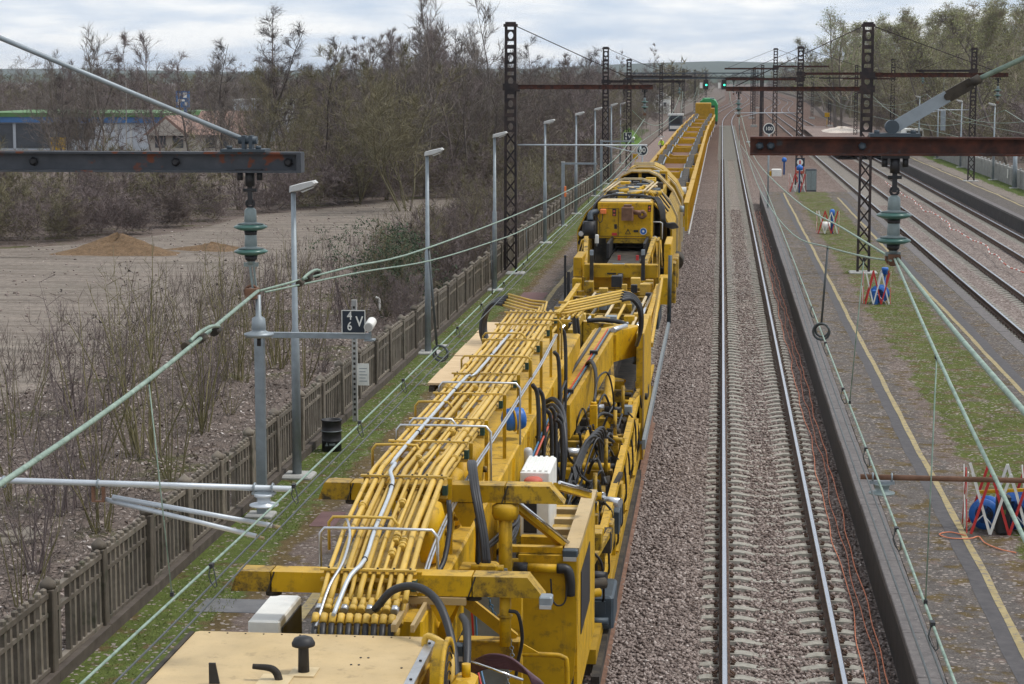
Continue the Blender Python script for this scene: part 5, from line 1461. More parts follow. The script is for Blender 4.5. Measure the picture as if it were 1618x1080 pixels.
# vertical black hoses and bundles right of the girder
for i, (x, y, z1, z0) in enumerate([(-2.35, 26.6, 3.55, 2.3), (-2.30, 26.9, 3.45, 2.2), (-2.24, 27.4, 3.1, 1.7), (-2.2, 27.6, 3.1, 1.6), (-2.12, 27.9, 2.95, 1.6), (-2.30, 29.5, 3.6, 2.0), (-2.36, 31.5, 3.7, 2.1), (-2.08, 27.2, 3.0, 1.5)]):
    hose([(x - 0.06, y, z1), (x, y + 0.05, z1 - 0.15), (x + 0.02, y, (z1 + z0) / 2), (x, y - 0.1, z0)], 0.030)
hose([(-2.42, 28.6, 3.0), (-2.28, 28.5, 3.06), (-2.14, 28.2, 2.95), (-2.08, 27.9, 2.7), (-2.1, 27.8, 2.2)], 0.036)
hose([(-2.42, 28.4, 2.95), (-2.26, 28.3, 3.0), (-2.12, 28.0, 2.85), (-2.06, 27.7, 2.5), (-2.1, 27.6, 2.0)], 0.034)
# looping hoses over the work space
for i in range(44):
    x0 = tr.uniform(-2.3, -1.75); y0 = tr.uniform(23.2, 34.5); z0 = tr.uniform(1.2, 1.9)
    x1 = min(-1.62, x0 + tr.uniform(0.1, 0.5)); y1 = y0 + tr.uniform(-0.9, 1.6); z1 = tr.uniform(1.4, 2.0)
    up_ = tr.choice([0.35, 0.25, -0.25, -0.18, 0.15])
    hose([(x0, y0, z0), (x0 * 0.75 + x1 * 0.25, y0 * .75 + y1 * .25, z0 + up_ * 0.8), ((x0 + x1) / 2, (y0 + y1) / 2 + tr.uniform(-.2, .2), (z0 + z1) / 2 + up_), (x0 * .25 + x1 * .75, y0 * .25 + y1 * .75, z1 + up_ * .7), (x1, y1, z1)], tr.choice([0.016, 0.02, 0.026, 0.03]))
for i in range(5):   # arch of hoses up to the column
    hose([(-2.15 + .02 * i, 28.5 + .2 * i, 1.6), (-2.05 + .02 * i, 29.2 + .25 * i, 1.95), (-1.93 + .02 * i, 30.2 + .2 * i, 2.18), (-1.80 + .015 * i, 30.8 + .2 * i, 2.1), (-1.74, 30.9 + .2 * i, 1.6)], 0.024)
for i in range(3):
    hose([(-2.28, 34.8 + .1 * i, 2.62), (-2.15, 34.6 + .1 * i, 2.75), (-2.03, 34.0 + .1 * i, 2.62), (-2.0, 33.4, 2.3), (-2.0, 33.0, 1.9)], 0.024)
hose([(-1.96, 32.4, 2.42), (-1.92, 32.9, 2.72), (-1.80, 33.4, 2.74), (-1.72, 33.6, 2.4), (-1.70, 33.8, 1.9)], 0.016)
for i in range(3):
    hose([(-1.98 + 0.03 * i, 22.9, 2.3), (-1.85, 23.1 + .1 * i, 2.55), (-1.70, 23.4 + .1 * i, 2.5), (-1.6, 23.6, 2.2), (-1.56, 23.8, 1.7)], 0.03)
    hose([(-2.1, 23.0 + .2 * i, 2.42), (-1.95, 23.1 + .2 * i, 2.48), (-1.72, 23.2 + .2 * i, 2.30), (-1.62, 23.3 + .2 * i, 2.32)], 0.03)
for i in range(34):   # slack loops hanging through the work space
    x0 = tr.uniform(-2.25, -1.95); y0 = tr.uniform(26.0, 33.0); z0 = tr.uniform(1.5, 2.15); w = tr.uniform(0.18, 0.45); dy = tr.uniform(-0.6, 1.2); sg = tr.uniform(0.25, 0.6)
    hose([(x0, y0, z0), (x0 + w * .15, y0 + dy * .2, z0 - sg * .6), (x0 + w * .5, y0 + dy * .5, z0 - sg), (x0 + w * .85, y0 + dy * .8, z0 - sg * .5), (min(x0 + w, -1.6), y0 + dy, z0 - tr.uniform(0, .3))], tr.choice([0.018, 0.022, 0.027]))
for i in range(14):   # hoses strung along the girder side
    z = tr.uniform(2.3, 2.95); y0 = tr.uniform(19.5, 27)
    hose([(-2.38, y0, z), (-2.33, y0 + 1.2, z - tr.uniform(.05, .2)), (-2.35, y0 + 2.6, z - .05), (-2.33, y0 + 4.2, z + tr.uniform(-.2, .1)), (-2.38, y0 + 5.4, z)], tr.choice([0.014, 0.02, 0.026]))
for i in range(16):
    x = tr.uniform(-2.3, -1.6); y = tr.uniform(24, 40); z = tr.uniform(1.35, 1.75)
    T('frame_bar', tr.choice(['yellow', 'yellow_oily', 'machine_dark']), M1, lambda t: t.bar((x, y, z), (x + tr.uniform(-.15, .25), y + tr.uniform(.6, 2.2), z + tr.uniform(-.1, .35)), 0.06, 0.07))
for i in range(12):
    x = tr.uniform(-1.62, -1.42); y = tr.uniform(25, 44); z = tr.uniform(0.9, 1.4)
    T('side_box', tr.choice(['yellow', 'yellow_oily', 'machine_dark', 'slate_blue']), M1, lambda t: t.cbox(x - .08, x + .08, y, y + tr.uniform(.2, .6), z, z + tr.uniform(.15, .35), .012))
for i in range(14):
    y = 25.5 + i * 1.25; z = tr.uniform(1.2, 1.5)
    hose([(-1.55, y, z + .3), (-1.44, y + .15, z + .1), (-1.42, y + .3, z - .35), (-1.46, y + .5, z - .5)], 0.016)
# hoses near the folding beams
for i in range(3):
    hose([(-2.47 + .02 * i, 20.3, 3.62), (-2.36 + .02 * i, 19.4, 3.86), (-2.26 + .02 * i, 18.85, 3.70), (-2.16 + .02 * i, 18.6, 3.35), (-2.12 + .02 * i, 18.5, 3.08)], 0.026)
hose([(-2.42, 18.3, 3.72), (-2.40, 18.2, 3.50), (-2.42, 18.0, 3.25), (-2.46, 17.8, 3.12), (-2.3, 17.6, 3.05)], 0.024)
hose([(-2.45, 19.6, 3.3), (-2.32, 19.5, 3.32), (-2.26, 19.3, 3.2), (-2.26, 19.2, 2.8)], 0.035)
hose([(-2.78, 16.35, 3.20), (-2.62, 16.3, 3.38), (-2.40, 16.2, 3.44), (-2.2, 16.0, 3.36), (-2.05, 15.7, 3.10), (-1.98, 15.4, 2.75)], 0.034, 'rubber')
hose([(-2.06, 16.4, 3.15), (-2.0, 16.2, 3.12), (-1.96, 15.9, 2.95), (-1.95, 15.6, 2.7)], 0.034)
T('bent_pipe', 'pipe_yellow', M1, lambda t: (t.tube(smooth([(-2.30, 15.9, 2.75), (-2.30, 15.9, 3.08), (-2.22, 15.85, 3.12), (-2.06, 15.6, 3.08), (-2.02, 15.4, 2.9), (-2.02, 15.3, 2.6)], 4), 0.026, 8)))
T('hatch_frame', 'roof_tan', M1, lambda t: (t.box(-2.62, -2.58, 16.2, 17.0, 3.06, 3.12), t.box(-2.46, -2.43, 16.2, 17.0, 3.06, 3.12), t.box(-2.62, -2.1, 16.95, 17.0, 3.10, 3.16)))
hose([(-1.74, 17.0, 3.05), (-1.66, 17.0, 3.02), (-1.63, 17.05, 2.8), (-1.68, 17.2, 2.55), (-1.72, 17.4, 2.35)], 0.016)
hose([(-1.62, 19.9, 2.62), (-1.60, 19.88, 2.42), (-1.54, 19.86, 2.36), (-1.47, 19.88, 2.42), (-1.46, 19.9, 2.7)], 0.009)
for i in range(9):   # coiled maroon hoses at the lower edge
    hose([(-2.05, 16.7, 2.56 + 0.012 * i), (-1.85, 16.5, 2.70 + 0.013 * i), (-1.56 - .01 * i, 16.4, 2.70 + .012 * i), (-1.38 - 0.012 * i, 16.35, 2.58 + .005 * i), (-1.44 - .01 * i, 16.3, 2.3)], 0.013, 'purple_hose')
T('grab_bar', 'chrome', M1, lambda t: t.cyl((-2.0, 16.4, 2.78), (-1.55, 16.3, 2.66), 0.012, 8))
def chain(t):
    for i in range(22):
        t.torus((-1.745 + 0.02 * math.sin(i * .4), 17.15, 2.75 - i * 0.032), 0.017, 0.005, (1, 0.2, 0) if i % 2 else (0.2, 1, 0), 8, 4)
T('chain', 'galv', M1, chain)
def bchain(t):
    for i in range(26):
        u = i / 25; t.torus((-2.15 + 0.30 * u, 18.7, 2.95 - 0.45 * math.sin(math.pi * u)), 0.02, 0.006, (1, 0.2, 0) if i % 2 else (0.2, 1, 0.4), 8, 4)
T('chain', 'blue_hose', M1, bchain)
hose([(-2.16, 17.7, 3.1), (-2.15, 17.8, 2.8), (-2.12, 17.8, 2.4), (-2.0, 17.5, 2.1)], 0.010, 'red')
hose([(-2.13, 17.7, 3.1), (-2.12, 17.8, 2.8), (-2.09, 17.8, 2.4), (-1.97, 17.5, 2.1)], 0.010, 'blue_hose')
hose([(-2.30, 28.0, 2.9), (-2.34, 26, 2.75), (-2.36, 24.5, 2.6), (-2.36, 23.4, 2.45)], 0.014, 'blue_hose'); hose([(-2.26, 28.0, 2.9), (-2.30, 26, 2.75), (-2.32, 24.5, 2.6), (-2.32, 23.4, 2.45)], 0.014, 'red_dust')
for i in range(6):
    hose([(-2.33 + i * 0.025, 29.0, 2.55), (-2.34 + i * 0.025, 26.8, 2.42), (-2.33 + i * 0.025, 24.5, 2.30)], 0.011, 'pipe_yellow')
# small fittings scattered through the machine: boxes, valves, brackets
for i in range(90):
    x = tr.uniform(-2.35, -1.50); y = tr.uniform(23.5, 40); z = tr.uniform(1.1, 1.7)
    s = tr.uniform(0.05, 0.14)
    if tr.random() < 0.5:
        T('fitting', tr.choice(['yellow_oily', 'yellow', 'machine_dark', 'galv', 'yellow']), M1, lambda t: t.cbox(x - s, x + s * .7, y, y + s * 2, z, z + s * 1.6, 0.01))
    else:
        T('fitting', tr.choice(['yellow_oily', 'machine_dark', 'alu', 'yellow', 'black_steel']), M1, lambda t: t.cyl((x - s, y, z + s), (x + s * 1.4, y + tr.uniform(-.2, .2), z + s), s * 0.5, 10))
# -- roller bed towards the second machine
for s in (-3.75, -1.62):
    T('bed_side', 'yellow', M1, lambda t: t.box(s - 0.06, s + 0.06, 42.4, 55.0, 1.5, 2.05))
for i in range(9):
    y = 43.0 + i * 1.3
    T('bed_cross', 'yellow_oily', M1, lambda t: t.box(-3.69, -1.68, y, y + 0.14, 1.85, 2.0))
for i, x in enumerate([-3.55, -3.38, -3.2, -2.95, -2.6, -2.3, -2.05, -1.9, -1.78]):
    mt = ['pipe_yellow', 'chrome', 'cream', 'chrome', 'cream', 'pipe_yellow', 'chrome', 'cream', 'chrome'][i]
    y0 = 43.5 + (i % 3) * 0.8
    T('bed_rod', mt, M1, lambda t: t.cyl((x, y0, 2.10 + .02 * (i % 2)), (x + 0.1, y0 + 6.5, 2.14), 0.035, 8))
for i in range(40):
    x = tr.uniform(-3.6, -1.75); y = tr.uniform(42.6, 55); s = tr.uniform(0.06, 0.14)
    T('fitting', tr.choice(['yellow', 'yellow_oily', 'black_steel', 'pipe_yellow', 'galv']), M1, lambda t: t.cbox(x - s, x + s, y, y + s * 2.5, 2.0, 2.08 + s * 1.5, 0.01))
for i in range(4):
    T('track_guard', 'yellow', M1, lambda t: t.bar((-1.56 + .05 * i, 40.5 + i, 1.6 + .1 * i), (-1.62 + .04 * i, 54.5, 2.0 + .08 * i), 0.05, 0.09))
T('grey_side_rail', 'galv', M1, lambda t: t.bar((-1.33, 37.0, 0.92), (-1.33, 55.3, 1.0), 0.06, 0.18))
T('grey_side_rail', 'machine_dark', M1, lambda t: t.bar((-1.42, 24.0, 0.34), (-1.42, 37.0, 0.38), 0.10, 0.16))

# ------------------------------------------------------------------ second machine
M2 = thing('power_unit', 'yellow engine unit with arched hood and black exhaust boxes behind the pipe machine', 'rail machine', (XA, 56, 0), 'vehicles of the yellow work train')
def T2(name, mats, fn, parent=None): return T(name, mats, M2, fn, parent)
T2('underframe', 'machine_dark', lambda t: t.box(-4.1, -1.72, 56.2, 88.5, 0.80, 1.15))
bogie(M2, 60.5); bogie(M2, 84.5)
T2('front_plate', 'yellow', lambda t: t.cbox(-3.75, -1.70, 57.0, 57.35, 2.02, 2.38, 0.02))
lp = T2('lower_plate', 'yellow', lambda t: t.box(-3.68, -1.78, 57.5, 57.6, 1.25, 2.02))
T2('plate_seam', 'machine_dark', lambda t: (t.box(-2.76, -2.745, 57.49, 57.499, 1.3, 2.0), t.box(-3.66, -1.8, 57.49, 57.499, 1.66, 1.675)), lp)
T2('ledge', 'yellow', lambda t: t.box(-3.75, -1.70, 56.6, 57.5, 1.30, 1.42))
T2('hood_catch', 'yellow', lambda t: t.prism([(-2.95, 1.42), (-2.50, 1.42), (-2.62, 1.68), (-2.85, 1.68)], 56.9, 57.3, 'y'))
T2('name_plate', 'machine_dark', lambda t: t.box(-3.10, -2.85, 56.99, 56.999, 2.10, 2.15))
T2('name_plate', 'galv', lambda t: t.box(-2.95, -2.62, 57.05, 57.25, 2.382, 2.392))
T2('work_light', ['black_steel', 'lamp_glass'], lambda t: (t.mat(0).cbox(-2.80, -2.65, 56.9, 56.99, 2.0, 2.14, 0.01), t.mat(1).box(-2.78, -2.67, 56.89, 56.899, 2.05, 2.12)))
for x, mt, z1 in ((-3.52, 'machine_dark', 2.78), (-2.10, 'black_steel', 2.80)):
    T2('guide_post', [mt, 'galv'], lambda t: (t.mat(0).box(x - 0.05, x + 0.05, 56.85, 56.98, 1.95, z1 - 0.14), t.mat(1).box(x - 0.05, x + 0.05, 56.85, 56.98, z1 - .14, z1)))
    T2('post_lower', 'yellow', lambda t: t.box(x - 0.06, x + 0.06, 56.8, 56.95, 1.42, 1.95))
    T2('post_foot', 'machine_dark', lambda t: t.box(x - 0.16, x + 0.16, 56.3, 56.75, 1.42, 1.56))
for s, x in ((-1, -3.66), (1, -1.84)):
    T2('plate_strut', 'yellow', lambda t: t.bar((x + 0.12 * (-s), 56.9, 1.98), (x + s * 0.14, 56.4, 1.45), 0.04, 0.04))
T2('wing_box', 'yellow', lambda t: (t.cbox(-4.05, -3.80, 57.2, 59.2, 2.02, 2.55, 0.02), t.cbox(-4.05, -3.78, 56.8, 57.6, 1.3, 2.0, 0.02)))
T2('wing_box', 'yellow', lambda t: (t.cbox(-1.66, -1.40, 56.8, 57.7, 1.3, 2.05, 0.02), t.cbox(-1.55, -1.36, 57.8, 60.5, 1.9, 2.9, 0.02)))
T2('grey_pole', 'slate_blue', lambda t: t.cyl((-1.32, 54.6, 1.05), (-1.30, 54.6, 2.85), 0.055, 10))
T2('black_post', 'black_steel', lambda t: (t.box(-4.18, -4.12, 55.5, 55.6, 1.0, 2.75), t.box(-4.10, -4.02, 55.5, 55.62, 1.0, 2.3)))
# tunnel through the unit
T2('conveyor_floor', 'machine_dark', lambda t: t.box(-3.15, -2.25, 57.4, 70, 2.25, 2.33))
T2('tunnel_lining', 'black_steel', lambda t: (t.box(-3.25, -3.18, 59.5, 70, 2.33, 2.76), t.box(-2.2, -2.13, 59.5, 70, 2.33, 2.76), t.box(-3.2, -2.2, 69.5, 69.6, 2.33, 2.76)))
for x in (-2.86, -2.34):
    T2('marker', 'red', lambda t: t.box(x - 0.04, x + 0.04, 58.9, 59.0, 2.33, 2.47))
for s in (-1, 1):
    xx = XA + s * 0.95
    T2('inner_panel', 'yellow_oily', lambda t: (t.bar((xx - s * 0.1, 58.0, 2.2), (xx + s * 0.05, 60.8, 2.75), 0.12, 0.25), t.box(min(xx, xx + s * 0.18), max(xx, xx + s * 0.18), 60.8, 62.2, 1.2, 2.75)))
    for k in range(3):
        T2('rib_bar', 'yellow', lambda t: t.bar((xx + s * (0.08 + .12 * k), 58.2 + k * .7, 2.1), (xx + s * (0.02 + .1 * k), 60.4 + k * .5, 2.7), 0.03, 0.05))
# switch cabinet
cb2 = T2('cabinet', 'yellow', lambda t: t.cbox(-3.66, -2.04, 62.0, 63.4, 2.72, 3.80, 0.03))
T2('cabinet_sill', 'yellow_oily', lambda t: t.box(-3.40, -2.02, 61.9, 62.3, 2.58, 2.70))
T2('cabinet_top', 'cream', lambda t: t.box(-3.60, -2.10, 62.05, 63.35, 3.802, 3.83), cb2)
T2('door_seam', 'machine_dark', lambda t: (t.box(-3.05, -3.035, 61.985, 61.997, 2.78, 3.62), t.box(-3.60, -3.59, 61.985, 61.997, 2.78, 3.62), t.box(-3.59, -3.05, 61.985, 61.997, 3.60, 3.612), t.box(-3.59, -2.06, 61.985, 61.997, 2.77, 2.782)), cb2)
T2('door_handle', 'sticker_black', lambda t: t.box(-3.16, -3.08, 61.975, 61.995, 3.0, 3.14), cb2)
T2('sticker', ['sticker_black', 'red_dust'], lambda t: (t.mat(0).box(-3.22, -3.11, 61.98, 61.996, 3.38, 3.60), t.mat(1).lathe((-3.165, 61.979, 3.53), [(0.035, 0), (0.035, 0.003)], 10, (0, -1, 0)), t.mat(1).box(-3.20, -3.13, 61.975, 61.979, 3.40, 3.45)), cb2)
T2('sticker', ['sticker_black', 'red_dust'], lambda t: (t.mat(0).box(-2.16, -2.06, 61.98, 61.996, 3.52, 3.72), t.mat(1).lathe((-2.11, 61.979, 3.65), [(0.03, 0), (0.03, 0.003)], 10, (0, -1, 0)), t.mat(1).box(-2.14, -2.08, 61.975, 61.979, 3.54, 3.58)), cb2)
T2('sticker', 'red', lambda t: t.box(-3.23, -3.08, 61.98, 61.996, 2.80, 2.88), cb2)
T2('sticker', 'sticker_black', lambda t: t.box(-2.58, -2.44, 61.98, 61.996, 2.90, 2.97), cb2)
T2('warning_triangle', ['sticker_black', 'yellow'], lambda t: (t.mat(0).prism([(-2.84, 2.84), (-2.66, 2.84), (-2.75, 3.01)], 61.984, 61.996, 'y'), t.mat(1).prism([(-2.805, 2.862), (-2.695, 2.862), (-2.75, 2.962)], 61.978, 61.983, 'y'), t.mat(0).box(-2.756, -2.744, 61.974, 61.977, 2.875, 2.93)), cb2)
T2('blue_notice', ['blue', 'white_paint'], lambda t: (t.mat(0).lathe((-2.29, 61.99, 2.93), [(0.10, 0), (0.10, 0.004)], 20, (0, -1, 0)), t.mat(1).torus((-2.29, 61.985, 2.93), 0.10, 0.008, (0, 1, 0), 20, 4), t.mat(1).lathe((-2.29, 61.985, 2.93), [(0.035, 0), (0.035, 0.003)], 12, (0, -1, 0))), cb2)
T2('orange_beacon', 'orange', lambda t: t.cbox(-3.58, -3.40, 61.85, 61.99, 3.46, 3.60, 0.02), cb2)
T2('exhaust_box', 'old_rail', lambda t: (t.cbox(-2.93, -2.58, 61.55, 61.98, 3.28, 3.68, 0.03), t.box(-2.86, -2.64, 61.6, 61.98, 3.68, 3.74), t.cyl((-2.58, 61.75, 3.52), (-2.35, 61.75, 3.50), 0.07, 12), t.torus((-2.32, 61.75, 3.45), 0.09, 0.05, (0, 1, 0), 14, 8)), cb2)
T2('cabinet_cable', 'rubber', lambda t: t.tube(smooth([(-3.50, 61.9, 3.46), (-3.52, 61.85, 3.25), (-3.60, 61.85, 3.2), (-3.66, 61.9, 3.35)], 4), 0.012, 6), cb2)
T2('air_filter', 'black_steel', lambda t: (t.cyl((-3.88, 61.6, 2.75), (-3.88, 61.6, 3.25), 0.20, 18), t.cyl((-3.90, 61.75, 3.05), (-3.90, 61.45, 3.05), 0.20, 18)))
T2('air_duct', 'slate_blue', lambda t: t.tube(smooth([(-3.86, 61.7, 3.25), (-3.86, 61.8, 3.45), (-3.76, 61.9, 3.50), (-3.66, 62.1, 3.50)], 4), 0.09, 12))
T2('lantern', ['white_paint', 'galv'], lambda t: (t.mat(0).cbox(-3.72, -3.60, 61.5, 61.6, 2.60, 2.86, 0.02), t.mat(1).cyl((-3.66, 61.55, 2.5), (-3.66, 61.55, 2.6), 0.03, 8)))
T2('head_lamp', ['black_steel', 'lamp_glass'], lambda t: (t.mat(0).lathe((-1.94, 61.9, 2.72), [(0.05, 0), (0.10, 0.08), (0.10, 0.12)], 16, (0, -1, 0)), t.mat(1).lathe((-1.94, 61.775, 2.72), [(0.09, 0), (0.07, 0.01)], 16, (0, -1, 0))))
T2('head_lamp', ['black_steel', 'lamp_glass'], lambda t: (t.mat(0).lathe((-4.12, 61.6, 2.88), [(0.05, 0), (0.09, 0.08), (0.09, 0.12)], 16, (0, -1, 0)), t.mat(1).lathe((-4.12, 61.475, 2.88), [(0.08, 0), (0.06, 0.01)], 16, (0, -1, 0))))
T2('horn', 'black_steel', lambda t: t.lathe((-4.12, 61.7, 2.62), [(0.05, 0), (0.06, 0.15), (0.10, 0.22), (0.085, 0.222), (0.05, 0.1)], 14, (0, -1, 0)))
T2('lamp_bracket', 'machine_dark', lambda t: (t.box(-4.14, -3.98, 61.5, 61.7, 1.2, 2.55)))
T2('grab_rail', 'lamp_grey', lambda t: t.tube([(-2.0, 61.95, 3.22), (-1.78, 61.9, 3.22), (-1.72, 61.9, 3.18), (-1.72, 61.9, 2.7)], 0.018, 6))
for i in range(6):
    T2('hose', 'rubber', lambda t: t.tube(smooth([(-2.3 + .04 * i, 63.2, 3.86), (-2.0 + .03 * i, 63.0, 3.86), (-1.84 + .03 * i, 62.8, 3.55), (-1.74 + .02 * i, 62.7, 3.15), (-1.5 + .02 * i, 63.2, 2.95 + .03 * i), (-1.30, 64.2, 2.9)], 5), 0.028, 7))
T2('hose', 'rubber', lambda t: t.tube(smooth([(-3.9, 62.6, 3.2), (-3.75, 62.8, 3.75), (-3.4, 63.4, 3.92), (-2.6, 63.4, 3.93), (-2.1, 63.3, 3.88)], 5), 0.04, 8))
# engine bay with octagonal hoods
OCT = [(-4.22, 1.15), (-4.22, 2.85), (-3.98, 3.40), (-3.50, 3.95), (-3.20, 4.10), (-2.64, 4.10), (-2.34, 3.95), (-1.86, 3.40), (-1.62, 2.85), (-1.62, 1.15)]
OCT = [(XA + (x + 2.92) * 1.12, z) for x, z in OCT]
def shell(t, y0, y1, k=1.0, th=0.05, skip=()):
    for i in range(len(OCT) - 1):
        if i in skip: continue
        a, c = OCT[i], OCT[i + 1]
        n2 = Vector((c[1] - a[1], 0, -(c[0] - a[0]))).normalized() * th
        t.add([(a[0], y0, a[1]), (c[0], y0, c[1]), (c[0], y1, c[1]), (a[0], y1, a[1]), (a[0] + n2.x, y0, a[1] + n2.z), (c[0] + n2.x, y0, c[1] + n2.z), (c[0] + n2.x, y1, c[1] + n2.z), (a[0] + n2.x, y1, a[1] + n2.z)],
              [(0, 1, 2, 3), (7, 6, 5, 4), (0, 4, 5, 1), (1, 5, 6, 2), (2, 6, 7, 3), (3, 7, 4, 0)])
T2('engine_block', 'machine_dark', lambda t: t.box(-3.85, -2.0, 63.6, 69.6, 1.2, 3.74))
T2('hood_side', 'hood_yellow', lambda t: shell(t, 63.5, 69.4, skip=(3, 4, 5)))
for i in range(3):
    T2('hood_rib', 'hood_yellow', lambda t: t.bar((-1.66, 64.2 + i * 1.6, 3.34), (-2.16, 64.2 + i * 1.6, 3.98), 0.5, 0.06))
    T2('hood_slot', 'machine_dark', lambda t: t.bar((-1.62, 65.0 + i * 1.6, 3.34), (-2.12, 65.0 + i * 1.6, 3.98), 0.3, 0.04))
for i in range(54):
    x = tr.uniform(-3.65, -2.15); y = tr.uniform(63.9, 69); s = tr.uniform(0.06, 0.2)
    mt = tr.choice(['machine_dark', 'yellow', 'yellow_oily', 'galv', 'cream', 'hood_yellow', 'slate_blue'])
    if i % 3: T2('engine_part', mt, lambda t: t.cbox(x - s, x + s, y, y + s * 3, 3.72, 3.82 + s * 0.9, 0.01))
    else: T2('engine_part', mt, lambda t: t.cyl((x - s, y, 3.90), (x + s * 2, y + tr.uniform(-.6, .6), 3.95), s * .5, 8))
for x in (-3.62, -3.5, -2.38, -2.25):
    T2('roof_rod', 'cream', lambda t: t.cyl((x, 63.9, 4.02), (x + 0.15, 69.2, 4.04), 0.03, 6))
for i in range(5):
    T2('hose', 'rubber', lambda t: t.tube(smooth([(-3.5 + .2 * i, 63.8, 3.75), (-3.3 + .2 * i, 64.6, 3.9), (-3.0 + .15 * i, 65.2, 3.82), (-2.6, 65.8 + .2 * i, 3.8)], 4), 0.035, 6))
def arch(t, y0, y1, grow, th):
    O = [(XA + (x - XA) * grow, 1.15 + (z - 1.15) * grow) for x, z in OCT]
    for i in range(len(O) - 1):
        a, c = O[i], O[i + 1]
        d_ = Vector((c[0] - a[0], 0, c[1] - a[1])).normalized(); nn = Vector((-d_.z, 0, d_.x)) * th
        t.add([(a[0], y0, a[1]), (c[0], y0, c[1]), (c[0], y1, c[1]), (a[0], y1, a[1]), (a[0] + nn.x, y0, a[1] + nn.z), (c[0] + nn.x, y0, c[1] + nn.z), (c[0] + nn.x, y1, c[1] + nn.z), (a[0] + nn.x, y1, a[1] + nn.z)],
              [(0, 1, 2, 3), (7, 6, 5, 4), (0, 4, 5, 1), (1, 5, 6, 2), (2, 6, 7, 3), (3, 7, 4, 0)])
T2('hood_arch', 'cream', lambda t: arch(t, 69.5, 69.66, 1.0, 0.06))
T2('hood_back', 'yellow_oily', lambda t: shell(t, 69.9, 75.2, skip=(2, 3, 4, 5, 6)))
T2('hood_void', 'hood_yellow', lambda t: t.box(-3.9, -1.95, 70.0, 76.5, 1.2, 3.66))
T2('hood_slot', 'black_steel', lambda t: t.box(-3.0, -2.1, 72.5, 76.4, 3.662, 3.70))
for i in range(16):
    x = tr.uniform(-3.8, -2.1); y = tr.uniform(70.2, 74.6); q = tr.uniform(.06, .2)
    T2('deck_fitting', tr.choice(['hood_yellow', 'machine_dark', 'yellow', 'galv', 'rubber']), lambda t: t.cbox(x - q, x + q, y, y + q * 3, 3.66, 3.74 + q, .02))
T2('hood_arch', 'cream', lambda t: arch(t, 75.2, 75.4, 1.0, 0.06))
T2('hood_shell', 'hood_yellow', lambda t: shell(t, 75.5, 77.4))
T2('hood_bulkhead', 'machine_dark', lambda t: t.prism([(x, z) for x, z in OCT], 77.0, 77.1, 'y'))
T2('hood_inner', 'yellow_oily', lambda t: t.box(-4.1, -3.0, 76.6, 76.95, 1.2, 3.75))
T2('hood_post', 'yellow', lambda t: t.box(-2.97, -2.87, 75.3, 75.6, 3.1, 4.08))
T2('hood_arch', 'cream', lambda t: arch(t, 80.7, 81.0, 0.97, 0.06))
T2('hood_shell', 'hood_yellow', lambda t: shell(t, 81.4, 84.0, skip=(0, 8)))
T2('hood_bulkhead', 'hood_yellow', lambda t: t.prism([(x, z) for x, z in OCT], 81.2, 81.3, 'y'))
T2('mid_deck', 'hood_yellow', lambda t: t.box(-3.9, -1.95, 77.5, 81.1, 2.6, 3.6))
for i in range(10):
    x = tr.uniform(-3.7, -2.2); y = tr.uniform(77.6, 80.2); q = tr.uniform(.1, .3)
    T2('deck_fitting', tr.choice(['hood_yellow', 'machine_dark', 'yellow', 'galv']), lambda t: t.cbox(x - q, x + q, y, y + q * 2, 3.6, 3.7 + q, .02))
T2('hood_window', 'cream', lambda t: t.box(-3.35, -2.55, 80.35, 80.48, 4.12, 4.24))
T2('side_gear', 'yellow_oily', lambda t: (t.cbox(-1.50, -1.28, 60.8, 61.6, 0.9, 2.1, 0.03), t.cbox(-1.50, -1.30, 64.5, 66.5, 1.0, 1.9, 0.03)))
T2('side_tank', 'machine_dark', lambda t: t.cyl((-1.42, 67.5, 1.5), (-1.42, 69.3, 1.5), 0.24, 14))
T2('side_light', 'galv', lambda t: (t.cyl((-1.28, 69.2, 3.05), (-1.28, 69.2, 3.25), 0.08, 10)))

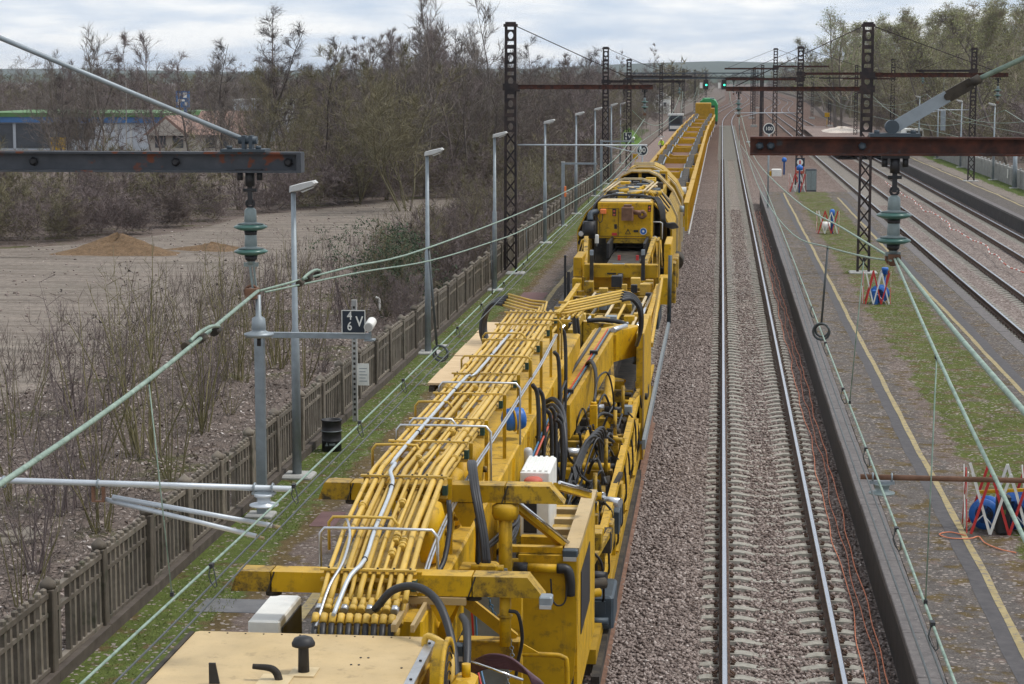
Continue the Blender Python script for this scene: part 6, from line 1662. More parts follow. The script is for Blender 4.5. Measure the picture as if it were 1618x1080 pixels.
# ------------------------------------------------------------------ rail carrying wagons
def wagon_proto(L=20.6):
    root = thing('rail_wagon', 'x', 'wagon', (XA, 0, 0), 'vehicles of the yellow work train')
    z1 = 2.10
    for s in (-1, 1):
        sb = T('side_beam', 'wagon_yellow', root, lambda t: (t.box(XA + s * 1.46 - 0.06, XA + s * 1.46 + 0.06, 0.15, L - 0.15, 0.95, z1), t.box(XA + s * 1.46 - 0.11, XA + s * 1.46 + 0.11, 0.15, L - 0.15, z1 + 0.002, z1 + 0.07)))
        for k in range(12):
            T('side_rib', 'wagon_yellow', root, lambda t: t.box(XA + s * 1.53 - 0.028 if s > 0 else XA - 1.53 - 0.04, XA + s * 1.53 + 0.04 if s > 0 else XA - 1.53 + 0.028, 0.8 + k * 1.7, 0.9 + k * 1.7, 1.0, z1 - 0.02), sb)
        T('foot_rail', 'lamp_grey', root, lambda t: t.bar((XA + s * 1.58, 0.3, 0.80), (XA + s * 1.58, L - 0.3, 0.80), 0.05, 0.07))
    T('floor', 'old_rail', root, lambda t: t.box(XA - 1.39, XA + 1.39, 0.15, L - 0.15, 1.60, 1.70))
    def yoke(t):
        t.prism([(XA - 1.39, 1.702), (XA + 1.39, 1.702), (XA + 1.39, 2.30), (XA + 0.80, 2.30), (XA + 0.50, 2.06), (XA - 0.50, 2.06), (XA - 0.80, 2.30), (XA - 1.39, 2.30)], 10.2, 10.6, 'y')
    T('cross_yoke', 'wagon_yellow', root, yoke)
    T('cross_yoke', 'wagon_yellow', root, lambda t: t.prism([(XA - 1.39, 1.702), (XA + 1.39, 1.702), (XA + 1.39, 2.02), (XA + 0.8, 2.02), (XA + 0.5, 1.86), (XA - 0.5, 1.86), (XA - 0.8, 2.02), (XA - 1.39, 2.02)], 20.0, 20.4, 'y'))
    for s in (-1, 1):
        for y, ln in ((1.2, 7.6), (11.6, 7.0)):
            rk = T('roller_rack', 'machine_dark', root, lambda t: (t.prism([(y, 1.71), (y + ln, 1.71), (y + ln, 2.36), (y + ln - 1.0, 2.36), (y, 1.95)], XA + s * 0.98 - 0.17, XA + s * 0.98 + 0.17, 'x')))
            T('rack_roller', 'galv', root, lambda t: t.cyl((XA + s * 0.74, y + 0.5, 2.0), (XA + s * 0.74, y + ln - 0.4, 2.18), 0.05, 8), rk)
    T('end_plate', 'wagon_yellow', root, lambda t: (t.box(XA - 1.39, XA + 1.39, 0.16, 0.26, 1.12, 1.7)))
    for y in (3.2, L - 3.2): bogie(root, y)
    return root
WP = wagon_proto()
names = ['first rail wagon behind the arched engine unit, with a pale cross tube', 'second yellow rail wagon behind the engine unit', 'third yellow rail wagon behind the engine unit', 'fourth yellow rail wagon behind the engine unit', 'fifth yellow rail wagon behind the engine unit',
         'sixth yellow rail wagon behind the engine unit', 'seventh yellow rail wagon behind the engine unit', 'eighth yellow rail wagon behind the engine unit', 'ninth yellow rail wagon behind the engine unit', 'last yellow rail wagon before the boxy wagon and green locomotive']
for i in range(10):
    o = WP if i == 0 else copy_tree(WP)
    o.location = (XA + 0.5 * sstep((i - 5) / 5.0), 88.8 + i * 20.7, 0)
    o['label'] = names[i]
_t = MB(); _t.cyl((-1.38, 5.0, 2.42), (1.38, 5.0, 2.42), 0.16, 14); _t.build('cross_tube', 'lamp_grey', WP)
# boxy wagon and locomotive at the far end
BX = XA + 0.55
BW = thing('box_wagon', 'yellow boxy equipment wagon coupled ahead of the green locomotive', 'wagon', (BX, 297, 0), 'vehicles of the yellow work train')
T('box_body', 'wagon_yellow', BW, lambda t: (t.cbox(BX - 1.35, BX + 0.85, 297, 303, 1.1, 3.75, 0.06), t.box(BX + 0.85, BX + 1.35, 297.2, 303, 1.1, 3.0)))
T('underframe', 'machine_dark', BW, lambda t: t.box(BX - 1.3, BX + 1.3, 296.5, 304, 0.6, 1.08))
bogie(BW, 300.2, xc=BX)
def cor(t):
    for k in range(10): t.box(BX - 1.25 + k * 0.22, BX - 1.15 + k * 0.22, 296.96, 296.998, 1.6, 3.6)
T('corrugation', 'wagon_yellow', BW, cor)
LC = thing('locomotive', 'green locomotive with rounded roof at the far end of the train', 'locomotive', (BX + .35, 306, 0), 'vehicles of the yellow work train')
LX = BX + 0.35
T('loco_body', 'loco_green', LC, lambda t: t.prism([(LX - 1.45, 1.0), (LX + 1.45, 1.0), (LX + 1.45, 3.3), (LX + 1.1, 3.95), (LX + 0.5, 4.25), (LX - 0.5, 4.25), (LX - 1.1, 3.95), (LX - 1.45, 3.3)], 306, 322, 'y'))
T('loco_cab', 'loco_green', LC, lambda t: t.prism([(LX - 1.2, 3.3), (LX + 1.2, 3.3), (LX + 0.8, 4.3), (LX - 0.8, 4.3)], 311, 314, 'y'))
T('windscreen', 'black_steel', LC, lambda t: (t.box(LX - 1.0, LX - 0.1, 305.96, 305.998, 2.6, 3.3), t.box(LX + 0.1, LX + 1.0, 305.96, 305.998, 2.6, 3.3)))
T('buffer_beam', 'machine_dark', LC, lambda t: (t.box(LX - 1.4, LX + 1.4, 305.9, 322.1, 0.5, 0.98)))
bogie(LC, 309.2, xc=LX); bogie(LC, 318.8, xc=LX)
T('roof_vent', 'galv', LC, lambda t: t.box(LX + 0.3, LX + 0.9, 307.5, 310, 4.2, 4.4))
# ------------------------------------------------------------------ bare trees and shrubs
def grow(seed, H, spread=0.5, r0=0.12, stems=1, lean=0.1, n1=14, n2=7, n3=6, droop=0.0, low=0.25, upright=0.5, wob=0.12, r_min=0.008, twl=0.10):
    """segments (p0, p1, ra, rb, level) of a leafless tree"""
    rr = random.Random(seed)
    S = []
    def rv():
        return Vector((rr.gauss(0, 1), rr.gauss(0, 1), rr.gauss(0, 1)))
    def run(p, d, L, r, lev, nseg):
        pts = [p.copy()]
        d = d.normalized()
        for i in range(nseg):
            d = (d + rv() * wob * (1 + 0.4 * lev) + Vector((0, 0, 0.10 * upright - droop * lev * 0.06))).normalized()
            p2 = pts[-1] + d * (L / nseg)
            ra = r * (1 - 0.85 * i / nseg); rb = r * (1 - 0.85 * (i + 1) / nseg)
            S.append((pts[-1], p2, ra, rb, lev))
            pts.append(p2)
        return pts, d
    def point(pts, t):
        k = min(len(pts) - 2, int(t * (len(pts) - 1))); f = t * (len(pts) - 1) - k
        return pts[k].lerp(pts[k + 1], f), (pts[k + 1] - pts[k]).normalized()
    for s in range(stems):
        a = rr.uniform(0, 6.28)
        ln = lean if stems == 1 else lean * rr.uniform(0.4, 1.6)
        d0 = Vector((math.cos(a) * ln, math.sin(a) * ln, 1))
        h = H * (1 if stems == 1 else rr.uniform(0.6, 1.0))
        p0 = Vector((math.cos(a), math.sin(a), 0)) * (0 if stems == 1 else rr.uniform(0, 0.04 * H))
        pts, _ = run(p0, d0, h, r0 * (1 if stems == 1 else rr.uniform(0.55, 1.0)), 0, 7)
        for i in range(n1):
            t = low + (1 - low) * (i + rr.random()) / n1 * 0.98
            q, dd = point(pts, t)
            side = rv(); side = (side - dd * side.dot(dd)).normalized()
            d1 = (dd * upright + side).normalized()
            L1 = H * spread * (1 - t * 0.75) * rr.uniform(0.55, 1.1)
            p1, _ = run(q, d1, L1, r0 * 0.42 * (1 - 0.7 * t), 1, 4)
            for j in range(n2):
                t2 = 0.2 + 0.8 * (j + rr.random()) / n2
                q2, dd2 = point(p1, t2 * 0.99)
                side = rv(); side = (side - dd2 * side.dot(dd2)).normalized()
                d2 = (dd2 * 0.8 + side * 0.8 + Vector((0, 0, 0.35 * upright))).normalized()
                L2 = L1 * rr.uniform(0.32, 0.72) * (1.2 - 0.55 * t2)
                p2, _ = run(q2, d2, L2, max(r_min, r0 * 0.11), 2, 3)
                for k in range(n3):
                    q3, dd3 = point(p2, min(0.99, 0.15 + 0.85 * (k + rr.random()) / n3))
                    side = rv(); side = (side - dd3 * side.dot(dd3)).normalized()
                    d3 = (dd3 * 0.9 + side * 0.7 + Vector((0, 0, 0.25 * upright - 0.3 * droop))).normalized()
                    S.append((q3, q3 + d3 * H * twl * rr.uniform(0.5, 1.2), r_min, r_min * 0.3, 3))
    return S
def seg_arrays(S):
    return (np.array([tuple(s[0]) for s in S]), np.array([tuple(s[1]) for s in S]), np.array([s[2] for s in S]), np.array([s[3] for s in S]), np.array([s[4] for s in S]))
def prisms(A, B, ra, rb):
    """three-sided tapered prisms -> verts, tri indices"""
    N = len(A); d = B - A; d /= np.maximum(np.linalg.norm(d, axis=1, keepdims=True), 1e-6)
    ref = np.where(np.abs(d[:, 2:3]) > 0.9, np.array([[1., 0, 0]]), np.array([[0, 0, 1.]]))
    s = np.cross(d, ref); s /= np.maximum(np.linalg.norm(s, axis=1, keepdims=True), 1e-6); t = np.cross(d, s)
    V = np.empty((N, 6, 3))
    for k in range(3):
        a = 2 * math.pi * k / 3
        o = s * math.cos(a) + t * math.sin(a)
        V[:, k] = A + o * ra[:, None]; V[:, k + 3] = B + o * rb[:, None]
    fb = np.array([(0, 1, 4), (0, 4, 3), (1, 2, 5), (1, 5, 4), (2, 0, 3), (2, 3, 5)])
    F = (fb[None] + (np.arange(N) * 6)[:, None, None]).reshape(-1)
    return V.reshape(-1, 3), F
def blades(A, B, w, rng):
    """flat tapered twigs, one triangle each"""
    N = len(A); d = B - A
    o = np.cross(d, rng.normal(0, 1, (N, 3))); o /= np.maximum(np.linalg.norm(o, axis=1, keepdims=True), 1e-6)
    V = np.stack([A - o * w[:, None], A + o * w[:, None], B], 1)
    return V.reshape(-1, 3), np.arange(3 * N)
def leaves_at(P, size, rng, k=1):
    P = np.repeat(P, k, 0); N = len(P)
    P = P + rng.normal(0, size * 1.2, (N, 3))
    V = P[:, None, :] + rng.normal(0, size * 0.7, (N, 3, 3))
    return V.reshape(-1, 3), np.arange(3 * N)
TREES = {}
def tree_kind(key, mats, twig_w=0.012, leaf=None, **kw):
    S = grow(**kw)
    A, B, ra, rb, lv = seg_arrays(S)
    rng = np.random.default_rng(kw['seed'] + 100)
    tk = lv == 0
    if kw.get('stems', 1) > 1: tk = lv <= 0
    V, F = prisms(A[tk], B[tk], np.maximum(ra[tk], 0.008), np.maximum(rb[tk], 0.006))
    trunk = npmesh('trunk', V, F, 3, [mats[0]])
    md = (lv == 1) | (lv == 2)
    V1, F1 = prisms(A[md], B[md], np.maximum(ra[md], twig_w * 0.8), np.maximum(rb[md], twig_w * 0.5))
    tw = lv == 3
    V2, F2 = blades(A[tw], B[tw], np.full(tw.sum(), twig_w), rng)
    V = np.concatenate([V1, V2]); F = np.concatenate([F1, F2 + len(V1)])
    mi = np.zeros(len(F) // 3, int)
    ml = [mats[1]]
    if leaf:
        V3, F3 = leaves_at(B[tw], leaf[1], rng, leaf[2])
        F = np.concatenate([F, F3 + len(V)]); V = np.concatenate([V, V3])
        mi = np.concatenate([mi, np.ones(len(F3) // 3, int)]); ml.append(leaf[0])
    crown = npmesh('crown', V, F, 3, ml, mat_idx=mi)
    TREES[key] = (trunk, crown, kw['H'], (V, F, mi, ml))
tree_kind('alder', ('bark_dark', 'bark_dark'), 0.0105, leaf=('bark_brown', 0.03, 1), seed=1, H=11, spread=0.26, r0=0.11, n1=20, n2=9, n3=9, low=0.3, upright=0.55, twl=0.04)
tree_kind('alder2', ('bark_brown', 'bark_dark'), 0.0105, leaf=('bark_dark', 0.03, 1), seed=2, H=11, spread=0.30, r0=0.11, n1=18, n2=9, n3=10, low=0.35, upright=0.6, twl=0.042)
tree_kind('ash', ('bark_grey', 'bark_grey'), 0.0105, seed=3, H=10, spread=0.46, r0=0.11, n1=18, n2=9, n3=10, low=0.15, upright=1.05, twl=0.05)
tree_kind('ash2', ('bark_brown', 'bark_purple'), 0.0105, seed=4, H=10, spread=0.44, r0=0.11, n1=18, n2=9, n3=10, low=0.14, upright=1.0, twl=0.05)
tree_kind('willow', ('bark_olive', 'bark_olive'), 0.0105, seed=5, H=9, spread=0.36, r0=0.06, stems=5, lean=0.32, n1=12, n2=7, n3=9, low=0.2, upright=0.8, twl=0.055)
tree_kind('willow2', ('bark_olive', 'bark_grey'), 0.0105, seed=6, H=10, spread=0.34, r0=0.06, stems=6, lean=0.30, n1=11, n2=7, n3=9, low=0.25, upright=0.9, twl=0.055)
tree_kind('birch', ('bark_white', 'bark_purple'), 0.0105, seed=7, H=10, spread=0.26, r0=0.08, n1=18, n2=8, n3=12, low=0.3, upright=0.6, droop=0.9, twl=0.05)
tree_kind('pole', ('bark_grey', 'bark_brown'), 0.0105, seed=8, H=10, spread=0.20, r0=0.06, n1=16, n2=7, n3=9, low=0.35, upright=0.8, twl=0.04)
tree_kind('dome', ('bark_dark', 'bark_purple'), 0.0105, seed=9, H=8, spread=0.46, r0=0.1, n1=22, n2=9, n3=12, low=0.12, upright=0.55, twl=0.05)
tree_kind('bush', ('bark_purple', 'bark_purple'), 0.011, seed=10, H=4, spread=0.45, r0=0.05, stems=6, lean=0.55, n1=9, n2=7, n3=6, low=0.1, upright=0.6, twl=0.11)
tree_kind('bush2', ('bark_brown', 'bark_brown'), 0.011, seed=11, H=4, spread=0.45, r0=0.05, stems=6, lean=0.5, n1=9, n2=7, n3=6, low=0.1, upright=0.5, twl=0.11)
tree_kind('bush3', ('bark_olive', 'bark_olive'), 0.011, seed=12, H=4, spread=0.40, r0=0.05, stems=7, lean=0.45, n1=8, n2=6, n3=6, low=0.1, upright=0.7, twl=0.10)
tree_kind('budding', ('bark_grey', 'bark_tan'), 0.020, leaf=('bud_green', 0.085, 3), seed=13, H=20, spread=0.40, r0=0.40, stems=3, lean=0.34, n1=14, n2=9, n3=8, low=0.2, upright=0.75, twl=0.045)
tree_kind('poplar', ('bark_tan', 'bark_tan'), 0.022, leaf=('bud_olive', 0.09, 2), seed=14, H=17, spread=0.22, r0=0.20, n1=24, n2=9, n3=7, low=0.2, upright=0.8, twl=0.045)
tree_kind('poplar2', ('bark_grey', 'bark_grey'), 0.022, leaf=('bud_olive', 0.08, 2), seed=15, H=16, spread=0.26, r0=0.20, n1=22, n2=9, n3=7, low=0.2, upright=0.75, twl=0.05)
tree_kind('farwood', ('bark_brown', 'bark_brown'), 0.05, seed=41, H=10, spread=0.42, r0=0.12, stems=3, lean=0.3, n1=9, n2=5, n3=5, low=0.05, upright=0.8, twl=0.09)
tree_kind('farwood2', ('bark_olive', 'bark_olive'), 0.05, seed=42, H=10, spread=0.42, r0=0.12, stems=3, lean=0.3, n1=9, n2=5, n3=5, low=0.05, upright=0.8, twl=0.09)
tr2 = random.Random(5)
KINDL = {'ash': 'grey spreading', 'ash2': 'purple brown spreading', 'alder': 'narrow dark', 'alder2': 'dark fine twigged', 'pole': 'thin pole like', 'willow': 'olive stemmed', 'willow2': 'many stemmed', 'dome': 'round headed', 'birch': 'white trunked', 'poplar': 'tan narrow', 'poplar2': 'grey narrow'}
def plant(key, x, y, z, h, label, cat='tree', group=None, name=None, sx=1.0):
    t_, c_, H, _ = TREES[key]
    label = label.replace('@', KINDL.get(key, 'bare'))
    root = thing(name or 'bare_tree', label, cat, (x, y, z), group, rz=tr2.uniform(0, 6.28))
    k = h / H
    root.scale = (k * sx, k * sx, k)
    link('trunk', t_, root); link('crown', c_, root)
    return root
def tree_px(px, topy, Y, key, label, group=None, z0=0.1, sx=1.0, name=None, cat='tree'):
    p = at(px, topy, Y=Y)
    return plant(key, p.x, Y, z0, (p.z - z0) * 1.03, label, cat, group, name, sx)
# trees that stand out on the left skyline
tree_px(195, 50, 128, 'birch', 'pale trunked birch rising over the green edged shop roof', name='birch_tree')
tree_px(150, 70, 124, 'ash', 'bare spreading tree left of the birch above the shop roof')
tree_px(245, 62, 132, 'ash2', 'bare forked tree just right of the birch')
tree_px(120, 84, 140, 'pole', 'thin bare tree at the left end of the shop building')
tree_px(292, 98, 165, 'dome', 'round domed purple brown tree behind the blue sign tower', sx=1.25)
tree_px(342, 62, 126, 'alder', 'slim dark tree between the blue sign and the tall alders')
tree_px(398, 36, 122, 'alder', 'tall dark alder, left one of the pair above the cantilever end', sx=1.1)
tree_px(465, 28, 122, 'alder2', 'tallest dark fine twigged alder above the near lamp', sx=1.2)
tree_px(505, 58, 126, 'alder', 'dark alder leaning out right of the tallest one')
tree_px(425, 78, 118, 'willow', 'olive stemmed willow under the tall alders', name='willow_tree')
tree_px(375, 96, 114, 'willow2', 'olive willow clump left of the tall alders', name='willow_tree')
tree_px(605, 14, 124, 'willow2', 'huge many stemmed bare willow at the end of the dirt track', name='willow_tree', sx=1.05)
tree_px(668, 2, 128, 'ash', 'tallest bare tree of the wood, behind the second lamp', sx=1.0)
tree_px(560, 40, 120, 'willow', 'olive willow at the left edge of the big clump', name='willow_tree')
tree_px(718, 30, 130, 'ash2', 'bare tree right of the tallest one in the big clump')
tree_px(768, 22, 136, 'ash', 'bare round headed tree left of the first lattice mast')
tree_px(640, 70, 114, 'willow', 'olive thicket willow in front of the tallest bare tree', name='willow_tree', sx=1.3)
tree_px(845, 70, 150, 'alder2', 'dark slender tree just right of the first lattice mast')
tree_px(900, 74, 160, 'alder', 'dark slender tree midway along the wood behind the lamps')
tree_px(965, 86, 240, 'pole', 'thin bare tree behind the paired far masts')
tree_px(1022, 74, 300, 'pole', 'lone thin tree standing above the far wood beside the line')
# the body of the wood: look-alike trees
for i in range(58):
    Y = tr2.uniform(128, 215); px = tr2.uniform(520, 985)
    sky = np.interp(px, [520, 600, 700, 780, 850, 930, 990], [85, 45, 45, 62, 78, 92, 105])
    p = at(px, sky + tr2.uniform(0, 22), Y=Y)
    if p.x > -9.3: continue
    plant(tr2.choice(['ash', 'ash2', 'alder', 'alder2', 'pole', 'willow2', 'dome', 'pole']), p.x, Y, 0.1, max(4.5, p.z), '@ bare tree in the dense wood behind the platform lamps', group='trees of the dense wood')
for i in range(44):
    px = tr2.uniform(-40, 520); Y = tr2.uniform(228, 300) if px < 400 else tr2.uniform(128, 200)
    sky = np.interp(px, [0, 120, 260, 340, 420, 520], [108, 100, 92, 100, 82, 88])
    p = at(px, sky + tr2.uniform(4, 34), Y=Y)
    plant(tr2.choice(['ash', 'ash2', 'willow', 'dome', 'pole', 'willow2', 'birch' if i % 9 == 0 else 'ash']), p.x, Y, 0.1, max(4.0, p.z), '@ bare tree in the wood behind the dirt lot', group='trees behind the dirt lot')
for i in range(13):
    px = tr2.uniform(60, 400); Y = tr2.uniform(132, 172); p = at(px, tr2.uniform(78, 122), Y=Y)
    plant(tr2.choice(['ash', 'ash2', 'pole', 'alder', 'willow2']), p.x, Y, 0.1, p.z, '@ bare tree standing in front of the shop building', group='trees in front of the shop')
# merged woody masses
def mass(name, label, items, kind='stuff', thin=1.0):
    """items: (key, x, y, z, h, sx) -> one mesh"""
    Vs = []; Fs = []; Ms = []; mats = []; off = 0
    for key, x, y, z, h, sx in items:
        V, F, mi, ml = TREES[key][3]; k = h / TREES[key][2]
        if thin < 1.0:
            T3 = F.reshape(-1, 3); sel = RNG.uniform(0, 1, len(T3)) < thin; T3 = T3[sel]; mi = mi[sel]
            u, inv = np.unique(T3.ravel(), return_inverse=True); V = V[u]; F = inv
        a = RNG.uniform(0, 6.28); c, s = math.cos(a), math.sin(a)
        W_ = np.stack([(V[:, 0] * c - V[:, 1] * s) * k * sx + x, (V[:, 0] * s + V[:, 1] * c) * k * sx + y, V[:, 2] * k + z], 1)
        idx = []
        for m_ in ml:
            if m_ not in mats: mats.append(m_)
            idx.append(mats.index(m_))
        Vs.append(W_); Fs.append(F + off); Ms.append(np.array(idx)[mi]); off += len(W_)
    me = npmesh(name, np.concatenate(Vs), np.concatenate(Fs), 3, mats, mat_idx=np.concatenate(Ms))
    return tag(link(name, me), label, kind=kind)
it = []
for i in range(190):      # thicket along the back of the lot
    x = tr2.uniform(-62, -22)
    edge = np.interp(x, [-62, -36, -30, -27, -25, -22], [84.5, 86, 90, 96, 109, 118])
    Y = edge + (tr2.uniform(0, 5) if i % 5 < 3 else tr2.uniform(5, 32))
    it.append((tr2.choice(['bush', 'bush2', 'bush', 'bush3']), x, Y, 0.05, tr2.uniform(1.6, 3.2) if i % 5 < 3 else tr2.uniform(3.0, 4.8), tr2.uniform(0.9, 1.4)))
mass('thicket', 'dense purple brown bramble thicket along the back of the dirt lot', it, thin=0.7)
it = []
for i in range(150):      # dense undergrowth beneath the wood
    Y = tr2.uniform(126, 185); x = -9.6 - tr2.uniform(0, 1) * np.interp(Y, [126, 185], [14, 30])
    it.append((tr2.choice(['bush', 'bush2', 'bush3']), x, Y, 0.1, tr2.uniform(3.2, 6.0), tr2.uniform(0.9, 1.2)))
for i in range(46):       # ragged front edge of the wood on the dirt lot
    t = tr2.random(); x = -24 + 14 * t; Y = np.interp(x, [-24, -18, -10], [114, 125, 128]) + tr2.uniform(-1, 4)
    it.append((tr2.choice(['bush', 'bush2', 'bush3']), x, Y, 0.1, tr2.uniform(1.6, 4.0), tr2.uniform(0.9, 1.3)))
for i in range(150):      # thin upright saplings
    Y = tr2.uniform(122, 190); x = -9.5 - tr2.random() * np.interp(Y, [122, 190], [9, 34])
    if Y < 127 and x < -11: Y += 8
    it.append(('pole', x, Y, 0.1, tr2.uniform(4.5, 8.5), tr2.uniform(0.7, 1.1)))
for i in range(110):       # scrub between the fence and the dirt track
    Y = tr2.uniform(58, 126); x = tr2.uniform(-11.2, -8.9)
    it.append((tr2.choice(['bush', 'bush2', 'bush3']), x, Y, 0.1, tr2.uniform(1.6, 3.6), tr2.uniform(0.7, 1.0)))
it2 = []
for i in range(85):
    Y = tr2.uniform(132, 240); px = tr2.uniform(500, 1000)
    sky = np.interp(px, [500, 600, 700, 780, 850, 930, 1000], [110, 75, 70, 85, 95, 105, 115])
    p = at(px, sky + tr2.uniform(0, 40), Y=Y)
    if p.x > -10: continue
    it2.append((tr2.choice(['ash', 'ash2', 'dome', 'willow', 'alder2']), p.x, Y, 0.1, max(4, p.z), tr2.uniform(1.0, 1.3)))
for i in range(46):
    Y = tr2.uniform(235, 340); px = tr2.uniform(-60, 560)
    p = at(px, tr2.uniform(103, 130), Y=Y)
    it2.append((tr2.choice(['ash', 'ash2', 'dome', 'willow']), p.x, Y, 0.1, max(4, p.z), tr2.uniform(1.2, 1.6)))
mass('wood_interior', 'dense brown mass of branches inside the wood behind the lamps', it2, thin=0.42)
mass('undergrowth', 'tangled leafless undergrowth beneath the wood behind the fence', it, thin=0.5)
# right hand wood: individual trees at its front, the rest as one mass
tree_px(1328, -12, 300, 'budding', 'large pale green budding tree at the left end of the right hand wood', name='budding_tree', z0=0.3, sx=1.05)
def right_spot(lo, hi):
    while True:
        Y = tr2.uniform(170, 470); px = tr2.uniform(1285, 1720)
        x = at(px, 100, Y=Y).x
        if x < 20.3: continue
        sky = np.interp(px, [1285, 1330, 1400, 1480, 1560, 1720], [75, 40, 30, 22, 10, -10])
        return x, Y, at(px, sky + tr2.uniform(lo, hi), Y=Y).z
for i in range(60):
    x, Y, h = right_spot(-4, 18)
    plant(tr2.choice(['poplar', 'poplar2', 'poplar']), x, Y, 0.3, h, '@ budding tree in the tall wood behind the panel fence', group='trees of the right hand wood', name='poplar_tree', sx=1.25)
it = []
for i in range(85):
    Y = tr2.uniform(150, 420); x = tr2.uniform(21, 30) + max(0, (tr2.random()) * (Y - 120) * 0.14)
    it.append((tr2.choice(['bush3', 'bush2', 'bush', 'willow']), x, Y, 0.3, tr2.uniform(4, 9), tr2.uniform(0.9, 1.3)))
it2 = []
for i in range(120):
    x, Y, h = right_spot(20, 85)
    it2.append((tr2.choice(['poplar', 'poplar2', 'poplar', 'willow']), x, Y, 0.3, max(5, h), tr2.uniform(1.1, 1.5)))
mass('right_wood', 'dense tan and olive wood rising behind the panel fence', it2, thin=0.45)
for i in range(150):
    Y = 150 + 420 * tr2.random(); x = 20.2 + tr2.random() * 7 + max(0, (Y - 400) * .02)
    it.append((tr2.choice(['bush3', 'bush2', 'bush3']), x, Y, 0.2, tr2.uniform(2.0, 4.6), tr2.uniform(0.9, 1.4)))
for i in range(110):
    Y = 150 + 330 * tr2.random(); x = -10.5 - tr2.random() * 8
    if 205 < Y < 275 and x > -13: continue
    it.append((tr2.choice(['bush', 'bush2', 'bush3', 'bush2']), x, Y, 0.1, tr2.uniform(1.8, 4.2), tr2.uniform(0.9, 1.4)))
mass('right_undergrowth', 'olive brown undergrowth filling the right hand wood', it, thin=0.5)
it = []
for i in range(300):      # far woods both sides of the line
    Y = tr2.uniform(380, 1000); sd = tr2.choice([-1, 1])
    x = (-13 - 90 * tr2.random() ** 2.0) if sd < 0 else (23 + 110 * tr2.random() ** 2.2)
    it.append((tr2.choice(['farwood', 'farwood2']), x + shiftL(Y) * 0.6, Y, 0.1, tr2.uniform(8, 13) if sd < 0 else tr2.uniform(10, 17), tr2.uniform(1.2, 1.8)))
for i in range(70):
    Y = tr2.uniform(220, 520); x = -13 - tr2.uniform(0, 75)
    it.append((tr2.choice(['ash2', 'dome', 'ash', 'alder2']), x, Y, 0.1, tr2.uniform(7, 10.5), tr2.uniform(1.1, 1.5)))
for i in range(90):
    Y = tr2.uniform(900, 1500); x = tr2.uniform(-140, 200)
    it.append((tr2.choice(['farwood', 'farwood2']), x, Y, 0.1, tr2.uniform(6, 11), tr2.uniform(1.6, 2.4)))
for i in range(90):
    Y = tr2.uniform(300, 430); px = tr2.uniform(-80, 640); p = at(px, tr2.uniform(97, 114), Y=Y)
    it.append((tr2.choice(['farwood', 'farwood', 'farwood2']), p.x, Y, 0.1, max(5, p.z), tr2.uniform(1.1, 1.6)))
mass('far_woods', 'distant grey brown woods on both sides of the line', it, thin=0.45)

# coppiced shrubs behind the fence
def shrub_kind(key, seed, H, n, mats):
    rr = random.Random(seed); S = []
    for s in range(n):
        a = rr.uniform(0, 6.28); ln = rr.uniform(0.02, 0.55)
        d = Vector((math.cos(a) * ln, math.sin(a) * ln, 1)).normalized()
        L = H * rr.uniform(0.5, 1.0) * (1 - 0.25 * ln); p = Vector((math.cos(a) * rr.uniform(0, .38), math.sin(a) * rr.uniform(0, .38), 0))
        r = rr.uniform(0.014, 0.028); ns = 7; pts = [p]
        for i in range(ns):
            d = (d + Vector((rr.gauss(0, .09), rr.gauss(0, .09), 0.06))).normalized()
            q = pts[-1] + d * L / ns
            S.append((pts[-1], q, r * (1 - .8 * i / ns), r * (1 - .8 * (i + 1) / ns), 0)); pts.append(q)
            if i >= 1:
                for k in range(rr.choice([1, 1, 2])):
                    sd = Vector((rr.gauss(0, 1), rr.gauss(0, 1), 0.9)).normalized()
                    f = rr.random(); b0 = pts[-2].lerp(q, f); e = b0 + sd * rr.uniform(0.2, 0.6) * H / 4
                    S.append((b0, e, 0.007, 0.004, 1))
                    for m_ in range(2):
                        sd2 = (sd + Vector((rr.gauss(0, .6), rr.gauss(0, .6), rr.gauss(0, .5)))).normalized()
                        b2 = b0.lerp(e, rr.uniform(.3, 1)); S.append((b2, b2 + sd2 * rr.uniform(.1, .28), 0.004, 0.002, 2))
    A, B, ra, rb, lv = seg_arrays(S)
    V, F = prisms(A[lv == 0], B[lv == 0], ra[lv == 0], rb[lv == 0])
    st = npmesh('stems', V, F, 3, [mats[0]])
    V, F = prisms(A[lv > 0], B[lv > 0], ra[lv > 0], rb[lv > 0])
    # dead seed clusters at some tips
    tip = B[lv > 1]; tip = tip[RNG.uniform(0, 1, len(tip)) < 0.12]
    V3, F3 = leaves_at(tip, 0.03, np.random.default_rng(seed), 3)
    mi = np.concatenate([np.zeros(len(F) // 3, int), np.ones(len(F3) // 3, int)])
    tw = npmesh('twigs', np.concatenate([V, V3]), np.concatenate([F, F3 + len(V)]), 3, [mats[1], 'bark_dark'], mat_idx=mi)
    TREES[key] = (st, tw, H, None)
shrub_kind('s1', 31, 4.0, 12, ('bark_moss', 'bark_brown')); shrub_kind('s2', 32, 4.0, 8, ('bark_moss', 'bark_brown')); shrub_kind('s3', 33, 3.5, 13, ('bark_purple', 'bark_purple')); shrub_kind('s4', 34, 4.0, 18, ('bark_moss', 'bark_olive'))
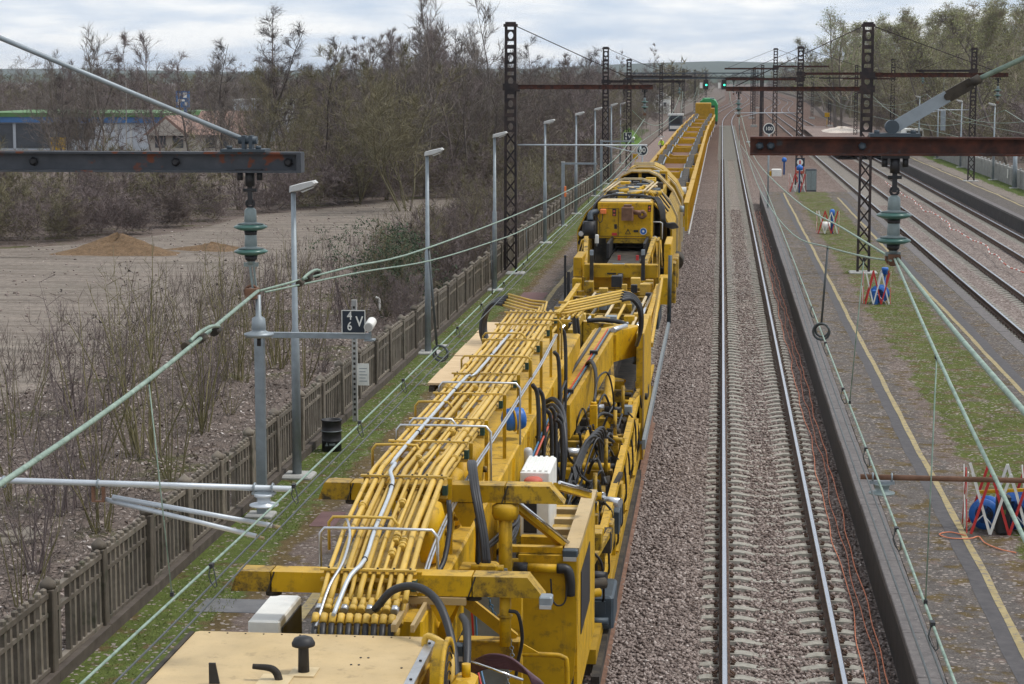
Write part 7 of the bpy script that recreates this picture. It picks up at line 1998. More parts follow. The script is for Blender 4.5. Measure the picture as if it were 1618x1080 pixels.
SH = [(60, 905, 's3', 2.6, 'grey twiggy shrub right behind the near end of the fence'), (95, 815, 's3', 3.2, 'spreading grey shrub where broken slabs lie by the fence'), (20, 800, 's2', 3.4, 'dark shrub at the left picture edge beside the dirt lot'),
      (225, 722, 's4', 4.4, 'tallest olive stemmed coppice shrub in front of the dirt lot'), (318, 684, 's1', 3.8, 'many stemmed shrub just left of the grey sign post'), (150, 740, 's2', 3.9, 'thin shrub just left of the tallest coppice shrub'),
      (372, 600, 's4', 3.6, 'dense olive coppice clump directly behind the sign post'), (120, 660, 's3', 3.4, 'brown shrub at the near corner of the dirt lot'), (440, 575, 's1', 3.6, 'shrub right behind the first platform lamp'),
      (500, 545, 's2', 3.6, 'slender shrub behind the sign board 46 V'), (300, 560, 's2', 3.2, 'bare shrub standing at the edge of the dirt lot'), (240, 600, 's1', 3.6, 'shrub between the lot edge and the tallest coppice'),
      (545, 500, 's3', 3.0, 'purple grey shrub left of the leafy dark shrub'), (410, 500, 's3', 3.0, 'shrub beneath the hanging insulator beside the lot'), (470, 470, 's1', 3.0, 'shrub at the dirt track beneath the near lamp head'), (30, 690, 's2', 3.0, 'thin shrub out on the lot edge at the left'), (690, 462, 's3', 2.8, 'twiggy shrub behind the fence beside the second lamp'), (735, 432, 's1', 3.0, 'shrub behind the fence left of the third lamp')]
SH += [(185, 640, 's3', 3.4, 'grey shrub behind the tallest coppice on the lot edge'), (270, 760, 's2', 3.3, 'slim shrub right behind the fence near the long dropper'), (350, 520, 's1', 3.2, 'bare shrub on the lot edge behind the splice'),
       (40, 960, 's2', 2.4, 'low dark shrub behind the fence at the lower left corner'), (160, 840, 's1', 2.6, 'low shrub right behind the fence below the tube arm'), (330, 630, 's3', 3.2, 'grey twiggy shrub just behind the gallows post'), (400, 545, 's2', 3.4, 'tall thin shrub left of the first lamp'), (480, 610, 's2', 3.0, 'thin shrub close behind the fence right of the first lamp'), (575, 470, 's1', 3.0, 'olive shrub beside the leafy dark shrub'), (650, 430, 's1', 3.2, 'olive shrub right of the leafy dark shrub')]
for px, py, k, h, lb in SH:
    p = at(px, py, Z=0.1)
    if p.x > -8.9: p = Vector((-9.0, p.y, 0.1))
    r_ = thing('shrub', lb, 'shrub', (p.x, p.y, 0.1), 'shrubs behind the fence', rz=tr2.uniform(0, 6))
    r_.scale = (h / TREES[k][2],) * 3
    tag(link('stems', TREES[k][0], r_), kind='stuff'); tag(link('twigs', TREES[k][1], r_), kind='stuff')
for i in range(26):
    x = tr2.uniform(-15.5, -8.9); Y = 24 + 40 * tr2.random()
    if x < -14 and Y > 42: continue
    k = tr2.choice(['s2', 's3', 's1']); h = tr2.uniform(1.2, 2.6)
    r_ = thing('low_bush', 'low leafless bush scattered among the taller shrubs behind the fence', 'bush', (x, Y, 0.1), 'low bushes behind the fence', rz=tr2.uniform(0, 6))
    q = h / TREES[k][2]; r_.scale = (q * 1.2, q * 1.2, q)
    tag(link('stems', TREES[k][0], r_), kind='stuff'); tag(link('twigs', TREES[k][1], r_), kind='stuff')
# the dark leafy evergreen shrub
def leafy(label, px, py, h):
    p = at(px, py, Z=0.1)
    S = grow(seed=77, H=h, spread=0.5, r0=0.04, stems=9, lean=0.6, n1=9, n2=5, n3=4, low=0.1, upright=0.5, twl=0.12)
    A, B, ra, rb, lv = seg_arrays(S)
    root = thing('leafy_shrub', label, 'shrub', (p.x, p.y, 0.1))
    V, F = prisms(A[lv < 3], B[lv < 3], np.maximum(ra[lv < 3], .006), np.maximum(rb[lv < 3], .004)); link('stems', npmesh('stems', V, F, 3, ['bark_olive']), root)
    P = B[lv == 3]; rng = np.random.default_rng(3)
    P = np.repeat(P, 3, 0) + rng.normal(0, 0.05, (len(P) * 3, 3)); N = len(P)
    d = rng.normal(0, 1, (N, 3)) + np.array([0, 0, 0.4]); d /= np.linalg.norm(d, axis=1, keepdims=True)
    o = np.cross(d, rng.normal(0, 1, (N, 3))); o /= np.linalg.norm(o, axis=1, keepdims=True)
    L = rng.uniform(0.06, 0.13, (N, 1))
    V = np.stack([P, P + d * L * .5 + o * L * .2, P + d * L, P + d * L * .5 - o * L * .2], 1).reshape(-1, 3)
    link('leaves', npmesh('leaves', V, np.arange(4 * N), 4, ['leaf_dark']), root)
leafy('dark green leafy shrub behind the fence above the sign board', 610, 500, 3.2)

# dead leaves and stalks on the soil behind the fence
def litter(N, xr, yr):
    x = RNG.uniform(xr[0], xr[1], N); y = yr[0] + (yr[1] - yr[0]) * RNG.uniform(0, 1, N) ** 1.4
    P = np.stack([x, y, np.full(N, 0.115) + RNG.uniform(0, 0.03, N)], 1)
    s = RNG.uniform(0.02, 0.055, (N, 1))
    a = RNG.uniform(0, 6.28, N); d = np.stack([np.cos(a), np.sin(a), RNG.normal(0, .3, N)], 1); o = np.stack([-np.sin(a), np.cos(a), RNG.normal(0, .3, N)], 1)
    V = np.stack([P - d * s, P + o * s * .6, P + d * s, P - o * s * .6], 1).reshape(-1, 3)
    me = npmesh('leaf_litter', V, np.arange(4 * N), 4, ['leaf_litter_mat'], {'tint': np.repeat(RNG.beta(1.6, 2.0, N), 4)})
    tag(link('leaf_litter', me), 'dead leaves scattered over the soil behind the fence', kind='stuff')
litter(60000, (-16.5, -7.95), (18, 75))
A = []; B = []
for i in range(900):
    x = tr2.uniform(-16, -8.1); y = 19 + 45 * tr2.random() ** 1.3; n_ = tr2.randint(3, 7)
    for k in range(n_):
        a = Vector((x + tr2.gauss(0, .1), y + tr2.gauss(0, .1), 0.1)); A.append(tuple(a)); B.append(tuple(a + Vector((tr2.gauss(0, .25), tr2.gauss(0, .25), tr2.uniform(.1, .55)))))
A = np.array(A); B = np.array(B); V, F = prisms(A, B, np.full(len(A), .006), np.full(len(A), .002))
tag(link('dead_stalks', npmesh('dead_stalks', V, F, 3, ['bark_grey'])), 'dry stalks and broken twigs on the soil behind the fence', kind='stuff')
stones('lot_rubble', 'loose stones and clods scattered over the dirt lot', 2600, (-40, -11), (46, 120), lambda x, y: np.full(len(x), 0.11), 0.025, 0.08, 'stone_mat', lambda x, y: x < np.interp(y, [46, 60, 90, 120], [-17, -15.5, -13, -11.5]), 1.3)
A = []; B = []
for i in range(420):
    Y = tr2.uniform(42, 118); x = np.interp(Y, [42, 50, 70, 90, 120], [-18, -15.8, -15.6, -13, -11.3]) - abs(tr2.gauss(0, 2.2))
    for k in range(tr2.randint(5, 12)):
        a = Vector((x + tr2.gauss(0, .18), Y + tr2.gauss(0, .18), 0.1)); A.append(tuple(a)); B.append(tuple(a + Vector((tr2.gauss(0, .2), tr2.gauss(0, .2), tr2.uniform(.15, .8)))))
A = np.array(A); B = np.array(B); V, F = prisms(A, B, np.full(len(A), .008), np.full(len(A), .003))
tag(link('lot_weeds', npmesh('lot_weeds', V, F, 3, ['bark_brown'])), 'dry weeds straggling over the near edge of the dirt lot', kind='stuff')
# grass blades on the platforms
def turf(name, label, N, xr, yr, mat, hmin, hmax, z=PZ, pw=1.5, patchy=0.5, w=0.005):
    x = RNG.uniform(xr[0], xr[1], N); y = yr[0] + (yr[1] - yr[0]) * RNG.uniform(0, 1, N) ** pw
    f = np.sin(x * 2.1 + 1.3 * np.sin(y * .7)) * np.sin(y * 1.3 + 1.7 * np.sin(x * 1.7)) + RNG.normal(0, .35, N)
    ed = np.minimum(x - xr[0], xr[1] - x)
    k = (f > (patchy * 2 - 1)) & (ed > RNG.uniform(0, .35, N))
    x = x[k]; y = y[k]; N = len(x)
    P = np.stack([x, y, np.full(N, z)], 1)
    h = RNG.uniform(hmin, hmax, N)
    T_ = P + np.stack([RNG.normal(0, .02, N), RNG.normal(0, .02, N), h], 1)
    V, F = blades(P, T_, np.full(N, w), RNG)
    tag(link(name, npmesh(name, V, F, 3, [mat])), label, kind='stuff')
turf('platform_grass', 'short grass growing against the foot of the picket fence', 45000, (-7.55, -6.35), (20, 90), 'grass_blade', 0.01, 0.045, patchy=0.58)
turf('island_grass', 'short patchy grass along the middle of the island platform', 50000, (4.15, 6.65), (28, 122), 'grass_blade', 0.01, 0.04, patchy=0.62)
turf('fence_weeds', 'tufts of bright grass along the panel fence', 9000, (17.2, 18.7), (100, 230), 'grass_bright', 0.05, 0.2, patchy=0.4)
turf('bank_grass', 'bright green grass on the bank beside the service path', 5000, (-12.2, -9.0), (205, 270), 'grass_bright', 0.2, 0.5, z=0.6, pw=1, patchy=0.1)
# ------------------------------------------------------------------ signs
def text(s, size, parent, loc, mat='white_paint', rot=(math.pi / 2, 0, 0), name='lettering', sx=1.0):
    c = bpy.data.curves.new(name, 'FONT')
    c.body = s; c.size = size; c.align_x = 'CENTER'; c.align_y = 'CENTER'; c.extrude = 0.002; c.offset = size * 0.012
    c.materials.append(MATS[mat])
    tmp = bpy.data.objects.new('tmp_text', c)
    COL.objects.link(tmp)
    me = bpy.data.meshes.new_from_object(tmp.evaluated_get(bpy.context.evaluated_depsgraph_get()))
    bpy.data.objects.remove(tmp, do_unlink=True)
    o = link(name, me, parent)
    o.location = loc; o.rotation_euler = rot; o.scale = (sx, 1, 1)
    return o
def gallows(x, y, z0, h, arm, label, sign=None, lampend=True, mat='galv'):
    root = thing('sign_gallows', label, 'sign post', (x, y, z0), 'gallows sign posts on the platform')
    MB().box(-0.075, 0.075, -0.06, 0.06, 0, h).build('post', mat, root)
    MB().box(-0.085, 0.085, -0.07, 0.07, h, h + 0.03).build('post_cap', 'lamp_grey', root)
    MB().cbox(-0.25, 0.2, -0.22, 0.22, -0.1, 0.05, 0.02).build('base_block', 'concrete_light', root)
    MB().box(0.078, arm, -0.045, 0.045, h - 0.10, h - 0.015).build('arm', mat, root)
    if sign:
        px_, w_, hh, rows = sign
        s = MB().cbox(px_ - w_ / 2, px_ + w_ / 2, -0.075, -0.05, h - 0.01, h - 0.01 + hh, 0.003).build('sign_board', 'sign_navy', root)
        b_ = MB()
        zt, zb = h - 0.01 + hh, h - 0.01
        b_.box(px_ - w_ / 2, px_ + w_ / 2, -0.079, -0.0755, zt - 0.012, zt); b_.box(px_ - w_ / 2, px_ + w_ / 2, -0.079, -0.0755, zb, zb + 0.012)
        b_.box(px_ - w_ / 2, px_ - w_ / 2 + 0.012, -0.079, -0.0755, zb + .0125, zt - .0125); b_.box(px_ + w_ / 2 - 0.012, px_ + w_ / 2, -0.079, -0.0755, zb + .0125, zt - .0125)
        b_.build('sign_border', 'white_paint', s)
        for t, sz, dx, dz in rows:
            text(t, sz, s, (px_ + dx * w_, -0.080, h + hh * dz), sx=0.85)
    if lampend:
        l = MB(); l.mat(0).box(arm - 0.10, arm + 0.06, -0.09, 0.09, h - 0.13, h - 0.105); l.mat(1).tube([(arm - 0.02, -0.14, h + 0.10), (arm - 0.02, 0.20, h + 0.15)], 0.075, 14); l.mat(2).cyl((arm - 0.02, -0.141, h + 0.099), (arm - 0.02, -0.148, h + 0.098), 0.06, 12); l.mat(0).box(arm - 0.04, arm, -0.02, 0.02, h - 0.105, h + 0.05)
        l.build('camera_housing', ['galv', 'white_paint', 'lamp_glass'], root)
    return root
p = at(413, 815, Z=PZ)
gallows(-7.27, 32.1, PZ, 3.0, 1.80, 'grey gallows post with navy board reading 46 V over the fence',
        (1.53, 0.38, 0.37, [('4', 0.19, -0.16, 0.72), ('6', 0.19, -0.16, 0.27), ('V', 0.23, 0.25, 0.47)]))
p = at(899, 268, X=-7.4)
gallows(-7.4, 97.5, PZ, 3.0, 1.6, 'plain grey gallows post with an orange box, near the fourth lamp', None, False)
tag(MB().cbox(-7.33, -7.24, 97.3, 97.42, 1.9, 2.4, 0.01).build('orange_box', 'orange'), 'small orange box fixed to the plain gallows post', 'box')
gallows(-7.35, 128, PZ, 3.1, 2.0, 'far gallows post with small navy board beside the round 60 sign',
        (1.62, 0.5, 0.5, [('8', 0.25, -0.2, 0.72), ('6', 0.25, -0.2, 0.27), ('V', 0.30, 0.22, 0.48)]))
# perforated post with placard
r0 = thing('perforated_post', 'slim perforated grey post behind the 46 V board with a white placard', 'post', (-7.40, 41.4, PZ))
MB().box(-0.05, 0.05, -0.05, 0.05, -0.05, 2.5).build('post', 'concrete_light', r0)
h_ = MB()
for i in range(22): h_.box(-0.022, 0.022, -0.056, -0.0505, 0.12 + i * 0.105, 0.17 + i * 0.105)
tag(h_.build('post_holes', 'machine_dark', r0), kind='stuff')
pl = MB().cbox(0.07, 0.30, -0.06, -0.05, 0.75, 1.20, 0.004).build('placard', 'white_paint', r0)
h_ = MB()
for i in range(5): h_.box(0.10, 0.26 - 0.03 * (i % 2), -0.063, -0.0605, 0.83 + i * 0.065, 0.845 + i * 0.065)
tag(h_.build('placard_lines', 'galv', pl), kind='stuff')
def round_sign(x, y, z, zc, r, s, label, mat_pole='galv', size=0.36):
    root = thing('speed_sign', label, 'speed sign', (x, y, z))
    MB().cyl((0, 0, 0), (0, 0, zc - z), 0.05, 10).build('pole', mat_pole, root)
    d = MB(); d.mat(1).lathe((0, -0.06, zc - z), [(r, 0), (r, 0.02)], 28, (0, -1, 0)); d.mat(0).lathe((0, -0.081, zc - z), [(r * 0.85, 0), (r * 0.85, 0.004)], 28, (0, -1, 0))
    o = d.build('sign_disc', ['sign_navy', 'white_paint'], root)
    text(s, size, o, (0, -0.088, zc - z))
    return root
p = at(1015, 237, Y=130); round_sign(p.x, 130, PZ, p.z, 0.36, '60', 'round navy speed sign reading 60 beside the engine unit', size=0.42)
p = at(1215, 203, Y=112); round_sign(p.x, 112, PZ, p.z, 0.31, '100', 'round navy speed sign reading 100 on the island platform', size=0.27)
p = at(1004, 247, Y=126); 
tag(MB().cbox(p.x - .15, p.x + .15, 125.9, 126.0, p.z - .15, p.z + .15, .01).cyl((p.x, 126.04, PZ), (p.x, 126.04, p.z), 0.03, 6).build('yellow_marker', 'yellow'), 'small yellow square marker left of the round 60 sign', 'marker')
p = at(1307, 181, Y=300)
tag(MB().cbox(p.x - .35, p.x + .35, 300, 300.1, p.z - .3, p.z + .3, .02).cyl((p.x, 300.15, 0), (p.x, 300.15, p.z), 0.05, 6).build('yellow_marker', 'yellow'), 'yellow marker board in front of the right hand wood', 'marker')
# notices on the second island mast, with grey cabinet
p = at(1264, 256, Y=134.8)
r0 = thing('electrical_notice', 'navy and red electrical notice on the mast at the island platform end', 'notice', (p.x, 134.75, p.z))
MB().box(-0.3, 0.3, -0.02, 0, -0.28, 0.28).build('notice_board', 'sign_navy', r0)
MB().lathe((0, -0.021, 0), [(0.20, 0), (0.20, 0.004)], 18, (0, -1, 0)).build('notice_disc', 'white_paint', r0)
MB().box(-0.05, 0.05, -0.034, -0.027, -0.12, 0.12).build('notice_mark', 'red', r0)
MB().box(-0.28, 0.28, -0.02, 0, -0.72, -0.30).build('notice_panel', 'red_dust', r0)
MB().box(-0.2, 0.2, -0.026, -0.021, -0.55, -0.48).build('notice_lettering', 'white_paint', r0)
p = at(1275, 292, Z=PZ)
r0 = thing('relay_cabinet', 'grey green relay cabinet beside the island end mast', 'cabinet', (5.75, 134.0, 0.2))
MB().cbox(-0.35, 0.35, 0, 0.6, 0, 1.45, 0.03).build('cabinet_body', 'dark_beam', r0)
MB().box(-0.33, -0.01, -0.02, -0.002, 0.1, 1.35).build('door', 'porcelain', r0); MB().box(0.01, 0.33, -0.02, -0.002, 0.1, 1.35).build('door', 'porcelain', r0)
# ------------------------------------------------------------------ oil drum bin, markers, slabs
r0 = thing('oil_drum', 'black oil drum litter bin standing on the grass by the fence', 'bin', (-7.25, 38.0, PZ))
d = MB(); d.lathe((0, 0, 0), [(0.17, 0), (0.185, 0.01), (0.185, 0.19), (0.195, 0.20), (0.185, 0.21), (0.185, 0.38), (0.195, 0.39), (0.185, 0.40), (0.185, 0.57), (0.20, 0.58), (0.20, 0.60), (0.17, 0.60), (0.165, 0.25)], 22); d.build('drum_body', 'black_steel', r0)
MB().torus((0, 0, 0.39), 0.196, 0.006, (0, 0, 1), 24, 5).build('drum_band', 'galv', r0)
lg = MB(); lg.mat(0).prism([(-0.09, 0.12), (-0.03, 0.12), (-0.06, 0.19)], -0.192, -0.1875, 'y'); lg.mat(0).box(-0.01, 0.10, -0.190, -0.172, 0.13, 0.165)
lg.build('drum_print', ['galv'], r0)
r0 = thing('white_stub', 'short curved white vent stub in the grass by the fence', 'stub', tuple(at(600, 490, Z=PZ)))
MB().tube(smooth([(0, 0, 0), (0, 0, 0.28), (-0.03, 0, 0.36), (-0.12, 0, 0.40)], 4), 0.03, 8).build('stub_pipe', 'white_paint', r0)
tag(MB().cbox(-7.3, -7.05, 53.2, 53.5, PZ, PZ + .03, .008).build('stone_chip', 'concrete_light'), 'pale flat stone lying on the grass strip', 'stone')
for i, (px, py, a, b2) in enumerate([(10, 852, .45, .3), (35, 846, .35, .25)]):
    p = at(px, py, Z=0.15)
    o = MB().cbox(-a, a, -b2, b2, 0, 0.07, 0.02).build('broken_slab', 'concrete_fence'); o.location = (p.x, p.y, 0.13); o.rotation_euler = (0.12, 0.1 * (i * 2 - 1), 0.5 + i)
    tag(o, ['pale broken slab half hidden among stalks at the picture edge', 'pale broken slab leaning on its neighbour near the fence'][i], 'slab')
# ------------------------------------------------------------------ trellis barriers with cable reels
def barrier(x, y, w, d, h, label, group='folding trellis barriers', seed=0):
    rr = random.Random(seed)
    root = thing('trellis_barrier', label, 'barrier', (x, y, PZ), group, rz=rr.uniform(-.1, .1))
    def zig(a, b_, n, y0=0):
        for k in range(n):
            t0, t1 = k / n, (k + 1) / n
            p0 = Vector(a).lerp(Vector(b_), t0); p1 = Vector(a).lerp(Vector(b_), t1)
            for s in (0, 1):
                m_ = 'white_paint' if (k + s) % 2 else 'red'
                z0, z1 = (0.03, h) if s == 0 else (h, 0.03)
                q0 = Vector((p0.x, p0.y, z0)); q1 = Vector((p1.x, p1.y, z1))
                MB().bar(q0 + Vector((0, 0.02 * s, 0)), q1 + Vector((0, 0.02 * s, 0)), 0.012, 0.042, (0, 0, 1)).build('lattice_bar', m_, root)
    zig((-w / 2, 0, 0), (w / 2, 0, 0), 3)
    zig((-w / 2 - .06, 0.05, 0), (-w / 2 - .10, d, 0), 2)
    zig((w / 2 + .04, 0.05, 0), (w / 2 + .06, d, 0), 2)
    zig((-w / 2, d + .1, 0), (w / 2, d + .1, 0), 3)
    return root
def reel(x, y, r, label):
    root = thing('cable_reel', label, 'cable reel', (x, y, PZ), 'blue cable reels', rz=1.25)
    for s in (-0.14, 0.14):
        MB().lathe((s, 0, r + .03), [(0.05, 0), (r, 0.0), (r, 0.03), (0.05, 0.03)], 22, (1, 0, 0)).build('reel_flange', 'blue', root)
    MB().cyl((-0.14, 0, r + .03), (0.14, 0, r + .03), r * 0.6, 16).build('reel_drum', 'rubber', root)
    fr = MB(); fr.tube([(-0.2, -r, 0.015), (-0.2, 0, r + .03), (-0.2, r, 0.015)], 0.015, 6); fr.build('reel_stand', 'galv_light', root)
    fr = MB(); fr.tube([(0.2, -r, 0.015), (0.2, 0, r + .03), (0.2, r, 0.015)], 0.015, 6); fr.build('reel_stand', 'galv_light', root)
p = at(1575, 848, Z=PZ)
barrier(4.33, 31.75, 0.86, 0.75, 0.98, 'near red and white trellis barrier round blue reels beside the yellow line', seed=1)
barrier(5.32, 31.85, 0.8, 0.75, 0.98, 'red and white trellis barrier at the right picture edge', seed=2)
reel(4.18, 32.25, 0.24, 'blue cable reel in the near trellis barrier behind the black case')
reel(4.64, 32.3, 0.28, 'larger blue cable reel in the middle of the near trellis barrier')
reel(5.2, 32.3, 0.28, 'blue cable reel at the right picture edge')
r0 = thing('equipment_case', 'black upright case in front of the blue reels', 'case', (4.40, 31.86, PZ))
MB().cbox(-0.11, 0.11, 0, 0.18, 0.03, 0.62, 0.03).build('case_body', 'rubber', r0); MB().box(-0.03, 0.03, -0.006, -0.001, 0.33, 0.40).build('case_label', 'grass_bright', r0)
r0 = thing('equipment_case', 'black case with yellow label at the right picture edge', 'case', (4.98, 31.98, PZ))
MB().cbox(-0.14, 0.14, 0, 0.2, 0.03, 0.70, 0.03).build('case_body', 'rubber', r0); MB().box(0.0, 0.07, -0.006, -0.001, 0.52, 0.60).build('case_label', 'line_yellow', r0)
tag(MB().bar((4.0, 31.82, PZ + .68), (4.72, 31.86, PZ + .72), 0.03, 0.05).build('yellow_bar', 'yellow'), 'yellow bar lying across the near blue reels', 'bar')
tag(MB().tube(smooth([(3.82, 31.7, PZ + .02), (3.6, 31.9, PZ + .025), (3.42, 31.75, PZ + .02), (3.55, 31.5, PZ + .02), (3.85, 31.5, PZ + .02), (4.0, 31.6, PZ + .03), (4.05, 31.2, PZ + .02), (4.22, 30.8, PZ + .02), (4.42, 30.6, PZ + .02)], 6), 0.009, 6).build('orange_lead', 'orange_cable'), 'orange cable looped across the yellow line by the near barrier', 'cable')
barrier(4.86, 64.4, 0.72, 0.7, 1.0, 'red and white trellis barrier on the grass just short of the island mast', seed=3)
reel(4.95, 64.8, 0.28, 'blue cable reel inside the barrier by the island mast')
tag(MB().cbox(4.72, 4.90, 64.6, 64.8, PZ, PZ + .45, .03).build('equipment_case', 'blue'), 'blue and black case inside the barrier by the island mast', 'case')
tag(MB().lathe((5.12, 65.0, PZ + .9), [(0.09, 0), (0.09, 0.12), (0.11, 0.13), (0.10, 0.22)], 12).cyl((5.12, 65.0, PZ), (5.12, 65.0, PZ + .9), 0.03, 8).build('lantern_post', 'blue'), 'blue warning lantern on a post behind the island barrier', 'lantern')
barrier(4.80, 93.4, 0.85, 0.8, 1.0, 'orange and white trellis barrier on the grass beyond the island mast', seed=4)
tag(MB().cyl((4.55, 93.7, PZ + .35), (4.9, 93.7, PZ + .35), 0.2, 12).build('white_drum', 'white_paint'), 'white drum inside the barrier beyond the island mast', 'drum')
tag(MB().lathe((5.0, 93.9, PZ), [(0.06, 0), (0.06, .8), (0.12, .82), (0.12, 1.05), (.04, 1.1)], 10).build('lantern_post', 'blue'), 'blue lantern inside the barrier beyond the island mast', 'lantern')
barrier(4.68, 127.2, 0.9, 0.6, 1.1, 'farthest red and white trellis barrier below the electrical notice', seed=5)
tag(MB().lathe((4.75, 126.9, PZ), [(0.05, 0), (0.05, 1.35), (0.2, 1.38), (0.2, 1.6), (.05, 1.7)], 12).build('lantern_post', 'blue'), 'blue ball topped lantern below the electrical notice', 'lantern')
p = at(1227, 278, Z=PZ)
tag(MB().cbox(p.x - .35, p.x + .35, p.y, p.y + .6, PZ, PZ + .5, .04).build('pallet_box', 'white_paint'), 'white box with yellow base near the island platform end', 'box')
tag(MB().cbox(p.x - .5, p.x - .36, p.y, p.y + .6, PZ, PZ + .35, .02).build('yellow_crate', 'yellow'), 'yellow crate against the white box near the island platform end', 'crate')
p = at(1230, 269, Z=PZ + .3)
tag(MB().lathe((p.x + .4, p.y, PZ), [(.06, 0), (.06, .9), (.18, .95), (.18, 1.15), (.06, 1.25)], 10).build('lantern_post', 'blue'), 'blue lantern beside the white box near the island platform end', 'lantern')
# red and white tape between the far tracks
for lb, xx, y0, y1 in (('red and white tape strung low between the two far tracks', 11.6, 60, 150),):
    root = thing('barrier_tape', lb, 'tape')
    a_ = MB(); c_ = MB(); y = y0; k = 0
    while y < y1:
        f = lambda q: (xx + 0.12 * math.sin(q * .35) + .05 * math.sin(q * 1.3), q, -0.05 + 0.14 * abs(math.sin(q * .45)))
        (a_ if k % 2 else c_).tube([f(y), f(y + .35), f(y + .7)], 0.028, 4); y += 0.7; k += 1
    tag(a_.build('red_lengths', 'red_dust', root), kind='stuff'); tag(c_.build('white_lengths', 'white_paint', root), kind='stuff')
# short pole and notice on the far platform
r0 = thing('short_pole', 'short thick grey pole at the right end of the panel fence', 'pole', (18.45, 133.4, PZ))
MB().tube([(0, 0, 0), (0, 0, 2.7)], [0.16, 0.13], 12).build('pole', 'galv', r0); MB().cbox(-.3, .3, -.3, .3, -.1, .05, .02).build('base_block', 'concrete_light', r0)
tag(MB().box(18.80, 18.815, 139, 139.5, PZ + .35, PZ + .95).build('fence_notice', 'white_paint'), 'small white notice on the panel fence', 'notice')
r0 = thing('tension_weight', 'pale blue grey tension weight hanging beside the far platform lamps', 'weight', tuple(at(1490, 190, Y=160)))
MB().cbox(-.18, .18, -.12, .12, -.75, .75, .03).build('weight_block', 'galv', r0)
MB().cyl((0, 0, .75), (0, 0, 3.2), .02, 6).build('weight_rope', 'wire_dark', r0)
# ------------------------------------------------------------------ white van seen from behind
p = at(1445, 207, Y=215)
r0 = thing('white_van', 'white van parked behind the panel fence near the far lamps', 'van', (p.x, 215, 0.25))
MB().prism([(-1.0, 0.35), (1.0, 0.35), (1.0, 1.2), (0.88, 1.95), (-0.88, 1.95), (-1.0, 1.2)], 0, 4.8, 'y').build('van_body', 'white_paint', r0)
for s in (-1, 1):
    MB().box(min(s * .06, s * .78), max(s * .06, s * .78), -0.015, -0.002, 1.2, 1.75).build('rear_window', 'black_steel', r0)
    MB().box(min(s * .88, s * .98), max(s * .88, s * .98), -0.015, -0.002, .8, 1.15).build('tail_light', 'red', r0)
    for yy in (0.9, 3.9): MB().cyl((s * 0.72, yy, .34), (s * 0.98, yy, .34), .34, 14).build('wheel', 'rubber', r0)
MB().box(-1.0, 1.0, -0.06, -0.002, .35, .5).build('bumper', 'black_steel', r0)
# ------------------------------------------------------------------ buildings behind the left wood
plain('shop_white', (0.46, 0.49, 0.53), 0.7, 0, 0.08, 1.0); plain('shop_dark', (0.05, 0.055, 0.065), 0.5, 0, 0.3, 1.0); plain('shop_green', (0.075, 0.17, 0.05), 0.6, 0, 0.15, 1.0)
plain('shop_blue', (0.04, 0.13, 0.30), 0.6, 0, 0.15, 1.0); two('roof_tile', (0.19, 0.115, 0.09), (0.28, 0.18, 0.145), 1.2, 0.3, 0.7, 0.85); plain('house_cream', (0.42, 0.38, 0.33), 0.8, 0, 0.1, 1.0)
BY = 205
xl, xr = at(-40, 180, Y=BY).x, at(262, 180, Y=BY).x
zt = at(0, 179, Y=BY).z
r0 = thing('shop_building', 'long low shop with green roof edge and blue band behind the trees', 'building', ((xl + xr) / 2, BY, 0.1))
hw = (xr - xl) / 2; zt -= 0.1
MB().box(-hw, hw, 0, 18, 0, zt - 0.75).build('wall', 'shop_white', r0)
MB().box(-hw - .4, hw + .4, -.5, 18.4, zt - 0.32, zt + .1).build('roof_edge', 'shop_green', r0)
MB().box(-hw - .3, hw + .3, -.4, -.01, zt - 0.9, zt - 0.33).build('fascia', 'shop_blue', r0)
def pxs(a): return at(a, 200, Y=BY).x - (xl + xr) / 2
for a, c in ((-30, 20), (25, 85), (88, 150)):
    w_ = MB().box(pxs(a), pxs(c), -.06, -.005, 1.1 if a > 80 else 0.2, zt - 1.0).build('shop_window', 'shop_dark', r0)
for a, c in ((162, 168), (182, 186), (205, 209)):
    MB().box(pxs(a), pxs(c), -.08, -.005, 0, zt - 1.0).build('pillar', 'lamp_grey', r0)
MB().box(pxs(80), pxs(104), -.10, -.065, 0, 1.3).build('yellow_panel', 'yellow', r0)
# tiled house
HY = 190
hx0, hx1 = at(228, 210, Y=HY).x, at(388, 210, Y=HY).x
zr = at(300, 184, Y=HY).z; ze = at(300, 212, Y=HY).z
r0 = thing('tiled_house', 'low house with orange tiled roof behind the trees below the blue sign', 'house', ((hx0 + hx1) / 2, HY, 0.1))
w2 = (hx1 - hx0) / 2
MB().box(-w2 + .3, w2 - .3, 0.3, 8.7, 0, ze - .1).build('wall', 'house_cream', r0)
MB().prism([(0.0, ze - .15), (9.0, ze - .15), (4.5, zr + .4)], -w2 * .1, w2, 'x').build('roof', 'roof_tile', r0)
MB().prism([(-w2, ze - .15), (-w2 * .1 - .02, ze - .15), (-w2 * .55, zr)], -.4, 9, 'y').build('gable_roof', 'roof_tile', r0)
MB().prism([(-w2 + .4, ze - .2), (-w2 * .1 - .4, ze - .2), (-w2 * .55, zr - .3)], -.45, -.41, 'y').build('gable_wall', 'house_cream', r0)
for a in (-.7, -.35, .3, .6):
    f = MB().box(a * w2 - .5, a * w2 + .5, .24, .295, .8, 1.9).build('window', 'shop_dark', r0)
p = at(289, 165, Y=200)
r0 = thing('sign_tower', 'blue and white shop sign tower above the tiled roof', 'sign', (p.x, 200, 0.1))
zz = at(289, 145, Y=200).z
MB().box(-.65, .65, -.15, .15, zz - 1.6, zz).build('sign_board', 'shop_blue', r0)
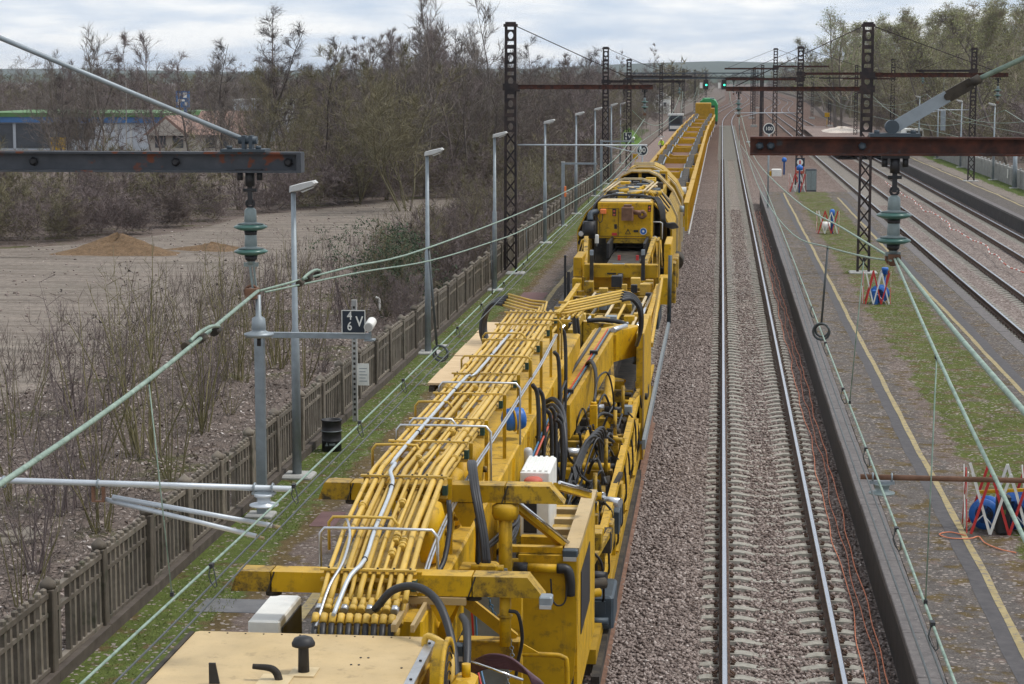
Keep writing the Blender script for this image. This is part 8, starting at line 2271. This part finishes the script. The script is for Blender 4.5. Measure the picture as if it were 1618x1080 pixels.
for dx, dz, w_, h_ in ((-.3, -.35, .35, .25), (.25, -.4, .4, .5), (-.1, -.9, .7, .22), (-.35, -1.2, .3, .3), (.35, -1.25, .25, .3)):
    MB().box(dx - w_ / 2, dx + w_ / 2, -.165, -.151, zz + dz - h_ / 2, zz + dz + h_ / 2).build('sign_print', 'white_paint', r0)
MB().box(.1, .4, -.12, .12, 0, zz - 1.6).build('sign_leg', 'shop_blue', r0)
p = at(388, 160, Y=235)
r0 = thing('flat_roofed_house', 'pale flat roofed house half hidden behind the alders', 'house', (p.x, 235, 0.1))
MB().box(-1.4, 4.0, 0, 8, 0, p.z - .1).build('wall', 'shop_white', r0); MB().box(-1.6, 4.2, -.2, 8.2, p.z - .1, p.z + .15).build('roof', 'concrete_light', r0); MB().box(-.6, .5, -.03, -.005, 1.2, 2.6).build('window', 'shop_dark', r0)
# white house and cabin far along the line
p = at(1046, 150, Y=420)
r0 = thing('white_house', 'small white house far behind the line beside the bank', 'house', (p.x, 420, 0.1))
MB().box(-1.8, 1.6, 0, 6, 0, p.z - .6).build('wall', 'white_paint', r0); MB().prism([(-2.0, p.z - .6), (1.8, p.z - .6), (-.1, p.z + .5)], -.3, 6.3, 'y').build('roof', 'concrete_light', r0)
for a in (-1.0, .6): MB().box(a - .3, a + .3, -.03, -.005, 1.4, 2.2).build('window', 'shop_dark', r0)
r0 = thing('platform_cabin', 'small dark cabin with pale roof left of the far wagons', 'cabin', (-6.35, 290, -0.05))
MB().box(-.95, .95, 0, 2.4, 0, 2.15).build('cabin_body', 'slate_blue', r0); MB().cbox(-1.1, 1.1, -.15, 2.55, 2.15, 2.4, .05).build('roof', 'lamp_grey', r0); MB().box(-.8, .8, -.03, -.005, .3, .75).build('panel', 'white_paint', r0); MB().box(-.7, .7, -.03, -.005, 1.0, 1.8).build('window', 'black_steel', r0)
# ------------------------------------------------------------------ signal gantry
GY = 262
x0, x1 = -12.2, 4.9
r0 = thing('signal_gantry', 'dark lattice signal gantry spanning the far tracks', 'gantry', (0, GY, 0))
MB().box(x0, x1, -.05, .05, 7.85, 7.98).build('top_chord', 'slate_blue', r0); MB().box(x0, x1, -.05, .05, 7.20, 7.33).build('bottom_chord', 'slate_blue', r0)
lt = MB(); x = x0; k = 0
while x < x1 - .3:
    lt.bar((x, 0, 7.33 if k % 2 else 7.85), (x + .62, 0, 7.85 if k % 2 else 7.33), .05, .06); x += .62; k += 1
tag(lt.build('lattice', 'slate_blue', r0), kind='stuff')
for xx in (x0, x1): MB().box(xx - .2, xx + .2, -.2, .2, -.2, 7.2).build('leg', 'mast_steel', r0)
m, n, b = _new('signal_green'); b.inputs['Base Color'].default_value = (0.02, 0.6, 0.3, 1); b.inputs['Emission Color'].default_value = (0.05, 1.0, 0.55, 1); b.inputs['Emission Strength'].default_value = 3.0; MATS['signal_green'] = m
for xx, lb in ((-2.0, 'green lit signal under the gantry over the work train'), (0.25, 'green lit signal under the gantry over the open track')):
    r0 = thing('light_signal', lb, 'signal', (xx, GY - .3, 6.55), 'signals on the gantry')
    MB().cbox(-.30, .30, -.06, .06, -.65, .55, .05).build('signal_board', 'sticker_black', r0)
    MB().lathe((0.05, -.062, -.1), [(.11, 0), (.11, .02)], 14, (0, -1, 0)).build('lamp_lens', 'signal_green', r0)
    MB().box(-.75, -.42, -.05, .05, -.5, .2).build('number_plate', 'white_paint', r0)
    MB().box(-.05, .05, .08, .16, -.4, .75).build('hanger', 'mast_steel', r0)
# ------------------------------------------------------------------ crouching worker by the far wagons
p = at(1047, 236, Z=0.0)
def worker(x, y, z):
    root = thing('person', 'person in bright yellow hi-vis jacket bending down beside the far wagons', 'person', (x, y, z), rz=-0.5)
    J = {'pel': (0, 0, .50), 'sp': (.04, -.14, .72), 'ch': (.06, -.30, .90), 'nk': (.07, -.38, 1.0), 'hd': (.07, -.46, 1.10), 'lh': (-.10, .02, .48), 'lk': (-.16, -.28, .40), 'la': (-.15, .02, .08), 'lt': (-.15, -.16, .04),
         'rh': (.10, .02, .48), 'rk': (.18, -.26, .38), 'ra': (.17, .05, .08), 'rt': (.17, -.13, .04), 'ls': (-.14, -.30, .90), 'le': (-.20, -.46, .66), 'lw': (-.10, -.58, .46), 'rs': (.24, -.28, .90), 're': (.28, -.42, .64), 'rw': (.18, -.56, .44)}
    E_ = [('pel', 'sp'), ('sp', 'ch'), ('ch', 'nk'), ('nk', 'hd'), ('pel', 'lh'), ('lh', 'lk'), ('lk', 'la'), ('la', 'lt'), ('pel', 'rh'), ('rh', 'rk'), ('rk', 'ra'), ('ra', 'rt'), ('ch', 'ls'), ('ls', 'le'), ('le', 'lw'), ('ch', 'rs'), ('rs', 're'), ('re', 'rw')]
    RD = {'pel': .15, 'sp': .15, 'ch': .16, 'nk': .07, 'hd': .11, 'lh': .11, 'rh': .11, 'lk': .075, 'rk': .075, 'la': .05, 'ra': .05, 'lt': .045, 'rt': .045, 'ls': .075, 'rs': .075, 'le': .055, 're': .055, 'lw': .04, 'rw': .04}
    ks = list(J)
    me = bpy.data.meshes.new('body'); me.from_pydata([J[k] for k in ks], [(ks.index(a), ks.index(c)) for a, c in E_], [])
    o = link('body', me, root)
    sk = o.modifiers.new('skin', 'SKIN'); o.modifiers.new('sub', 'SUBSURF').levels = 2
    o.modifiers['sub'].render_levels = 2
    for v, k in zip(me.skin_vertices[0].data, ks):
        v.radius = (RD[k], RD[k]); v.use_root = (k == 'pel')
    me.materials.append(MATS['person_mat'])
    MB().lathe((.07, -.47, 1.13), [(.125, 0), (.13, .03), (.115, .09), (.07, .13), (.01, .145)], 14).build('helmet', 'white_paint', root)
m, n, b = _new('person_mat')
tc_ = n.nodes.new('ShaderNodeTexCoord'); s_ = n.nodes.new('ShaderNodeSeparateXYZ'); n.links.new(tc_.outputs['Object'], s_.inputs[0])
r_ = _ramp(n, s_.outputs['Z'], [(0.0, (0.02, 0.022, 0.03)), (0.52, (0.02, 0.022, 0.03)), (0.53, (0.60, 0.85, 0.05)), (0.97, (0.60, 0.85, 0.05)), (0.98, (0.45, 0.27, 0.18))])
r_.color_ramp.interpolation = 'CONSTANT'
n.links.new(r_.outputs[0], b.inputs['Base Color']); b.inputs['Roughness'].default_value = 0.7
MATS['person_mat'] = m
worker(p.x, p.y, -0.05)
# ------------------------------------------------------------------ hills on the horizon
def ridge(label, Y, base, amp, seed, x0, x1, n_=90, depth=900):
    rr = random.Random(seed); ph = [rr.uniform(0, 6.28) for _ in range(5)]
    vs = []; fs = []
    for i in range(n_ + 1):
        x = x0 + (x1 - x0) * i / n_
        h = base + amp * (0.5 * math.sin(x * .0011 + ph[0]) + .3 * math.sin(x * .0027 + ph[1]) + .12 * math.sin(x * .008 + ph[2])) + 0.05 * amp * math.sin(x * .031 + ph[3])
        vs += [(x, Y - depth, -1), (x, Y - depth * .4, h * .6), (x, Y, h), (x, Y + depth * .5, h * .3)]
    for i in range(n_):
        for k in range(3):
            a = i * 4 + k; fs.append((a, a + 4, a + 5, a + 1))
    me = bpy.data.meshes.new('hill'); me.from_pydata(vs, [], fs); me.materials.append(MATS['hill_mat']); me.polygons.foreach_set('use_smooth', [True] * len(fs)); me.update()
    tag(link('hill', me), label, kind='structure')
ridge('blue grey wooded ridge on the horizon behind the gantry', 5200, 24, 26, 4, -5500, 4800)
ridge('nearer dark wooded rise across the horizon', 2600, 5, 9, 9, -4000, 3500, depth=500)
# ------------------------------------------------------------------ air
m = bpy.data.materials.new('haze_air'); m.use_nodes = True
n = m.node_tree; n.nodes.clear()
o_ = n.nodes.new('ShaderNodeOutputMaterial'); v_ = n.nodes.new('ShaderNodeVolumePrincipled')
v_.inputs['Color'].default_value = (0.80, 0.88, 1.0, 1); v_.inputs['Density'].default_value = 0.00008; v_.inputs['Anisotropy'].default_value = 0.2
n.links.new(v_.outputs[0], o_.inputs['Volume'])
MATS['haze_air'] = m
hz = MB().box(-6300, 5300, -90, 9300, -2.0, 75).build('haze', 'haze_air')
tag(hz, 'pale bluish haze in the air over the whole scene', kind='stuff')
